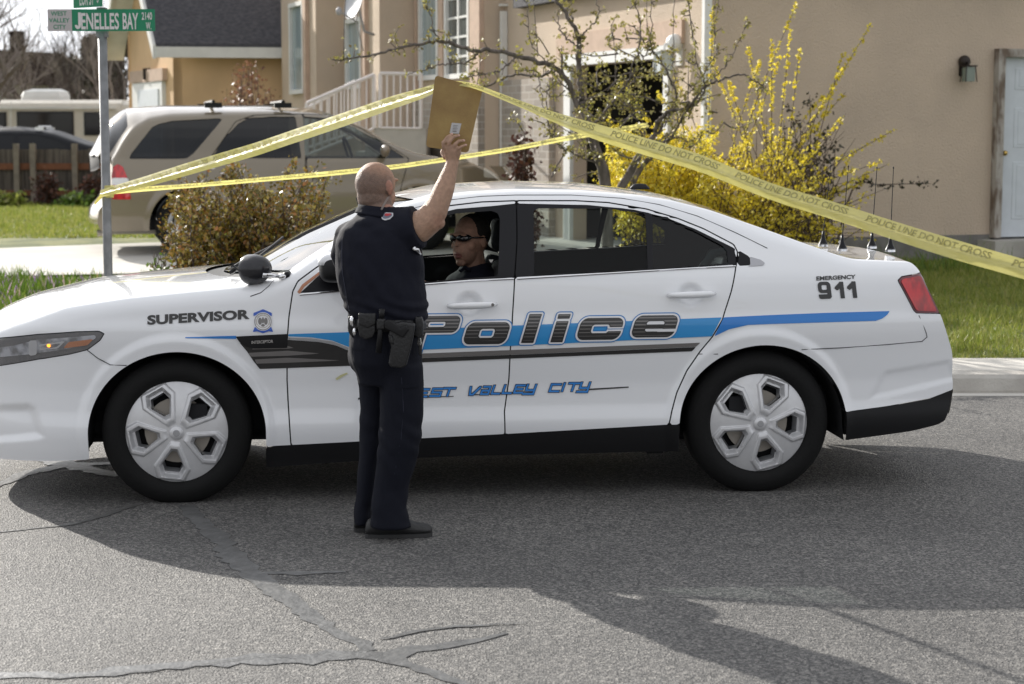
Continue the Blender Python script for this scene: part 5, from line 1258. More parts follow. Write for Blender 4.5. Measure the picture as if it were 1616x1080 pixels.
for x_ in (a[0]+1.5, b[0]-1.0, a[0]+2.4): g.lathe([(.001, 0), (.2, .01), (.38, 0), (.4, -.25), (.001, -.25)], (x_, Yr+.05, zr+.4), (0, -1, 0), n=20)
g.o('wheels', RUBBER, rv)

# ---- wooden fence
FW = M('weathered_fence', (.06, .05, .042), rough=.9, col2=(.13, .11, .09), vscale=3, vstretch=(6, 6, .4), bump=.3, bscale=30); FR = M('fence_rail_red', (.19, .075, .035), rough=.85, var=.2)
fn = thing('fence', tuple(pt(80, 322, 36)), 'weathered brown picket fence with reddish rail behind the left lawn', 'fence')
Yf = 36.2; zb_ = float(terr(0, 36)); x0 = pt(-130, 250, Yf)[0]; x1 = pt(176, 250, Yf)[0]; g = G(); x = x0; k = 0
while x < x1:
    h = zb_+1.0+rng.normal(0, .012); g.box((x+.06, Yf+.02, (h+zb_)/2+.02), (.125, .02, h-zb_)); x += .135; k += 1
g.o('pickets', FW, fn)
g = G(); g.box(((x0+x1)/2, Yf-.02, zb_+.70), (x1-x0, .05, .12)); g.box(((x0+x1)/2, Yf-.02, zb_+.2), (x1-x0, .05, .10)); g.o('rail', FR, fn)
for u in (-120, -50, 26, 52, 118, 170):
    p_ = pt(u, 250, Yf-.09); g = G(); g.box((p_[0], Yf-.09, zb_+.56), (.10, .10, 1.14)); g.o('post', M('fence_post', (.22, .19, .15), rough=.9, var=.2) if 'fence_post' not in MATS else MATS['fence_post'], fn)
# ================================================================== people
NAVY = M('navy_uniform', (.0060, .0068, .014), rough=.85, spec=.25, bump=.55, bscale=9, bstretch=(1, 1, .7))
NAVYT = M('navy_trousers', (.0055, .0066, .013), rough=.85, spec=.25, bump=.5, bscale=11, bstretch=(1.3, 1.3, .45))
SKIN = M('skin', (.5, .3, .22), rough=.55, sss=.05, attr='col', var=.16, vscale=60, bump=.35, bscale=220)
LEATHER = M('duty_leather', (.010, .010, .011), rough=.42, bump=.15, bscale=80)
SHOE = M('shoe_leather', (.018, .018, .018), rough=.5, bump=.2, bscale=60)
YO = 8.30
def P(u, v, dy=0.0): return pt(u, v, YO+dy)
def px2m(px, Y=YO): return px*Y/FPX*1.006
def ering(uc, v, hwpx, hd, dy=0.0, tilt=0.0, n=28, p=2.2):
    c = P(uc, v, dy); hw = px2m(hwpx); r_ = []
    for k in range(n):
        a = 2*math.pi*k/n; ca, sa = math.cos(a), math.sin(a)
        x = hw*np.sign(ca)*abs(ca)**(2/p); y = hd*np.sign(sa)*abs(sa)**(2/p); r_.append(c+np.array([x, y, tilt*x]))
    return r_
of = thing('person', tuple(gp(620, 848, flat=True)), 'police officer with shaved head and navy uniform, standing with a raised brown clipboard', 'person')
# ---- shirt
g = G()
g.rings([ering(595, 327, 24, .075, .03), ering(595, 340, 33, .085, .02), ering(596, 350, 47, .105, .01), ering(597, 362, 60, .125, .0), ering(597, 380, 66, .145, 0), ering(596, 405, 67.5, .155, 0), ering(598, 430, 67.5, .16, 0), ering(603, 455, 68, .165, 0),
         ering(609, 480, 66.5, .168, 0), ering(612, 497, 64, .165, 0), ering(612, 507, 60, .158, 0)])
# right sleeve (towards the raised arm) and left shoulder
g.tube([P(612, 362, .0), P(630, 362, -.03), P(648, 361, -.04), P(661, 357, -.05)], [.085, .098, .100, .098], 20)
g.tube([P(575, 368, .03), P(552, 378, .06), P(546, 400, .10), P(556, 425, .16)], [.08, .078, .07, .065], 18)
g.ell(P(585, 356, .0), (.10, .11, .05)); g.ell(P(650, 420, .02), (.055, .12, .14))
def folds(v, n):
    d = .0055*n3(v, 8, 1)+.0035*n3(v, 19, 3)+.0030*np.sin(v[:, 2]*34+v[:, 0]*55+3*np.sin(v[:, 0]*9+v[:, 2]*5))*np.exp(-((v[:, 2]-1.18)/.13)**2)
    # creases running from the raised shoulder
    a = np.sin((v[:, 0]*38+v[:, 2]*26)+2*np.sin(v[:, 2]*9)); m = np.exp(-((v[:, 2]-1.385)/.06)**2)*np.exp(-((v[:, 0]+.60)/.11)**2)
    b = np.sin(v[:, 2]*120+v[:, 0]*18+3*np.sin(v[:, 0]*11)); m2 = np.exp(-((v[:, 2]-1.02)/.05)**2)
    return d + .0070*a*m + .0050*b*m2
sh, sv_, sf_ = fuse('shirt', g, .0085, NAVY, of, 5, folds)
bv_shirt = BVHTree.FromPolygons([tuple(a) for a in sv_], sf_)
# ---- trousers
g = G()
g.rings([ering(610, 500, 57, .15, 0), ering(609, 520, 58, .15, 0), ering(608, 545, 58, .155, 0), ering(610, 570, 56.5, .15, 0), ering(615, 592, 52, .135, 0.02), ering(616, 606, 50, .12, .02)])
g.rings([ering(633, 575, 34, .115, -.02), ering(634, 605, 35, .11, -.02), ering(634, 650, 34.5, .10, -.02), ering(630, 700, 33.5, .092, -.02), ering(625, 735, 31.5, .085, -.01), ering(617, 770, 28, .08, 0), ering(614, 800, 28.5, .082, 0), ering(614, 822, 31.5, .088, 0), ering(618, 832, 33, .088, 0)])
g.rings([ering(592, 575, 34, .11, .12), ering(592, 610, 26, .105, .14), ering(591, 650, 23, .095, .15), ering(586, 700, 19, .085, .16), ering(581, 740, 17, .08, .16), ering(577, 780, 15.5, .075, .16), ering(573, 805, 14, .078, .16), ering(572, 822, 13, .08, .16), ering(572, 826, 13, .08, .16)])
g.ell(P(575, 560, .05), (.075, .12, .09))
def tfolds(v, n):
    d = .003*n3(v, 8, 5)+.0015*n3(v, 19, 2); z = v[:, 2]
    k = np.exp(-((z-.45)/.14)**2)*1.3+np.exp(-((z-.10)/.09)**2)*1.6+.7*np.exp(-((z-.75)/.06)**2)
    return d+.0030*k*np.sin(z*52+v[:, 0]*46+2.5*np.sin(v[:, 0]*17+z*5)+1.7*np.sin(z*13))*(.55+.45*np.sin(v[:, 0]*31+z*17))
tr_, tv_, tf_ = fuse('trousers', g, .0085, NAVYT, of, 5, tfolds)
bv_tr = BVHTree.FromPolygons([tuple(a) for a in tv_], tf_)
# ---- shoes
def shoe(heel, toe, v, dy, w):
    g = G(); a = P(heel, v, dy); b = P(toe, v, dy); z0 = .004; Ln = b[0]-a[0]; rs = []
    prof = [(0, .55, .055, .0), (.04, .85, .078, .0), (.25, .95, .095, 0), (.42, .92, .098, 0), (.58, 1.0, .078, 0), (.75, 1.05, .060, 0), (.9, .95, .047, .004), (.97, .70, .036, .006), (1, .35, .024, .010)]
    for t, ws, h, lift in prof:
        c = np.array([a[0]+Ln*t, a[1]+.03*t, z0+lift]); r_ = []
        for k in range(16):
            q = 2*math.pi*k/16; r_.append(c+np.array([0, w*ws*math.cos(q), max(h*(.5+.5*math.sin(q)), 0)*1.0 if math.sin(q) > -.5 else h*.25*(1+math.sin(q))]))
        rs.append(r_)
    g.rings(rs); o, vv, ff = fuse('shoe', g, .006, SHOE, of, 3)
    g = G(); ol = [np.array([a[0]+Ln*t, a[1]+.03*t+s_*(w*ws+.004), z0-.003]) for s_, seq in ((1, prof), (-1, prof[::-1])) for t, ws, h, l in seq]
    g.prism(ol, (0, 0, .017)); g.o('sole', M('shoe_sole', (.03, .03, .03), rough=.7) if 'shoe_sole' not in MATS else MATS['shoe_sole'], o)
    g = G()
    for t in (.48, .54, .60): c = np.array([a[0]+Ln*t, a[1], z0+.092-(t-.48)*.15]); g.tube([c+np.array([0, -.028, -.012]), c+np.array([.004, 0, .004]), c+np.array([0, .028, -.012])], .0035, 6)
    g.o('laces', BLACKPL, o)
sv0 = .30; g_near = gp(620, 851, flat=True)[1]-YO+.045; g_far = gp(575, 838, flat=True)[1]-YO+.03
shoe(577, 682, 848, g_near, .047); shoe(559, 640, 838, .17, .047)
# ---- body: head, neck, raised arm and hand, one surface
g = G(); hy = .05; fa = R(40)
fwd = np.array([math.sin(fa), math.cos(fa), 0]); rgt = np.array([math.cos(fa), -math.sin(fa), 0])
hc = P(594, 291, hy)
HA = [rgt, fwd, UZ]
g.ell(hc+fwd*-.008+UZ*.003, (.079, .098, .094), ax=HA, n=28, m=18)
g.ell(hc+fwd*.028-UZ*.055, (.060, .070, .066), ax=HA, n=20, m=12)      # jaw
g.ell(hc+fwd*.062-UZ*.088, (.028, .028, .024), ax=HA)                  # chin
g.ell(hc+fwd*-.035-UZ*.050, (.064, .060, .080), ax=HA)                  # nape
g.tube([hc+fwd*.080-UZ*.010, hc+fwd*.081-UZ*.040], [.008, .009], 8)    # nose
g.ell(hc+fwd*.082+UZ*.018, (.058, .016, .010), ax=HA)                  # brow
g.ell(hc+fwd*.092-UZ*.067, (.024, .012, .009), ax=HA)                  # lips
for s_ in (-1, 1):
    e = hc+rgt*s_*.079-fwd*.002-UZ*.012; tl_ = fwd*-.35+rgt*s_*.2
    g.ell(e+rgt*s_*.003, (.007, .017, .029), ax=[rgt*s_+fwd*-.35, fwd+rgt*s_*.35, UZ], n=14); g.ell(e-UZ*.026+fwd*.006, (.007, .011, .012), ax=HA)
g.tube([hc+fwd*-.02-UZ*.05, P(595, 325, .04), P(596, 345, .02)], [.069, .068, .080], 22)
g.ell(P(596, 372, .0), (.13, .09, .09))
arm = [(600, 368, .0, .06), (640, 366, -.03, .068), (662, 358, -.045, .070), (676, 348, -.05, .063), (687, 332, -.05, .055), (694, 316, -.045, .049), (701, 298, -.035, .045), (707, 280, -.025, .037), (712, 264, -.015, .0295), (714, 256, -.01, .028)]
g.tube([P(a, b, c) for a, b, c, d in arm], [d for a, b, c, d in arm], 22)
g.ell(P(690, 352, -.05), (.035, .04, .03)) 
# hand: palm behind the board edge, fingers wrapped on its front
BY = .015    # board plane offset in depth
def Pb(u, v, d=0.): return P(u, v, BY+d)
g.rings([[P(u, v, dy)+np.array([px2m(hw)*math.cos(a), .016*math.sin(a)*dd, 0]) for a in np.linspace(0, 2*math.pi, 17)[:-1]] for u, v, dy, hw, dd in ((714, 258, -.012, 9.5, 1.2), (714, 250, -.018, 11.5, 1.1), (714, 241, -.026, 14, 1.0), (713, 232, -.03, 15, .85))])
fing = [((701, 236), (699, 226), (706, 217), (713, 212), .0090), ((707, 234), (709, 224), (716, 216), (724, 214), .0092), ((714, 235), (718, 228), (724, 223), (732, 222), .0088), ((720, 238), (724, 234), (729, 231), (735, 229), .0078)]
for i, (a, b, c, d, r_) in enumerate(fing):
    g.tube([P(*a, -.032), P(*b, -.042), P(*c, -.036), P(*d, -.012)], [r_*1.08, r_*1.05, r_, r_*.82], 10); g.ell(P(*d, -.012), (r_*.82,)*3)
g.tube([P(703, 250, .0), P(698, 241, .022), P(702, 230, .034), P(708, 224, .034)], [.012, .0115, .010, .0085], 10)
bo, bv, bf = fuse('body', g, .0042, SKIN, of, 6, lambda v, n: .0008*n3(v, 40, 1))
# skin colours belonging to the surface: shaved stubble band, redder ears and elbow
rel = bv-hc; fz = rel@fwd; rx = rel@rgt; rz = rel[:, 2]; sk = np.tile(np.array([.43, .265, .180]), (len(bv), 1))
hd_ = (rz > -.16) & (np.hypot(fz, rx) < .15)
red = np.clip((rz+.02)/.1, 0, 1)*hd_; sk[:, 1] -= .05*red; sk[:, 2] -= .045*red; sk[:, 0] -= .05*red
stub = hd_*ss(.078, -.005, rz+.35*fz)*ss(-.120, -.080, rz-.0*fz)*ss(.048, .012, fz)*(np.abs(rx) < .083)
sc__ = .85*stub[:, None]*(.85+.15*n3(bv, 130, 2)[:, None]); sk = sk*(1-sc__)+np.array([.105, .075, .065])*sc__
ear = (np.abs(rx) > .078)*hd_; sk[ear] = [.42, .215, .155]
arm_ = ~hd_ | (bv[:, 0] > -.44); fr = n3(bv, 60, 4) > .45; sk[arm_ & fr] *= .94
elb = np.exp(-((bv-P(690, 350, -.08))**2).sum(1)/.0015); sk -= elb[:, None]*np.array([.04, .055, .035])
vcolor(bo, np.clip(sk, .02, 1)); bv_body = BVHTree.FromPolygons([tuple(a) for a in bv], bf)
# finger nails
g = G()
for (a, b, c, d, r_) in fing: g.ell(P(*d, -.018)+np.array([.0, -.003, 0]), (.006, .0022, .005), n=10, m=6)
g.o('finger_nails', M('nail', (.62, .38, .32), rough=.3), bo)
# collar, epaulette seam, mic, patch
g = G(); g.rings([ering(595, 325, 27.5, .082, .03, -.10), ering(595, 331, 28.5, .086, .03, -.12), ering(596, 338, 33, .092, .025, -.14), ering(596, 341, 34, .092, .02, -.14)], cap=False)
co = g.o('collar', NAVY, sh, smooth=True); m_ = co.modifiers.new('s', 'SOLIDIFY'); m_.thickness = .006
g = G(); path = [(613, 312), (609, 318), (606, 323), (604, 327), (602, 331)]
pts = []
for i in range(60):
    t = i/59*(len(path)-1); k = min(int(t), len(path)-2); f_ = t-k; u = path[k][0]*(1-f_)+path[k+1][0]*f_; v = path[k][1]*(1-f_)+path[k+1][1]*f_
    pts.append(P(u, v, -.065)+np.array([.004*math.cos(i*1.3), 0, .003*math.sin(i*1.3)]))
g.tube(pts, .0013, 5); g.o('earpiece_coil', M('clear_coil', (.34, .30, .28), rough=.2), of)
def onbody(name, px_poly, bvh, mat, parent, off=.004, thick=.004, sub=6):
    """patch draped over a fused surface, from its outline"""
    a = np.array(px_poly, float); us = np.arange(a[:, 0].min()-1, a[:, 0].max()+1.6, max((np.ptp(a[:, 0]))/22, .25)); vs = np.arange(a[:, 1].min()-1, a[:, 1].max()+1.6, max((np.ptp(a[:, 1]))/22, .25))
    U, V = np.meshgrid(us, vs, indexing='ij'); F = sdpoly(U, V, px_poly); Pg = np.zeros(U.shape+(3,)); ok = np.ones(U.shape, bool)
    for i in range(U.shape[0]):
        for j in range(U.shape[1]):
            h = hit(bvh, U[i, j], V[i, j], off)
            if h is None: ok[i, j] = False; Pg[i, j] = 0; F[i, j] = 9
            else: Pg[i, j] = h
    v, f = march(Pg, F)
    if len(v): return ob(name, v, f, mat, parent, True)
PW = M('patch_white', (.55, .55, .58), rough=.8); PR = M('patch_red', (.45, .05, .06), rough=.8); PN = M('patch_grey', (.16, .17, .22), rough=.8)
pa = onbody('shoulder_patch', [(600, 339), (610, 336.5), (621, 337), (621, 342), (616, 347), (608, 349), (603, 347)], bv_shirt, PW, sh, .004)
onbody('patch_field', [(602, 340), (610, 338), (619.5, 338.3), (619.5, 342), (615, 345), (608, 346.8), (604.5, 345.5)], bv_shirt, PN, sh, .0055)
onbody('patch_red', [(609, 338.6), (617, 338.2), (619, 340.5), (612, 343), (608, 342)], bv_shirt, PR, sh, .007)
g = G(); g.tube([pt(652, 391, YO-.17+.05), pt(659, 396, YO-.16+.06), pt(662, 400, YO-.05)], .010, 8); g.ell(pt(657, 394, YO-.12), (.014, .008, .008)); g.o('chest_badge', CHROME, sh, smooth=True)
# ---- duty belt
g = G(); out_ = []
for v, k in ((500, 61), (518, 62)): out_.append(ering(611, v, k, .166, 0, n=40))
g.rings(out_, cap=False); be = g.o('duty_belt', LEATHER, of, smooth=True); m_ = be.modifiers.new('s', 'SOLIDIFY'); m_.thickness = .008; m_.offset = 1
def pouch(name, poly, Yn, th, mat=LEATHER, bw=.008, parent=be):
    g = G(); g.prism([pt(u, v, Yn) for u, v in poly], (0, th, 0)); o = g.o(name, mat, parent); fixnormals(o); bevel(o, bw, 3)
    for p_ in o.data.polygons: p_.use_smooth = True
    return o
YF = YO-.170
pouch('pouch', [(566, 497), (592, 497), (593, 524), (588, 533), (577, 537), (568, 532), (564, 515)], YF-.035, .045)
pouch('pouch_flap', [(565, 495), (593, 495), (593, 512), (580, 518), (566, 513)], YF-.042, .02, bw=.006)
pouch('pouch', [(549, 500), (558, 499), (562, 505), (562, 528), (556, 534), (549, 524)], YO-.09, .04)
g = G(); g.ell(P(556, 507, -.115), (.012, .012, .024)); g.ell(P(560, 524, -.13), (.010, .012, .018)); g.o('handcuffs', CHROME, be, smooth=True)
g = G(); g.tube([pt(603, 488, YF-.045), pt(602, 502, YF-.045)], [.0125, .0115], 14); g.tube([pt(602, 502, YF-.045), pt(597.5, 557, YF-.04)], [.0105, .013], 14); g.o('baton', BLACKPL, be, smooth=True)
pouch('baton_holder', [(595, 504), (608, 504), (607, 520), (594, 520)], YF-.062, .04, bw=.006)
ho = pouch('holster', [(617, 512), (636, 508), (655, 512), (653, 528), (648, 552), (641, 578), (633, 582), (616, 580), (613, 574), (617, 548), (612, 532)], YF-.055, .05, bw=.011)
pouch('pistol_grip', [(606, 509), (611, 505), (618, 506), (632, 518), (640, 513), (646, 520), (636, 534), (622, 526), (607, 519)], YF-.073, .03, mat=BLACKPL, bw=.007, parent=ho)
pouch('holster_strap', [(612, 528), (620, 530), (622, 545), (614, 542)], YF-.06, .03, parent=ho)
pouch('radio_pouch', [(655, 500), (666, 501), (668, 512), (667, 530), (660, 535), (653, 530)], YO-.13, .06)
g = G()
for k in range(5): g.tube([P(660+k*.8, 534, -.13), P(659+k*1.3, 543+2*(k % 2), -.13)], .0028, 5)
g.o('keys', CHROME, be); pouch('key_pouch', [(660, 540), (666, 541), (665, 562), (661, 561)], YO-.12, .02, bw=.004)
def seam(name, path, bvh, parent, w=.55, mat=None):
    P2 = [(u-w, v) for u, v in path]+[(u+w, v) for u, v in reversed(path)]
    return onbody(name, P2, bvh, mat or SEAMM, parent, .003)
SEAMM = M('seam_thread', (.022, .025, .045), rough=.8)
seam('side_seam', [(541, 372), (540, 400), (541, 430), (546, 460), (552, 492)], bv_shirt, sh)
seam('yoke_seam', [(548, 366), (560, 368)], bv_shirt, sh)
seam('leg_seam', [(627, 545), (634, 600), (637, 650), (632, 700), (624, 740), (618, 780)], bv_tr, tr_, w=.4)
# pocket flap of the trousers
onbody('pocket_flap', [(626, 607), (660, 606), (660, 611), (627, 613)], bv_tr, NAVYT, tr_, .006)
onbody('back_pocket', [(558, 549), (575, 550), (575, 553), (558, 552)], bv_tr, NAVYT, tr_, .005)

# ---- clipboard, held in the hand
TLc, TRc, BRc, BLc = Pb(687, 119, .02), Pb(762, 140, .02), Pb(739, 241.5, 0), Pb(672, 232, 0)
CLIP = M('clipboard_brown', (.23, .135, .042), rough=.55, col2=(.33, .22, .07), vscale=9, c2pos=(.32, .68), detail=7, bump=.1, bscale=120)
cb = thing('clipboard', tuple((TLc+BRc)/2), 'worn brown hardboard clipboard held up in the raised hand, tape lying over its top', 'clipboard')
def quad_round(A, B, C_, D, r_=.10, n=5):
    o = []; cs = [A, B, C_, D]
    for i in range(4):
        p0, p1, p2 = cs[i-1], cs[i], cs[(i+1) % 4]; a = p1+(p0-p1)*r_*.10/np.linalg.norm(p0-p1)*1.4; b = p1+(p2-p1)*r_*.10/np.linalg.norm(p2-p1)*1.4
        for k in range(n+1): t = k/n; o.append((1-t)**2*a+2*t*(1-t)*p1+t*t*b)
    return o
g = G(); g.prism(quad_round(TLc, TRc, BRc, BLc, .12), (0, .0035, 0)); g.o('board', CLIP, cb)
def onb(s, t, d=0.): return (TLc*(1-s)+TRc*s)*(1-t)+(BLc*(1-s)+BRc*s)*t+np.array([0, d, 0])
g = G(); g.prism([onb(.50, .60, -.0012), onb(.71, .585, -.0012), onb(.70, .74, -.0012), onb(.49, .755, -.0012)], (0, .0008, 0)); stk = g.o('sticker', DECALGR2 if False else M('sticker_grey', (.47, .46, .46), rough=.6), cb)
g = G()
for k in range(4): g.prism([onb(.54, .63+.022*k, -.0022), onb(.65-.02*(k % 2), .624+.022*k, -.0022), onb(.65-.02*(k % 2), .631+.022*k, -.0022), onb(.54, .637+.022*k, -.0022)], (0, .0006, 0))
g.prism([onb(.55, .715, -.0022), onb(.64, .709, -.0022), onb(.64, .722, -.0022), onb(.55, .728, -.0022)], (0, .0006, 0)); g.o('sticker_print', DECALGRY, stk)
g = G(); g.prism([onb(.32, .012, .005), onb(.72, .012, .005), onb(.68, .09, .005), onb(.36, .09, .005)], (0, .006, 0)); g.o('clip', CHROME, cb)

# ---- driver
YD = 9.82
def D(u, v, dy=0.): return pt(u, v, YD+dy)
dr_ = thing('person', tuple(D(745, 440, 0)-UZ*.55), 'driver in dark uniform and wraparound sunglasses seated behind the open front window', 'person')
fa = R(215); fwd = np.array([math.sin(fa), math.cos(fa), 0]); fwd = np.array([-.64, -.77, 0]); rgt = np.array([fwd[1], -fwd[0], 0]); HA = [rgt, fwd, UZ]
hc = D(742, 377)
g = G(); g.ell(hc-fwd*.01+UZ*.012, (.076, .096, .100), ax=HA, n=26, m=16); g.ell(hc+fwd*.035-UZ*.055, (.058, .062, .07), ax=HA); g.ell(hc+fwd*.066-UZ*.108, (.026, .022, .022), ax=HA)
g.tube([hc+fwd*.080+UZ*.012, hc+fwd*.092-UZ*.012, hc+fwd*.097-UZ*.032], [.009, .011, .014], 10); g.ell(hc+fwd*.088+UZ*.022, (.056, .014, .010), ax=HA)
g.ell(hc+fwd*.088-UZ*.068, (.026, .011, .007), ax=HA); g.ell(hc+fwd*.086-UZ*.082, (.022, .012, .007), ax=HA)
for s_ in (-1, 1):
    g.ell(hc+rgt*s_*.080-fwd*.005-UZ*.012, (.008, .018, .031), ax=HA); g.ell(hc+rgt*s_*.040+fwd*.048-UZ*.032, (.030, .026, .026), ax=HA)
g.tube([hc-fwd*.01-UZ*.05, hc-fwd*.03-UZ*.15, hc-fwd*.04-UZ*.2], [.056, .058, .07], 18)
g.v = [hc+(v-hc)*1.09 for v in g.v]; o_, vv, ff = fuse('body', g, .004, SKIN, dr_, 6); rel = (vv-hc)/1.09; c_ = np.tile(np.array([.42, .235, .165]), (len(vv), 1)); lip = (np.hypot(rel@rgt/.026, (rel[:, 2]+.075)/.014) < 1)*((rel@fwd) > .07); c_[lip] = [.30, .10, .085]
bd_ = ss(-.05, -.07, rel[:, 2])*((rel@fwd) > -.02)*(rel[:, 2] > -.14); c_ = c_*(1-.3*bd_[:, None]); vcolor(o_, c_)
HAIR = M('dark_hair', (.015, .011, .008), rough=.7, bump=.5, bscale=150)
g = G(); g.ell(hc-fwd*.022+UZ*.030, (.081, .092, .090), ax=HA, n=26, m=16); g.v = [hc+(v-hc)*1.09 for v in g.v]; hr, hv, hf = fuse('hair', g, .005, HAIR, dr_, 1, lambda v, n: .0015*n3(v, 60, 2)+np.where((v-hc)@fwd > .030, -.022, 0)+np.where((v-hc)[:, 2] < -.03, -.02, 0))
SG = M('sunglass_lens', (.006, .006, .008), rough=.04, spec=.8)
g = G(); r_s = []
for k in range(61):
    a = -1.35+2.7*k/60; r0 = .092; c = hc+fwd*(.012+.088*math.cos(a))+rgt*.078*math.sin(a)+UZ*.0; hh = max(.0185*math.sqrt(max(0, 1-((abs(a)-.50)/.46)**2)), .0035); up_ = .006+.004*min(abs(a), 1)
    r_s.append([c+UZ*(up_+hh), c+fwd*.004*math.cos(a)+rgt*.004*math.sin(a)+UZ*(up_+hh), c+fwd*.006*math.cos(a)+rgt*.006*math.sin(a)+UZ*(up_-hh*.6), c+UZ*(up_-hh)])
g.rings(r_s); g.v = [hc+(v-hc)*1.09 for v in g.v]; gl2 = g.o('sunglasses', SG, dr_, smooth=True)
g = G()
for s_ in (-1, 1): g.tube([hc+fwd*.03+rgt*s_*.080+UZ*.010, hc-fwd*.03+rgt*s_*.084+UZ*.006], .004, 6)
g.v = [hc+(v-hc)*1.09 for v in g.v]; g.o('temples', SG, gl2)
g = G(); g.rings([[hc-fwd*.045-UZ*z+rgt*(a*math.cos(q))+fwd*(b*math.sin(q)) for q in np.linspace(0, 2*math.pi, 25)[:-1]] for z, a, b in ((.125, .070, .07), (.165, .10, .085), (.20, .17, .11), (.25, .215, .125), (.34, .225, .14), (.50, .20, .14), (.62, .19, .14))])
sh_l = hc-fwd*.045-UZ*.25+rgt*.19; sh_r = hc-fwd*.045-UZ*.25-rgt*.19
for s0 in (sh_l, sh_r):
    e_ = s0-UZ*.24-car.ex*.10; h_ = car.P(1.14, -.40+(.15 if s0 is sh_l else -.12), 1.08); g.tube([s0, e_], [.07, .055], 14); g.tube([e_, e_*.35+h_*.65], [.052, .042], 14)
o2, _, _ = fuse('shirt', g, .010, NAVY, dr_, 4, lambda v, n: .003*n3(v, 12, 1))
g = G(); 
for s0, k in ((sh_l, .15), (sh_r, -.12)):
    e_ = s0-UZ*.24-car.ex*.10; h_ = car.P(1.14, -.40+k, 1.08); g.tube([e_*.4+h_*.6, h_], [.036, .026], 12); g.ell(h_, (.045, .035, .03))
    for q in range(4): g.tube([h_+UZ*(.012-.010*q)+car.ex*-.02, h_+UZ*(.018-.012*q)-car.ex*.05, h_+UZ*(-.005-.012*q)-car.ex*.055], .009, 8)
    g.tube([h_+UZ*.01, h_+UZ*.035-car.ex*.03], .010, 8)
o3, v3_, f3_ = fuse('hands', g, .005, SKIN, o_, 2); vcolor(o3, np.tile(np.array([.40, .23, .16]), (len(v3_), 1)))
g = G(); g.tube([D(733, 422, -.04), D(726, 428, -.06)], .010, 6); g.tube([D(733, 422, -.04), D(742, 427, -.06)], .010, 6); g.o('collar', NAVY, o2)
g = G(); q = D(775, 411.5, -.10); g.prism([q+np.array([x, 0, z]) for x, z in ((-.012, .005), (.012, .005), (.004, -.009), (-.004, -.009))], (0, .003, 0)); g.o('collar_pin', CHROME, o2)
g = G(); rr1 = [[hc-fwd*.045-UZ*z+rgt*(a*math.cos(q))+fwd*(b*math.sin(q)) for q in np.linspace(0, 2*math.pi, 25)[:-1]] for z, a, b in ((.60, .19, .15), (.72, .19, .15))]
g.rings(rr1); b0 = hc-UZ*.66
for w_ in (-.11, .11): g.tube([b0+car.ew*w_, car.P(1.2, -.40+w_, .66), car.P(1.0, -.40+w_*1.2, .34)], [.085, .075, .05], 12)
fuse('trousers', g, .012, NAVYT, dr_, 3)
# ================================================================== sign and tape
POSTM = M('galvanised_post', (.24, .245, .25), rough=.55, metal=.4, var=.25, vscale=12); SGRN = M('sign_green', srgb(14, 120, 84), rough=.5, var=.06); SWHT = M('sign_letters', (.60, .58, .57), rough=.5); SGRY = M('sign_grey', (.42, .39, .39), rough=.6)
YS = 13.15; base = pt(171, 440, YS); ss_ = thing('street_sign', (base[0], YS, .12), 'green and grey street name sign blades on a galvanised round post', 'street sign')
g = G(); tp_ = pt(161.5, 52, YS); g.tube([np.array([base[0]+.003, YS, -.02]), base, tp_], .031, 20); g.o('post', POSTM, ss_, smooth=True)
def blade(name, A, B, h, mat, parent, th=.003):
    d = (B-A)/np.linalg.norm(B-A); n_ = np.cross(d, UZ); g = G(); g.prism([A, B, B+UZ*h, A+UZ*h], n_*th); o = g.o(name, mat, parent); return o, d, n_
A = pt(76, 49.5, YS-.045); B = pt(245, 51, YS-.045); B[2] = A[2]+.001; h = pt(76, 15, YS)[2]-pt(76, 49.5, YS)[2]; Ln = np.linalg.norm(B-A)
bl, d, n_ = blade('sign_blade', A, B, h, SGRN, ss_)
g = G(); q = A-n_*-.0; g.prism([A+n_*.0045, A+d*Ln*.226+n_*.0045, A+d*Ln*.226+UZ*h+n_*.0045, A+UZ*h+n_*.0045], n_*.001); g.o('city_panel', SGRY, bl)
def stext(txt, s0, s1, z0, hh, mat, parent, A=A, d=d, n_=n_, Ln=Ln, h=h, off=.0062, offset=.02):
    v, f = text_geo(txt, 1, offset, 0, 1.0, 0); x0, x1 = v[:, 0].min(), v[:, 0].max(); t = (v[:, 0]-x0)/(x1-x0)
    Pv = A + d*((s0+(s1-s0)*t)*Ln)[:, None] + UZ*((z0+v[:, 1]/.70*hh)*h)[:, None] + n_*off
    return ob('lettering', Pv, f, mat, parent)
stext('ENELLES', .312, .665, .10, .72, SWHT, bl, offset=.02); stext('BAY', .70, .845, .10, .72, SWHT, bl, offset=.02)
us_, vs_ = np.meshgrid(np.arange(.25, .32, .0012), np.arange(.0, 1, .012), indexing='ij'); XX_ = us_*Ln; ZZ_ = vs_*h
jf = np.minimum(np.maximum(np.abs(XX_-.298*Ln)-.0095, np.abs(ZZ_-.56*h)-.29*h), np.maximum(np.abs(np.hypot(XX_-.281*Ln, (ZZ_-.28*h)*.75)-.0128)-.0080, ZZ_-.28*h))
jP = A+d*(XX_)[..., None]+UZ*ZZ_[..., None]+n_*.0062; jv, jff = march(jP, jf); ob('lettering', jv, jff, SWHT, bl); stext('2140', .878, .975, .52, .33, SWHT, bl); stext('W.', .915, .965, .08, .32, SWHT, bl)
stext('WEST', .03, .18, .71, .19, SGRN, bl); stext('VALLEY', .012, .205, .40, .19, SGRN, bl); stext('CITY', .052, .17, .10, .19, SGRN, bl)
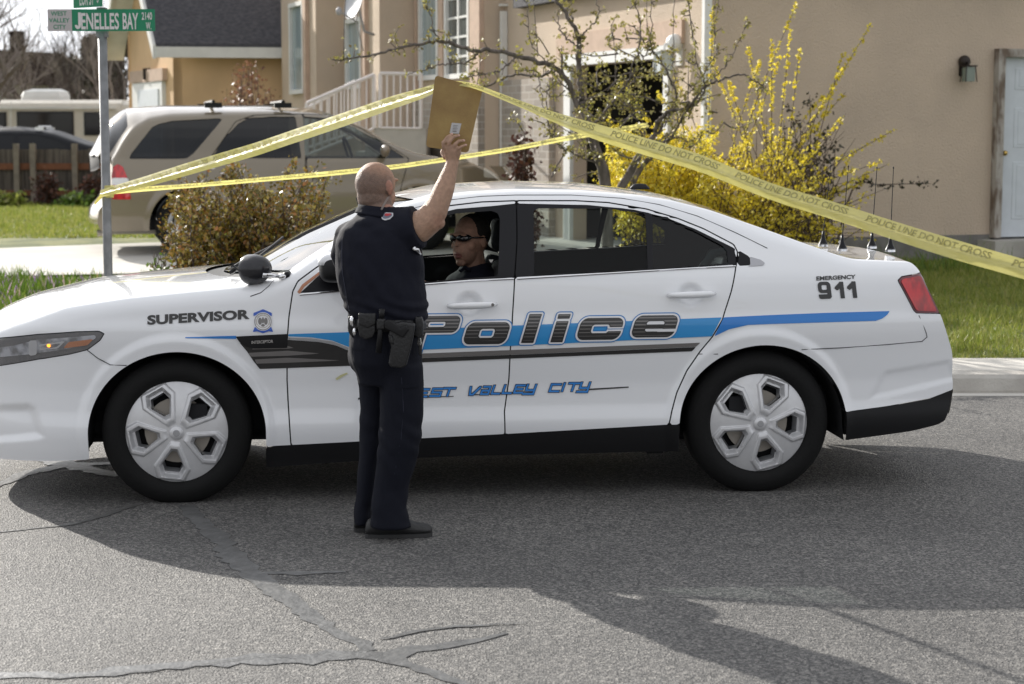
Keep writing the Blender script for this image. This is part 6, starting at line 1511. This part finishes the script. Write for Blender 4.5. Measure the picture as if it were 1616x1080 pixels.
A2_ = pt(139, 12, YS-.02); d2_ = np.array([.80, -.60, 0]); d2_ /= np.linalg.norm(d2_); k_ = float(rays(185, 10)[0]); t_ = (k_*A2_[1]-A2_[0])/(d2_[0]-k_*d2_[1]); 
A2_ = A2_-d2_*t_*.5; B2_ = A2_+d2_*t_; 
bl2, dd, nn = blade('sign_blade', A2_, B2_, h, SGRN, ss_)
L2_ = np.linalg.norm(B2_-A2_)
if nn[1] > 0: nn = -nn
stext('LOR ST', .22, .72, .12, .62, SWHT, bl2, A2_, dd, nn, L2_, h, .0035); stext('S', .82, .88, .2, .45, SWHT, bl2, A2_, dd, nn, L2_, h, .0035)
g = G(); g.box(tp_-UZ*.005, (.075, .05, .05)); g.box(tp_+UZ*(h+.01), (.06, .06, .025)); g.o('bracket', POSTM, ss_)
# ---- police tape: creased plastic ribbon
TAPE = M('caution_tape_yellow', (.80, .73, .24), rough=.18, spec=1.0, alpha=.80, coat=.8, trans=.45, bump=.25, bscale=30, bstretch=(1, 1, 6)); TAPEK = M('tape_print', (.36, .33, .13), rough=.4, trans=.3)
def tape(name, keys, label, fold=.35, textrows=True, rep=.62, th=.055, seg=.02):
    """keys: (u, v centre, height px, depth)"""
    C_ = []; Wd_ = []
    for i in range(len(keys)-1):
        a, b = keys[i], keys[i+1]; pa, pb = pt(a[0], a[1], a[3]), pt(b[0], b[1], b[3]); n_ = max(2, int(np.linalg.norm(pb-pa)/seg))
        for k in range(n_):
            t = k/n_; C_.append(pa*(1-t)+pb*t); Wd_.append(a[2]*a[3]/FPX*(1-t)+b[2]*b[3]/FPX*t)
    C_.append(pt(keys[-1][0], keys[-1][1], keys[-1][3])); Wd_.append(keys[-1][2]*keys[-1][3]/FPX); C_ = np.array(C_); Wd_ = np.array(Wd_); N = len(C_)
    # smooth
    for _ in range(30): C_[1:-1] = .5*C_[1:-1]+.25*(C_[:-2]+C_[2:]); Wd_[1:-1] = .5*Wd_[1:-1]+.25*(Wd_[:-2]+Wd_[2:])
    T = np.gradient(C_, axis=0); T /= np.linalg.norm(T, axis=1)[:, None]; s_ = np.concatenate([[0], np.cumsum(np.linalg.norm(np.diff(C_, axis=0), axis=1))])
    side = np.cross(T, np.array([0, -1., 0])); side[side[:, 2] < 0] *= -1; side /= np.linalg.norm(side, axis=1)[:, None]; out = np.cross(T, side); out[out[:, 1] > 0] *= -1
    # width measured across: vertical height * cos(slope)
    W_ = Wd_*np.abs(side[:, 2])/1.0
    rows = 15; tt = np.linspace(-.5, .5, rows)
    def surf(s, t, off=0.):
        i = np.clip(np.interp(s, s_, np.arange(N)), 0, N-1.001); k = i.astype(int); f = (i-k)[:, None]
        c = C_[k]*(1-f)+C_[k+1]*f; sd = side[k]*(1-f)+side[k+1]*f; o_ = out[k]*(1-f)+out[k+1]*f; w = (W_[k]*(1-f[:, 0])+W_[k+1]*f[:, 0])
        bulge = fold*.6*w*(1-np.abs(t*2)**1.3)*(.6+.4*np.sin(s*2.1)) + .30*w*(1-ss(-.10, .06, t+.05*np.sin(s*1.3))) + .0014*np.sin(s*23+t*6+2*np.sin(s*3.1))+.0011*np.sin(s*57+t*11)
        return c+sd*(t*w)[:, None]+o_*(bulge+off)[:, None]
    S_, T_ = np.meshgrid(s_, tt, indexing='ij'); v = surf(S_.ravel(), T_.ravel()); f = [(i*rows+j, i*rows+j+1, (i+1)*rows+j+1, (i+1)*rows+j) for i in range(N-1) for j in range(rows-1)]
    o = thing(name, tuple(C_[0]), label, 'police tape')
    ob('ribbon', v, f, TAPE, o, True)
    if textrows:
        tv, tf = text_geo('POLICE LINE DO NOT CROSS', 1, .02, 0, 1.0, 1); x0, x1 = tv[:, 0].min(), tv[:, 0].max(); n = 0; VV = []; FF = []
        s = .12
        while s+rep < s_[-1]:
            w0 = np.interp(s+rep/2, s_, W_)
            VV.append(surf(s+(tv[:, 0]-x0)/(x1-x0)*rep*.86, .02+tv[:, 1]/.7*.36, .0015)); FF += [[i+n for i in q] for q in tf]; n += len(tv); s += rep
        ob('lettering', np.vstack(VV), FF, TAPEK, o)
    return o
tape('police_tape', [(160, 306, 12, 13.11), (176, 301, 13, 13.05), (230, 287, 17, 12.5), (300, 266, 20, 11.8), (404, 236, 21, 10.9), (540, 190, 22, 9.6), (620, 162, 21, 8.95), (678, 144, 17, 8.50), (700, 133, 9, 8.385), (724, 124.5, 5, 8.325), (745, 132, 7, 8.315), (762, 141.5, 8.5, 8.30),
                    (808, 159, 9.5, 8.2), (858, 179, 13.5, 8.08), (933, 206, 26, 7.92), (1033, 236, 28, 7.75), (1108, 258, 28, 7.6), (1212, 302, 26.5, 7.4), (1312, 331.5, 28.5, 7.2), (1412, 364.5, 29.5, 7.0), (1512, 396, 32, 6.8), (1616, 425, 31, 6.65), (1900, 510, 33, 6.2)],
     'long yellow police tape running from the sign post over the clipboard to the right foreground')
tape('police_tape', [(176, 303, 8, 13.2), (206, 300, 8, 13.3), (250, 297, 7, 13.4), (300, 293.5, 6.5, 13.6), (404, 284.5, 6.5, 14.0), (511, 275, 7.5, 14.5), (629, 263, 7, 15), (696, 253, 7, 15.4), (808, 235.5, 7, 16.0), (880, 221, 8, 16.4), (935, 211, 8, 16.7), (1000, 201, 7.5, 17.1), (1022, 197, 7, 17.3)],
     'thinner far yellow police tape stretched from the sign post to the budding tree', fold=.2, rep=.9)
g = G(); q = pt(171.5, 303, YS-.0); g.lathe([(.034, -.04), (.037, -.015), (.036, .02), (.039, .04), (.034, .045)], q, UZ, n=18); g.tube([q+np.array([-.03, -.03, -.01]), pt(158, 312, YS-.03), pt(151, 320, YS-.02), pt(150, 323, YS)], [.016, .013, .010, .004], 6)
tag(g.o('tape_knot', TAPE, None, smooth=True), 'yellow tape wrapped and knotted around the sign post', 'tape knot')
# small yellow slip stuck on the front door
car.dpoly('tape_scrap', [(529, 598), (537, 592), (547, 588), (549, 590), (540, 595), (532, 600)], M('scrap_yellow', (.6, .58, .32), rough=.5), pc, off=.006, step=.8)

# ================================================================== plants
BARK = M('bark_grey', (.085, .070, .060), rough=.9, col2=(.16, .135, .12), vscale=20, vstretch=(1, 1, .3), bump=.5, bscale=50)
TWIG = M('twig_brown', (.075, .052, .040), rough=.9, var=.3); TWIGF = M('far_twig', (.060, .045, .040), rough=.95); TWIGG = M('far_twig_grey', (.20, .17, .15), rough=.95)
BUD = leafmat('bud_leaves', [(.20, .19, .04), (.34, .32, .07), (.13, .10, .035), (.44, .40, .14), (.24, .19, .06)], trans=.35)
YEL = leafmat('forsythia_flowers', [(.78, .62, .03), (.88, .75, .08), (.55, .44, .02), (.90, .80, .22)], trans=.45)
HEDGE = leafmat('glossy_leaves', [(.07, .055, .012), (.16, .14, .025), (.28, .12, .035), (.34, .27, .05), (.05, .025, .012), (.40, .34, .12)], rough=.14, trans=.2)
REDL_ = leafmat('dark_red_leaves', [(.06, .02, .015), (.10, .035, .02), (.035, .015, .01)], trans=.2)
RUST = leafmat('rust_leaves', [(.20, .09, .05), (.28, .14, .08), (.10, .05, .035)], trans=.3)
EVER = leafmat('dark_evergreen', [(.020, .022, .010), (.05, .045, .022), (.035, .025, .015)], trans=.15)
def leafcloud(C, n_per, spread, size, petals=1, aspect=.6):
    C = np.asarray(C); N = len(C)*n_per; c = np.repeat(C, n_per, 0)+rng.normal(0, spread, (N, 3)); a = rng.normal(size=(N, 3)); a /= np.linalg.norm(a, axis=1)[:, None]
    b = np.cross(a, rng.normal(size=(N, 3))); b /= np.linalg.norm(b, axis=1)[:, None]; s = size*(.55+.9*rng.random(N))[:, None]
    v = np.empty((N, 4, 3)); v[:, 0] = c-a*s; v[:, 1] = c+b*s*aspect; v[:, 2] = c+a*s; v[:, 3] = c-b*s*aspect
    return v.reshape(-1, 3), np.arange(N*4).reshape(N, 4).tolist()
def plant(name, label, cat, loc, wood, leaves, group=None):
    o = thing(name, loc, label, cat, group)
    for nm, g, m in wood:
        if g.n: g.o(nm, m, o, smooth=True)
    for nm, (v, f), m in leaves:
        if len(v): ob(nm, v, f, m, o)
    return o
def crv(pts, n=14):
    pts = np.array(pts, float); t = np.linspace(0, len(pts)-1, n); out = []
    for q in t:
        i = min(int(q), len(pts)-2); f = q-i; p0 = pts[max(i-1, 0)]; p1 = pts[i]; p2 = pts[i+1]; p3 = pts[min(i+2, len(pts)-1)]
        out.append(.5*((2*p1)+(-p0+p2)*f+(2*p0-5*p1+4*p2-p3)*f*f+(-p0+3*p1-3*p2+p3)*f**3))
    return np.array(out)
# --- budding fruit tree
YT = 17.2; trk = G(); br = G(); buds = []; yellow_t = []
def T_(u, v, dy=0.): return pt(u, v, YT+dy)
bz = float(terr(0, YT)); trunk = [np.array([T_(958, 300)[0]+.02, YT, bz-.05]), T_(956, 300), T_(945, 250), T_(930, 205), T_(918, 160)]
tr2 = [T_(958, 330), T_(990, 280), T_(1012, 240), T_(1032, 215)]; tr3 = [T_(985, 330, .3), T_(1005, 275, .4), T_(1035, 240, .4), T_(1062, 215, .3)]
for t_, r0, r1 in ((trunk, .062, .032), (tr2, .044, .024), (tr3, .034, .018)):
    c = crv(t_, 20); trk.tube(c, np.linspace(r0, r1, 20)+rng.normal(0, .002, 20), 10)
limbs = [([(918, 160), (914, 110), (912, 60), (895, 25), (870, -10)], .036, .018), ([(916, 175), (885, 115), (840, 95), (790, 82), (740, 78), (700, 66), (650, 72), (600, 84), (560, 92), (524, 95)], .034, .007), ([(756, 80), (735, 100), (700, 102), (670, 110), (640, 118)], .012, .005),
         ([(870, 112), (850, 120), (810, 118), (770, 135), (740, 150), (700, 160)], .018, .006), ([(812, 92), (790, 110), (760, 118), (735, 122)], .012, .004), ([(700, 68), (685, 50), (680, 25), (673, 12)], .010, .003),
         ([(1032, 215), (1040, 190), (1060, 175), (1085, 172), (1095, 160), (1110, 140), (1135, 127), (1170, 118), (1195, 130), (1205, 140)], .026, .006), ([(1012, 240), (1035, 225), (1068, 218), (1105, 222)], .02, .006),
         ([(1032, 215), (1062, 175), (1066, 150), (1050, 110), (1020, 70), (1000, 40)], .02, .006), ([(1062, 215), (1080, 180), (1092, 172), (1112, 140), (1100, 100), (1095, 60), (1085, 0)], .014, .004), ([(930, 205), (960, 170), (990, 130), (1006, 100), (1010, 40), (1002, 5)], .018, .005),
         ([(918, 160), (890, 135), (862, 100), (835, 60), (833, 0)], .010, .004), ([(940, 240), (950, 200), (970, 120), (968, 40)], .010, .004), ([(1066, 150), (1062, 80), (1064, -10)], .008, .004), ([(1012, 100), (1028, 60), (1026, -10)], .008, .004), ([(1085, 150), (1128, 90), (1128, 60), (1134, -10)], .008, .004),
         ([(945, 260), (900, 240), (870, 215), (850, 120)], .010, .004), ([(870, 280), (888, 240), (865, 190), (864, 130)], .010, .004), ([(1110, 140), (1140, 110), (1160, 80), (1180, 30)], .008, .003), ([(912, 60), (930, 45), (945, 20), (935, -20)], .012, .004), ([(912, 75), (885, 50), (880, 20)], .012, .004), ([(905, 30), (885, -5)], .012, .006)]
for px_, r0, r1 in limbs:
    dy0 = rng.normal(0, .15); n_ = len(px_); dys = np.linspace(0, 1, n_)*rng.normal(0, .5); pp = [T_(u, v, dys[i]) for i, (u, v) in enumerate(px_)]; c = crv(pp, 8*n_); c[1:-1] += rng.normal(0, .006, c[1:-1].shape); br.tube(c, np.linspace(r0*.78, r1*.8, len(c)), 7)
    Ls = np.linalg.norm(np.diff(c, axis=0), axis=1).sum(); k = int(Ls/.055)
    for q in range(k):
        i = rng.integers(2, len(c)-1); d = np.array([rng.normal(0, .6), rng.normal(0, .6), rng.normal(.3, .6)]); d /= np.linalg.norm(d); l = rng.uniform(.02, .09); e = c[i]+d*l; br.tube([c[i], e], [.005, .0035], 4); buds.append(e)
    buds.append(c[-1])
    for q in range(int(Ls*.9)):     # upright shoots
        i = rng.integers(2, len(c)-2); l = rng.uniform(.25, .9); e = c[i]+np.array([rng.normal(0, .12), rng.normal(0, .12), 1])*l*.75; m_ = (c[i]+e)/2+rng.normal(0, .02, 3); cc = crv([c[i], m_, e], 8); br.tube(cc, np.linspace(.006, .002, 8), 4)
        for w in cc[1:]:
            if rng.random() < .55: buds.append(w+rng.normal(0, .012, 3))
# dense twiggy core
for q in range(110):
    u = rng.normal(985, 70); v = rng.normal(165, 62); 
    if v < 40 or v > 290: continue
    c0_ = T_(u, v, rng.normal(0, .5)); d = rng.normal(0, 1, 3); d /= np.linalg.norm(d); d[2] = abs(d[2])*.8; e = c0_+d*rng.uniform(.15, .4); cc = crv([c0_, (c0_+e)/2+rng.normal(0, .04, 3), e], 7); br.tube(cc, np.linspace(.008, .003, 7), 4)
    for w in cc[2:]: buds.append(w+rng.normal(0, .02, 3))
plant('fruit_tree', 'budding fruit tree with grey limbs reaching left across the stepped house front', 'tree', tuple(trunk[0]), [('trunk', trk, BARK), ('branches', br, BARK)], [('crown', leafcloud(buds, 6, .016, .016), BUD)])
# --- forsythia
stems = G(); fl = []; dens = []; YFz = 18.9
fb = np.array([pt(1190, 360, YFz)[0], YFz, float(terr(0, YFz))])
def arch(base, tip, sag, r0=.008, n=16, fd=26, start=.25, spread=.014):
    m_ = base*.55+tip*.45+np.array([0, 0, sag]); c = crv([base, m_, tip], n); stems.tube(c, np.linspace(r0, .0022, n), 4)
    Ls = np.linalg.norm(tip-base); k = int(Ls*fd)
    for q in range(k):
        t = start+(1-start)*rng.random(); i = t*(n-1); j = min(int(i), n-2); f = i-j; fl.append(c[j]*(1-f)+c[j+1]*f+rng.normal(0, spread, 3))
tips = [(1375, 38), (1330, 85), (1330, 110), (1335, 145), (1258, 5), (1248, 45), (1262, 80), (1232, 90), (1412, 205), (1390, 255), (1345, 240), (1330, 185), (1400, 260), (1360, 290), (1125, 18), (1120, 90), (1200, 95), (1180, 70), (1218, 60), (1065, 120), (1150, 130), (1300, 150), (1290, 200), (1040, 150), (1000, 170), (980, 130), (1002, 200), (960, 190)]
for (u, v) in tips:
    dy = rng.normal(0, .5); b = fb+np.array([rng.normal(0, .35), rng.normal(0, .25), 0]); arch(b, pt(u, v, YFz+dy), rng.uniform(.1, .35), fd=26, start=.38, spread=.006)
for q in range(235):
    a = rng.uniform(0, 2*math.pi); b = fb+np.array([rng.normal(-.15, .5), rng.normal(0, .35), 0]); rr_ = rng.uniform(.3, 1.45); tip = fb+np.array([math.cos(a)*rr_*1.05-.12, math.sin(a)*rr_*.75, rng.uniform(.3, 1.45)*(1.25-.35*rr_)]); arch(b, tip, rng.uniform(.1, .4), .006, 10, fd=30 if tip[0] < fb[0]+.5 else 12, start=.2, spread=.022)
for q in range(110):     # flowerless brown stems on the right
    b = fb+np.array([rng.normal(.1, .3), rng.normal(0, .3), 0]); tip = fb+np.array([rng.uniform(-.2, 1.0), rng.normal(0, .5), rng.uniform(.7, 1.7)]); c = crv([b, b*.5+tip*.5+np.array([0, 0, .2]), tip], 10); stems.tube(c, np.linspace(.007, .002, 10), 4)
for q in range(190):
    u = rng.uniform(945, 1130); v = rng.uniform(200, 320); tip = pt(u, v, 18.3+rng.normal(0, .4)); b = np.array([pt(1040+rng.normal(0, 40), 300, 18.5)[0], 18.5+rng.normal(0, .2), float(terr(0, 18.5))]); arch(b, tip, .2, .005, 8, fd=34, start=.4, spread=.03)
plant('forsythia_bush', 'large forsythia bush in yellow flower with long arching stems against the beige wall', 'bush', tuple(fb), [('stems', stems, TWIG)], [('flowers', leafcloud(fl, 3, .011, .016, aspect=.7), YEL)])
# dark leafy shrub at the right of the forsythia
st = G(); dl = []; b0 = np.array([pt(1290, 370, 19.4)[0], 19.4, float(terr(0, 19.4))])
for (u, v) in [(1308, 195), (1278, 150), (1285, 215), (1262, 190), (1318, 230), (1250, 180), (1296, 260), (1310, 300), (1240, 220), (1230, 260), (1470, 290), (1270, 230), (1255, 250), (1285, 240), (1300, 280)]:
    t_ = pt(u, v, 19.4+rng.normal(0, .2)); m_ = b0*.5+t_*.5+rng.normal(0, .05, 3)
    if u > 1400: m_ = pt(1345, 300, 19.3)
    c = crv([b0+rng.normal(0, .06, 3)*[1, 1, 0], m_, pt(1390, 292, 19.3) if u > 1400 else (m_+t_)/2+rng.normal(0, .03, 3), t_], 16); st.tube(c, np.linspace(.011, .003, 16), 5)
    for w in c[5:]:
        for k in range(3): dl.append(w+rng.normal(0, .02 if u > 1400 else .05, 3))
plant('rose_bush', 'dark leggy bush with sparse leaves between forsythia and the beige wall', 'bush', tuple(b0), [('stems', st, TWIG)], [('leaves', leafcloud(dl, 3, .018, .022), EVER)])
# --- glossy shrub in front of the SUV
st = G(); dl = []; YH = 15.6; b0 = np.array([pt(385, 440, YH)[0], YH, .15])
outline = [(283, 285), (300, 300), (350, 275), (372, 270), (395, 285), (420, 305), (430, 310), (455, 275), (480, 285), (500, 275), (512, 290), (505, 320), (500, 345), (490, 365), (265, 350), (272, 385), (285, 395), (300, 330), (330, 285), (280, 320), (410, 290), (465, 320), (362, 278), (385, 278), (275, 365), (300, 345), (440, 330), (475, 300), (340, 300), (320, 310)]
for q in range(150):
    u, v = outline[q % len(outline)] if q < 60 else (rng.uniform(275, 500), rng.uniform(300, 400)); t_ = pt(u+rng.normal(0, 6), v+rng.normal(0, 6), YH+rng.normal(0, .38)); b = b0+np.array([rng.normal(0, .32), rng.normal(0, .2), 0]); c = crv([b, (b*.45+t_*.55)+rng.normal(0, .06, 3)-UZ*.05, t_], 14); st.tube(c, np.linspace(.008, .0028, 14), 4)
    for w in c[3:]:
        for k in range(4): dl.append(w+rng.normal(0, .034, 3))
plant('glossy_shrub', 'bronze green leafy shrub on the verge in front of the parked utility vehicle', 'shrub', tuple(b0), [('stems', st, TWIG)], [('leaves', leafcloud(dl, 4, .024, .019), HEDGE)])
# small shrubs
def bush(name, label, u0, u1, vtop, Y, mat, n, leafn, size, wood=TWIG, cat='bush', density=1, h=None, sp=.05, group=None, r0=.009):
    st = G(); dl = []; a = pt((u0+u1)/2, 300, Y); zb = float(terr(0, Y)); b0 = np.array([a[0], Y, zb]); hw = (pt(u1, 300, Y)[0]-pt(u0, 300, Y)[0])/2; H_ = pt(u0, vtop, Y)[2]-zb
    for q in range(n):
        x = rng.uniform(-1, 1); t_ = b0+np.array([x*hw, rng.normal(0, hw*.5), H_*(1-.45*x*x)*rng.uniform(.55, 1.03)]); c = crv([b0+np.array([x*hw*.3, rng.normal(0, .1), 0]), b0*.4+t_*.6+rng.normal(0, hw*.12, 3), t_], 10); st.tube(c, np.linspace(r0, .003, 10), 4)
        for w in c[2:]:
            for k in range(leafn): dl.append(w+rng.normal(0, sp, 3))
            if rng.random() < .5: st.tube([w, w+rng.normal(0, hw*.12, 3)+UZ*.08], .003, 3)
    return plant(name, label, cat, tuple(b0), [('stems', st, wood)], [('leaves', leafcloud(dl, 1, .02, size), mat)] if dl else [], group)
bush('bare_shrub', 'rust coloured twiggy shrub below the peach house wall', 345, 443, 108, 29.5, RUST, 80, 5, .032, sp=.07)
bush('red_leaf_shrub', 'dark red leaved shrub beside the garage and stone base', 800, 848, 212, 19.6, REDL_, 34, 6, .03, sp=.045)
bush('red_leaf_shrub', 'small dark red shrub in front of the fence, left of its third post', 52, 92, 268, 35.3, REDL_, 26, 3, .035, sp=.06)
bush('red_leaf_shrub', 'dark red twiggy shrub in front of the fence beside the sign post', 130, 166, 276, 35.3, REDL_, 26, 3, .035, sp=.06)
bush('fence_plant', 'yellow green spring plant at the left foot of the fence', -12, 36, 312, 35.0, GRASSB, 50, 2, .05, sp=.06, cat='plant')
bush('fence_plant', 'green spring plant at the right foot of the fence', 90, 150, 314, 35.0, GRASSL, 60, 2, .05, sp=.06, cat='plant')
bush('verge_sapling', 'thin leafy sapling on the verge left of the glossy shrub', 205, 275, 400, 15.3, GRASSL, 16, 3, .018, sp=.03, cat='plant')
# --- bare trees at the left horizon
def bare(u, vtop, Y, spread, label, mat, levels=5, r0=.16, seed=0, name='bare_tree', cat='tree', lean=.0):
    rs = np.random.default_rng(seed); tk = G(); cr = G(); zb = float(terr(0, Y)); b = np.array([pt(u, 300, Y)[0], Y, zb]); H_ = pt(u, vtop, Y)[2]-zb
    def grow(p, d, L_, r_, lv):
        n = 5; pts = [p]; dd = d.copy()
        for i in range(n):
            dd = dd+rs.normal(0, .10, 3)+np.array([0, 0, .05]); dd /= np.linalg.norm(dd); pts.append(pts[-1]+dd*L_/n)
        (tk if lv == 0 else cr).tube(pts, np.linspace(r_, r_*.6, n+1), 6 if lv < 2 else 3)
        if lv >= levels: return
        for k in range(3 if lv < 3 else 2+(rs.random() < .6)):
            i = rs.integers(2, n+1) if k else n; a = rs.uniform(0, 2*math.pi); s_ = spread*(.7+.6*rs.random()); nd = dd+s_*np.array([math.cos(a), math.sin(a), rs.normal(0, .3)]); nd /= np.linalg.norm(nd); grow(pts[i], nd, L_*rs.uniform(.60, .82), r_*.55, lv+1)
    grow(b, np.array([lean, 0, 1.]), H_*.34, r0, 0)
    o = thing(name, tuple(b), label, cat, 'bare trees along the left skyline')
    tk.o('trunk', mat, o, smooth=True); cr.o('crown', mat, o)
for i, (u, vt, Y, sp, mat, lb, r0) in enumerate([(128, 40, 52, .40, TWIGF, 'bare upright tree just left of the sign post', .13), (188, 30, 50, .40, TWIGF, 'bare tree between the sign post and the peach house', .12), (100, 20, 58, .42, TWIGG, 'tall pale bare tree above the motorhome air conditioner', .13),
                                               (60, 30, 62, .5, TWIGG, 'pale bare tree right of the brown roof chimney', .13), (-20, -60, 40, .62, TWIGG, 'big bare tree whose twigs enter at the top left corner', .15), (155, 62, 56, .34, TWIGF, 'slim dark bare tree behind the sign post', .10), (205, 60, 57, .36, TWIGG, 'pale bare tree nearly hidden by the peach house gable', .10)] + [(12, 40, 47, .5, TWIGG, 'pale bare tree in front of the brown roof, left of its chimney', .10), (82, 55, 45, .46, TWIGF, 'dark twiggy bare tree above the motorhome roof edge', .09), (48, 70, 46, .5, TWIGF, 'low dark bare tree just below the brown roof chimney', .09), (170, 20, 46, .42, TWIGG, 'pale bare tree directly behind the sign blades', .10)]):
    bare(u, vt, Y, sp, lb, mat, levels=6 if i != 4 else 6, r0=r0, seed=11+i)
def conifer(u, vt, Y, wpx, label, mat):
    b = np.array([pt(u, 300, Y)[0], Y, float(terr(0, Y))]); H_ = pt(u, vt, Y)[2]-b[2]; hw = wpx*Y/FPX; C = []
    for q in range(1500):
        t = rng.random()**.8; a = rng.uniform(0, 6.283); r_ = hw*(1-t)**.55*rng.uniform(.3, 1.08); C.append(b+np.array([math.cos(a)*r_, math.sin(a)*r_, H_*(.05+.95*t)]))
    g = G(); g.tube([b, b+UZ*H_*.9], [.15, .03], 8); st = G()
    for c in C[::4]: st.tube([b+UZ*(c[2]-b[2])*.9, c+UZ*.1], .012, 3)
    return plant('dense_shrub_tree', label, 'tree', tuple(b), [('trunk', g, TWIGF), ('branches', st, TWIGF)], [('crown', leafcloud(C, 3, .12, .10), mat)])
conifer(148, 66, 60, 19, 'dark brown dense conical tree rising behind the sign post', EVER)
conifer(185, 100, 62, 16, 'low dark dense tree between sign post and peach house', EVER)
conifer(118, 100, 66, 16, 'low dark dense tree right of the brown roof', EVER)
# trees on the far side of the road, reflected in the glossy things
# ---- shared groups for repeated kinds
from collections import defaultdict
kinds = defaultdict(list)
for o in scene.objects:
    if o.parent is None and 'label' in o and o.get('kind') is None: kinds[o.name.split('.')[0]].append(o)
GR = {'house': 'houses behind the street', 'police_tape': 'police tapes tied to the sign post', 'red_leaf_shrub': 'dark red leaved shrubs', 'fence_plant': 'spring plants at the foot of the fence', 'dense_shrub_tree': 'dense dark trees on the left skyline', 'person': 'police officers'}
for k, l in kinds.items():
    if len(l) > 1:
        for o in l:
            if 'group' not in o: o['group'] = GR.get(k, k.replace('_', ' ')+'s')
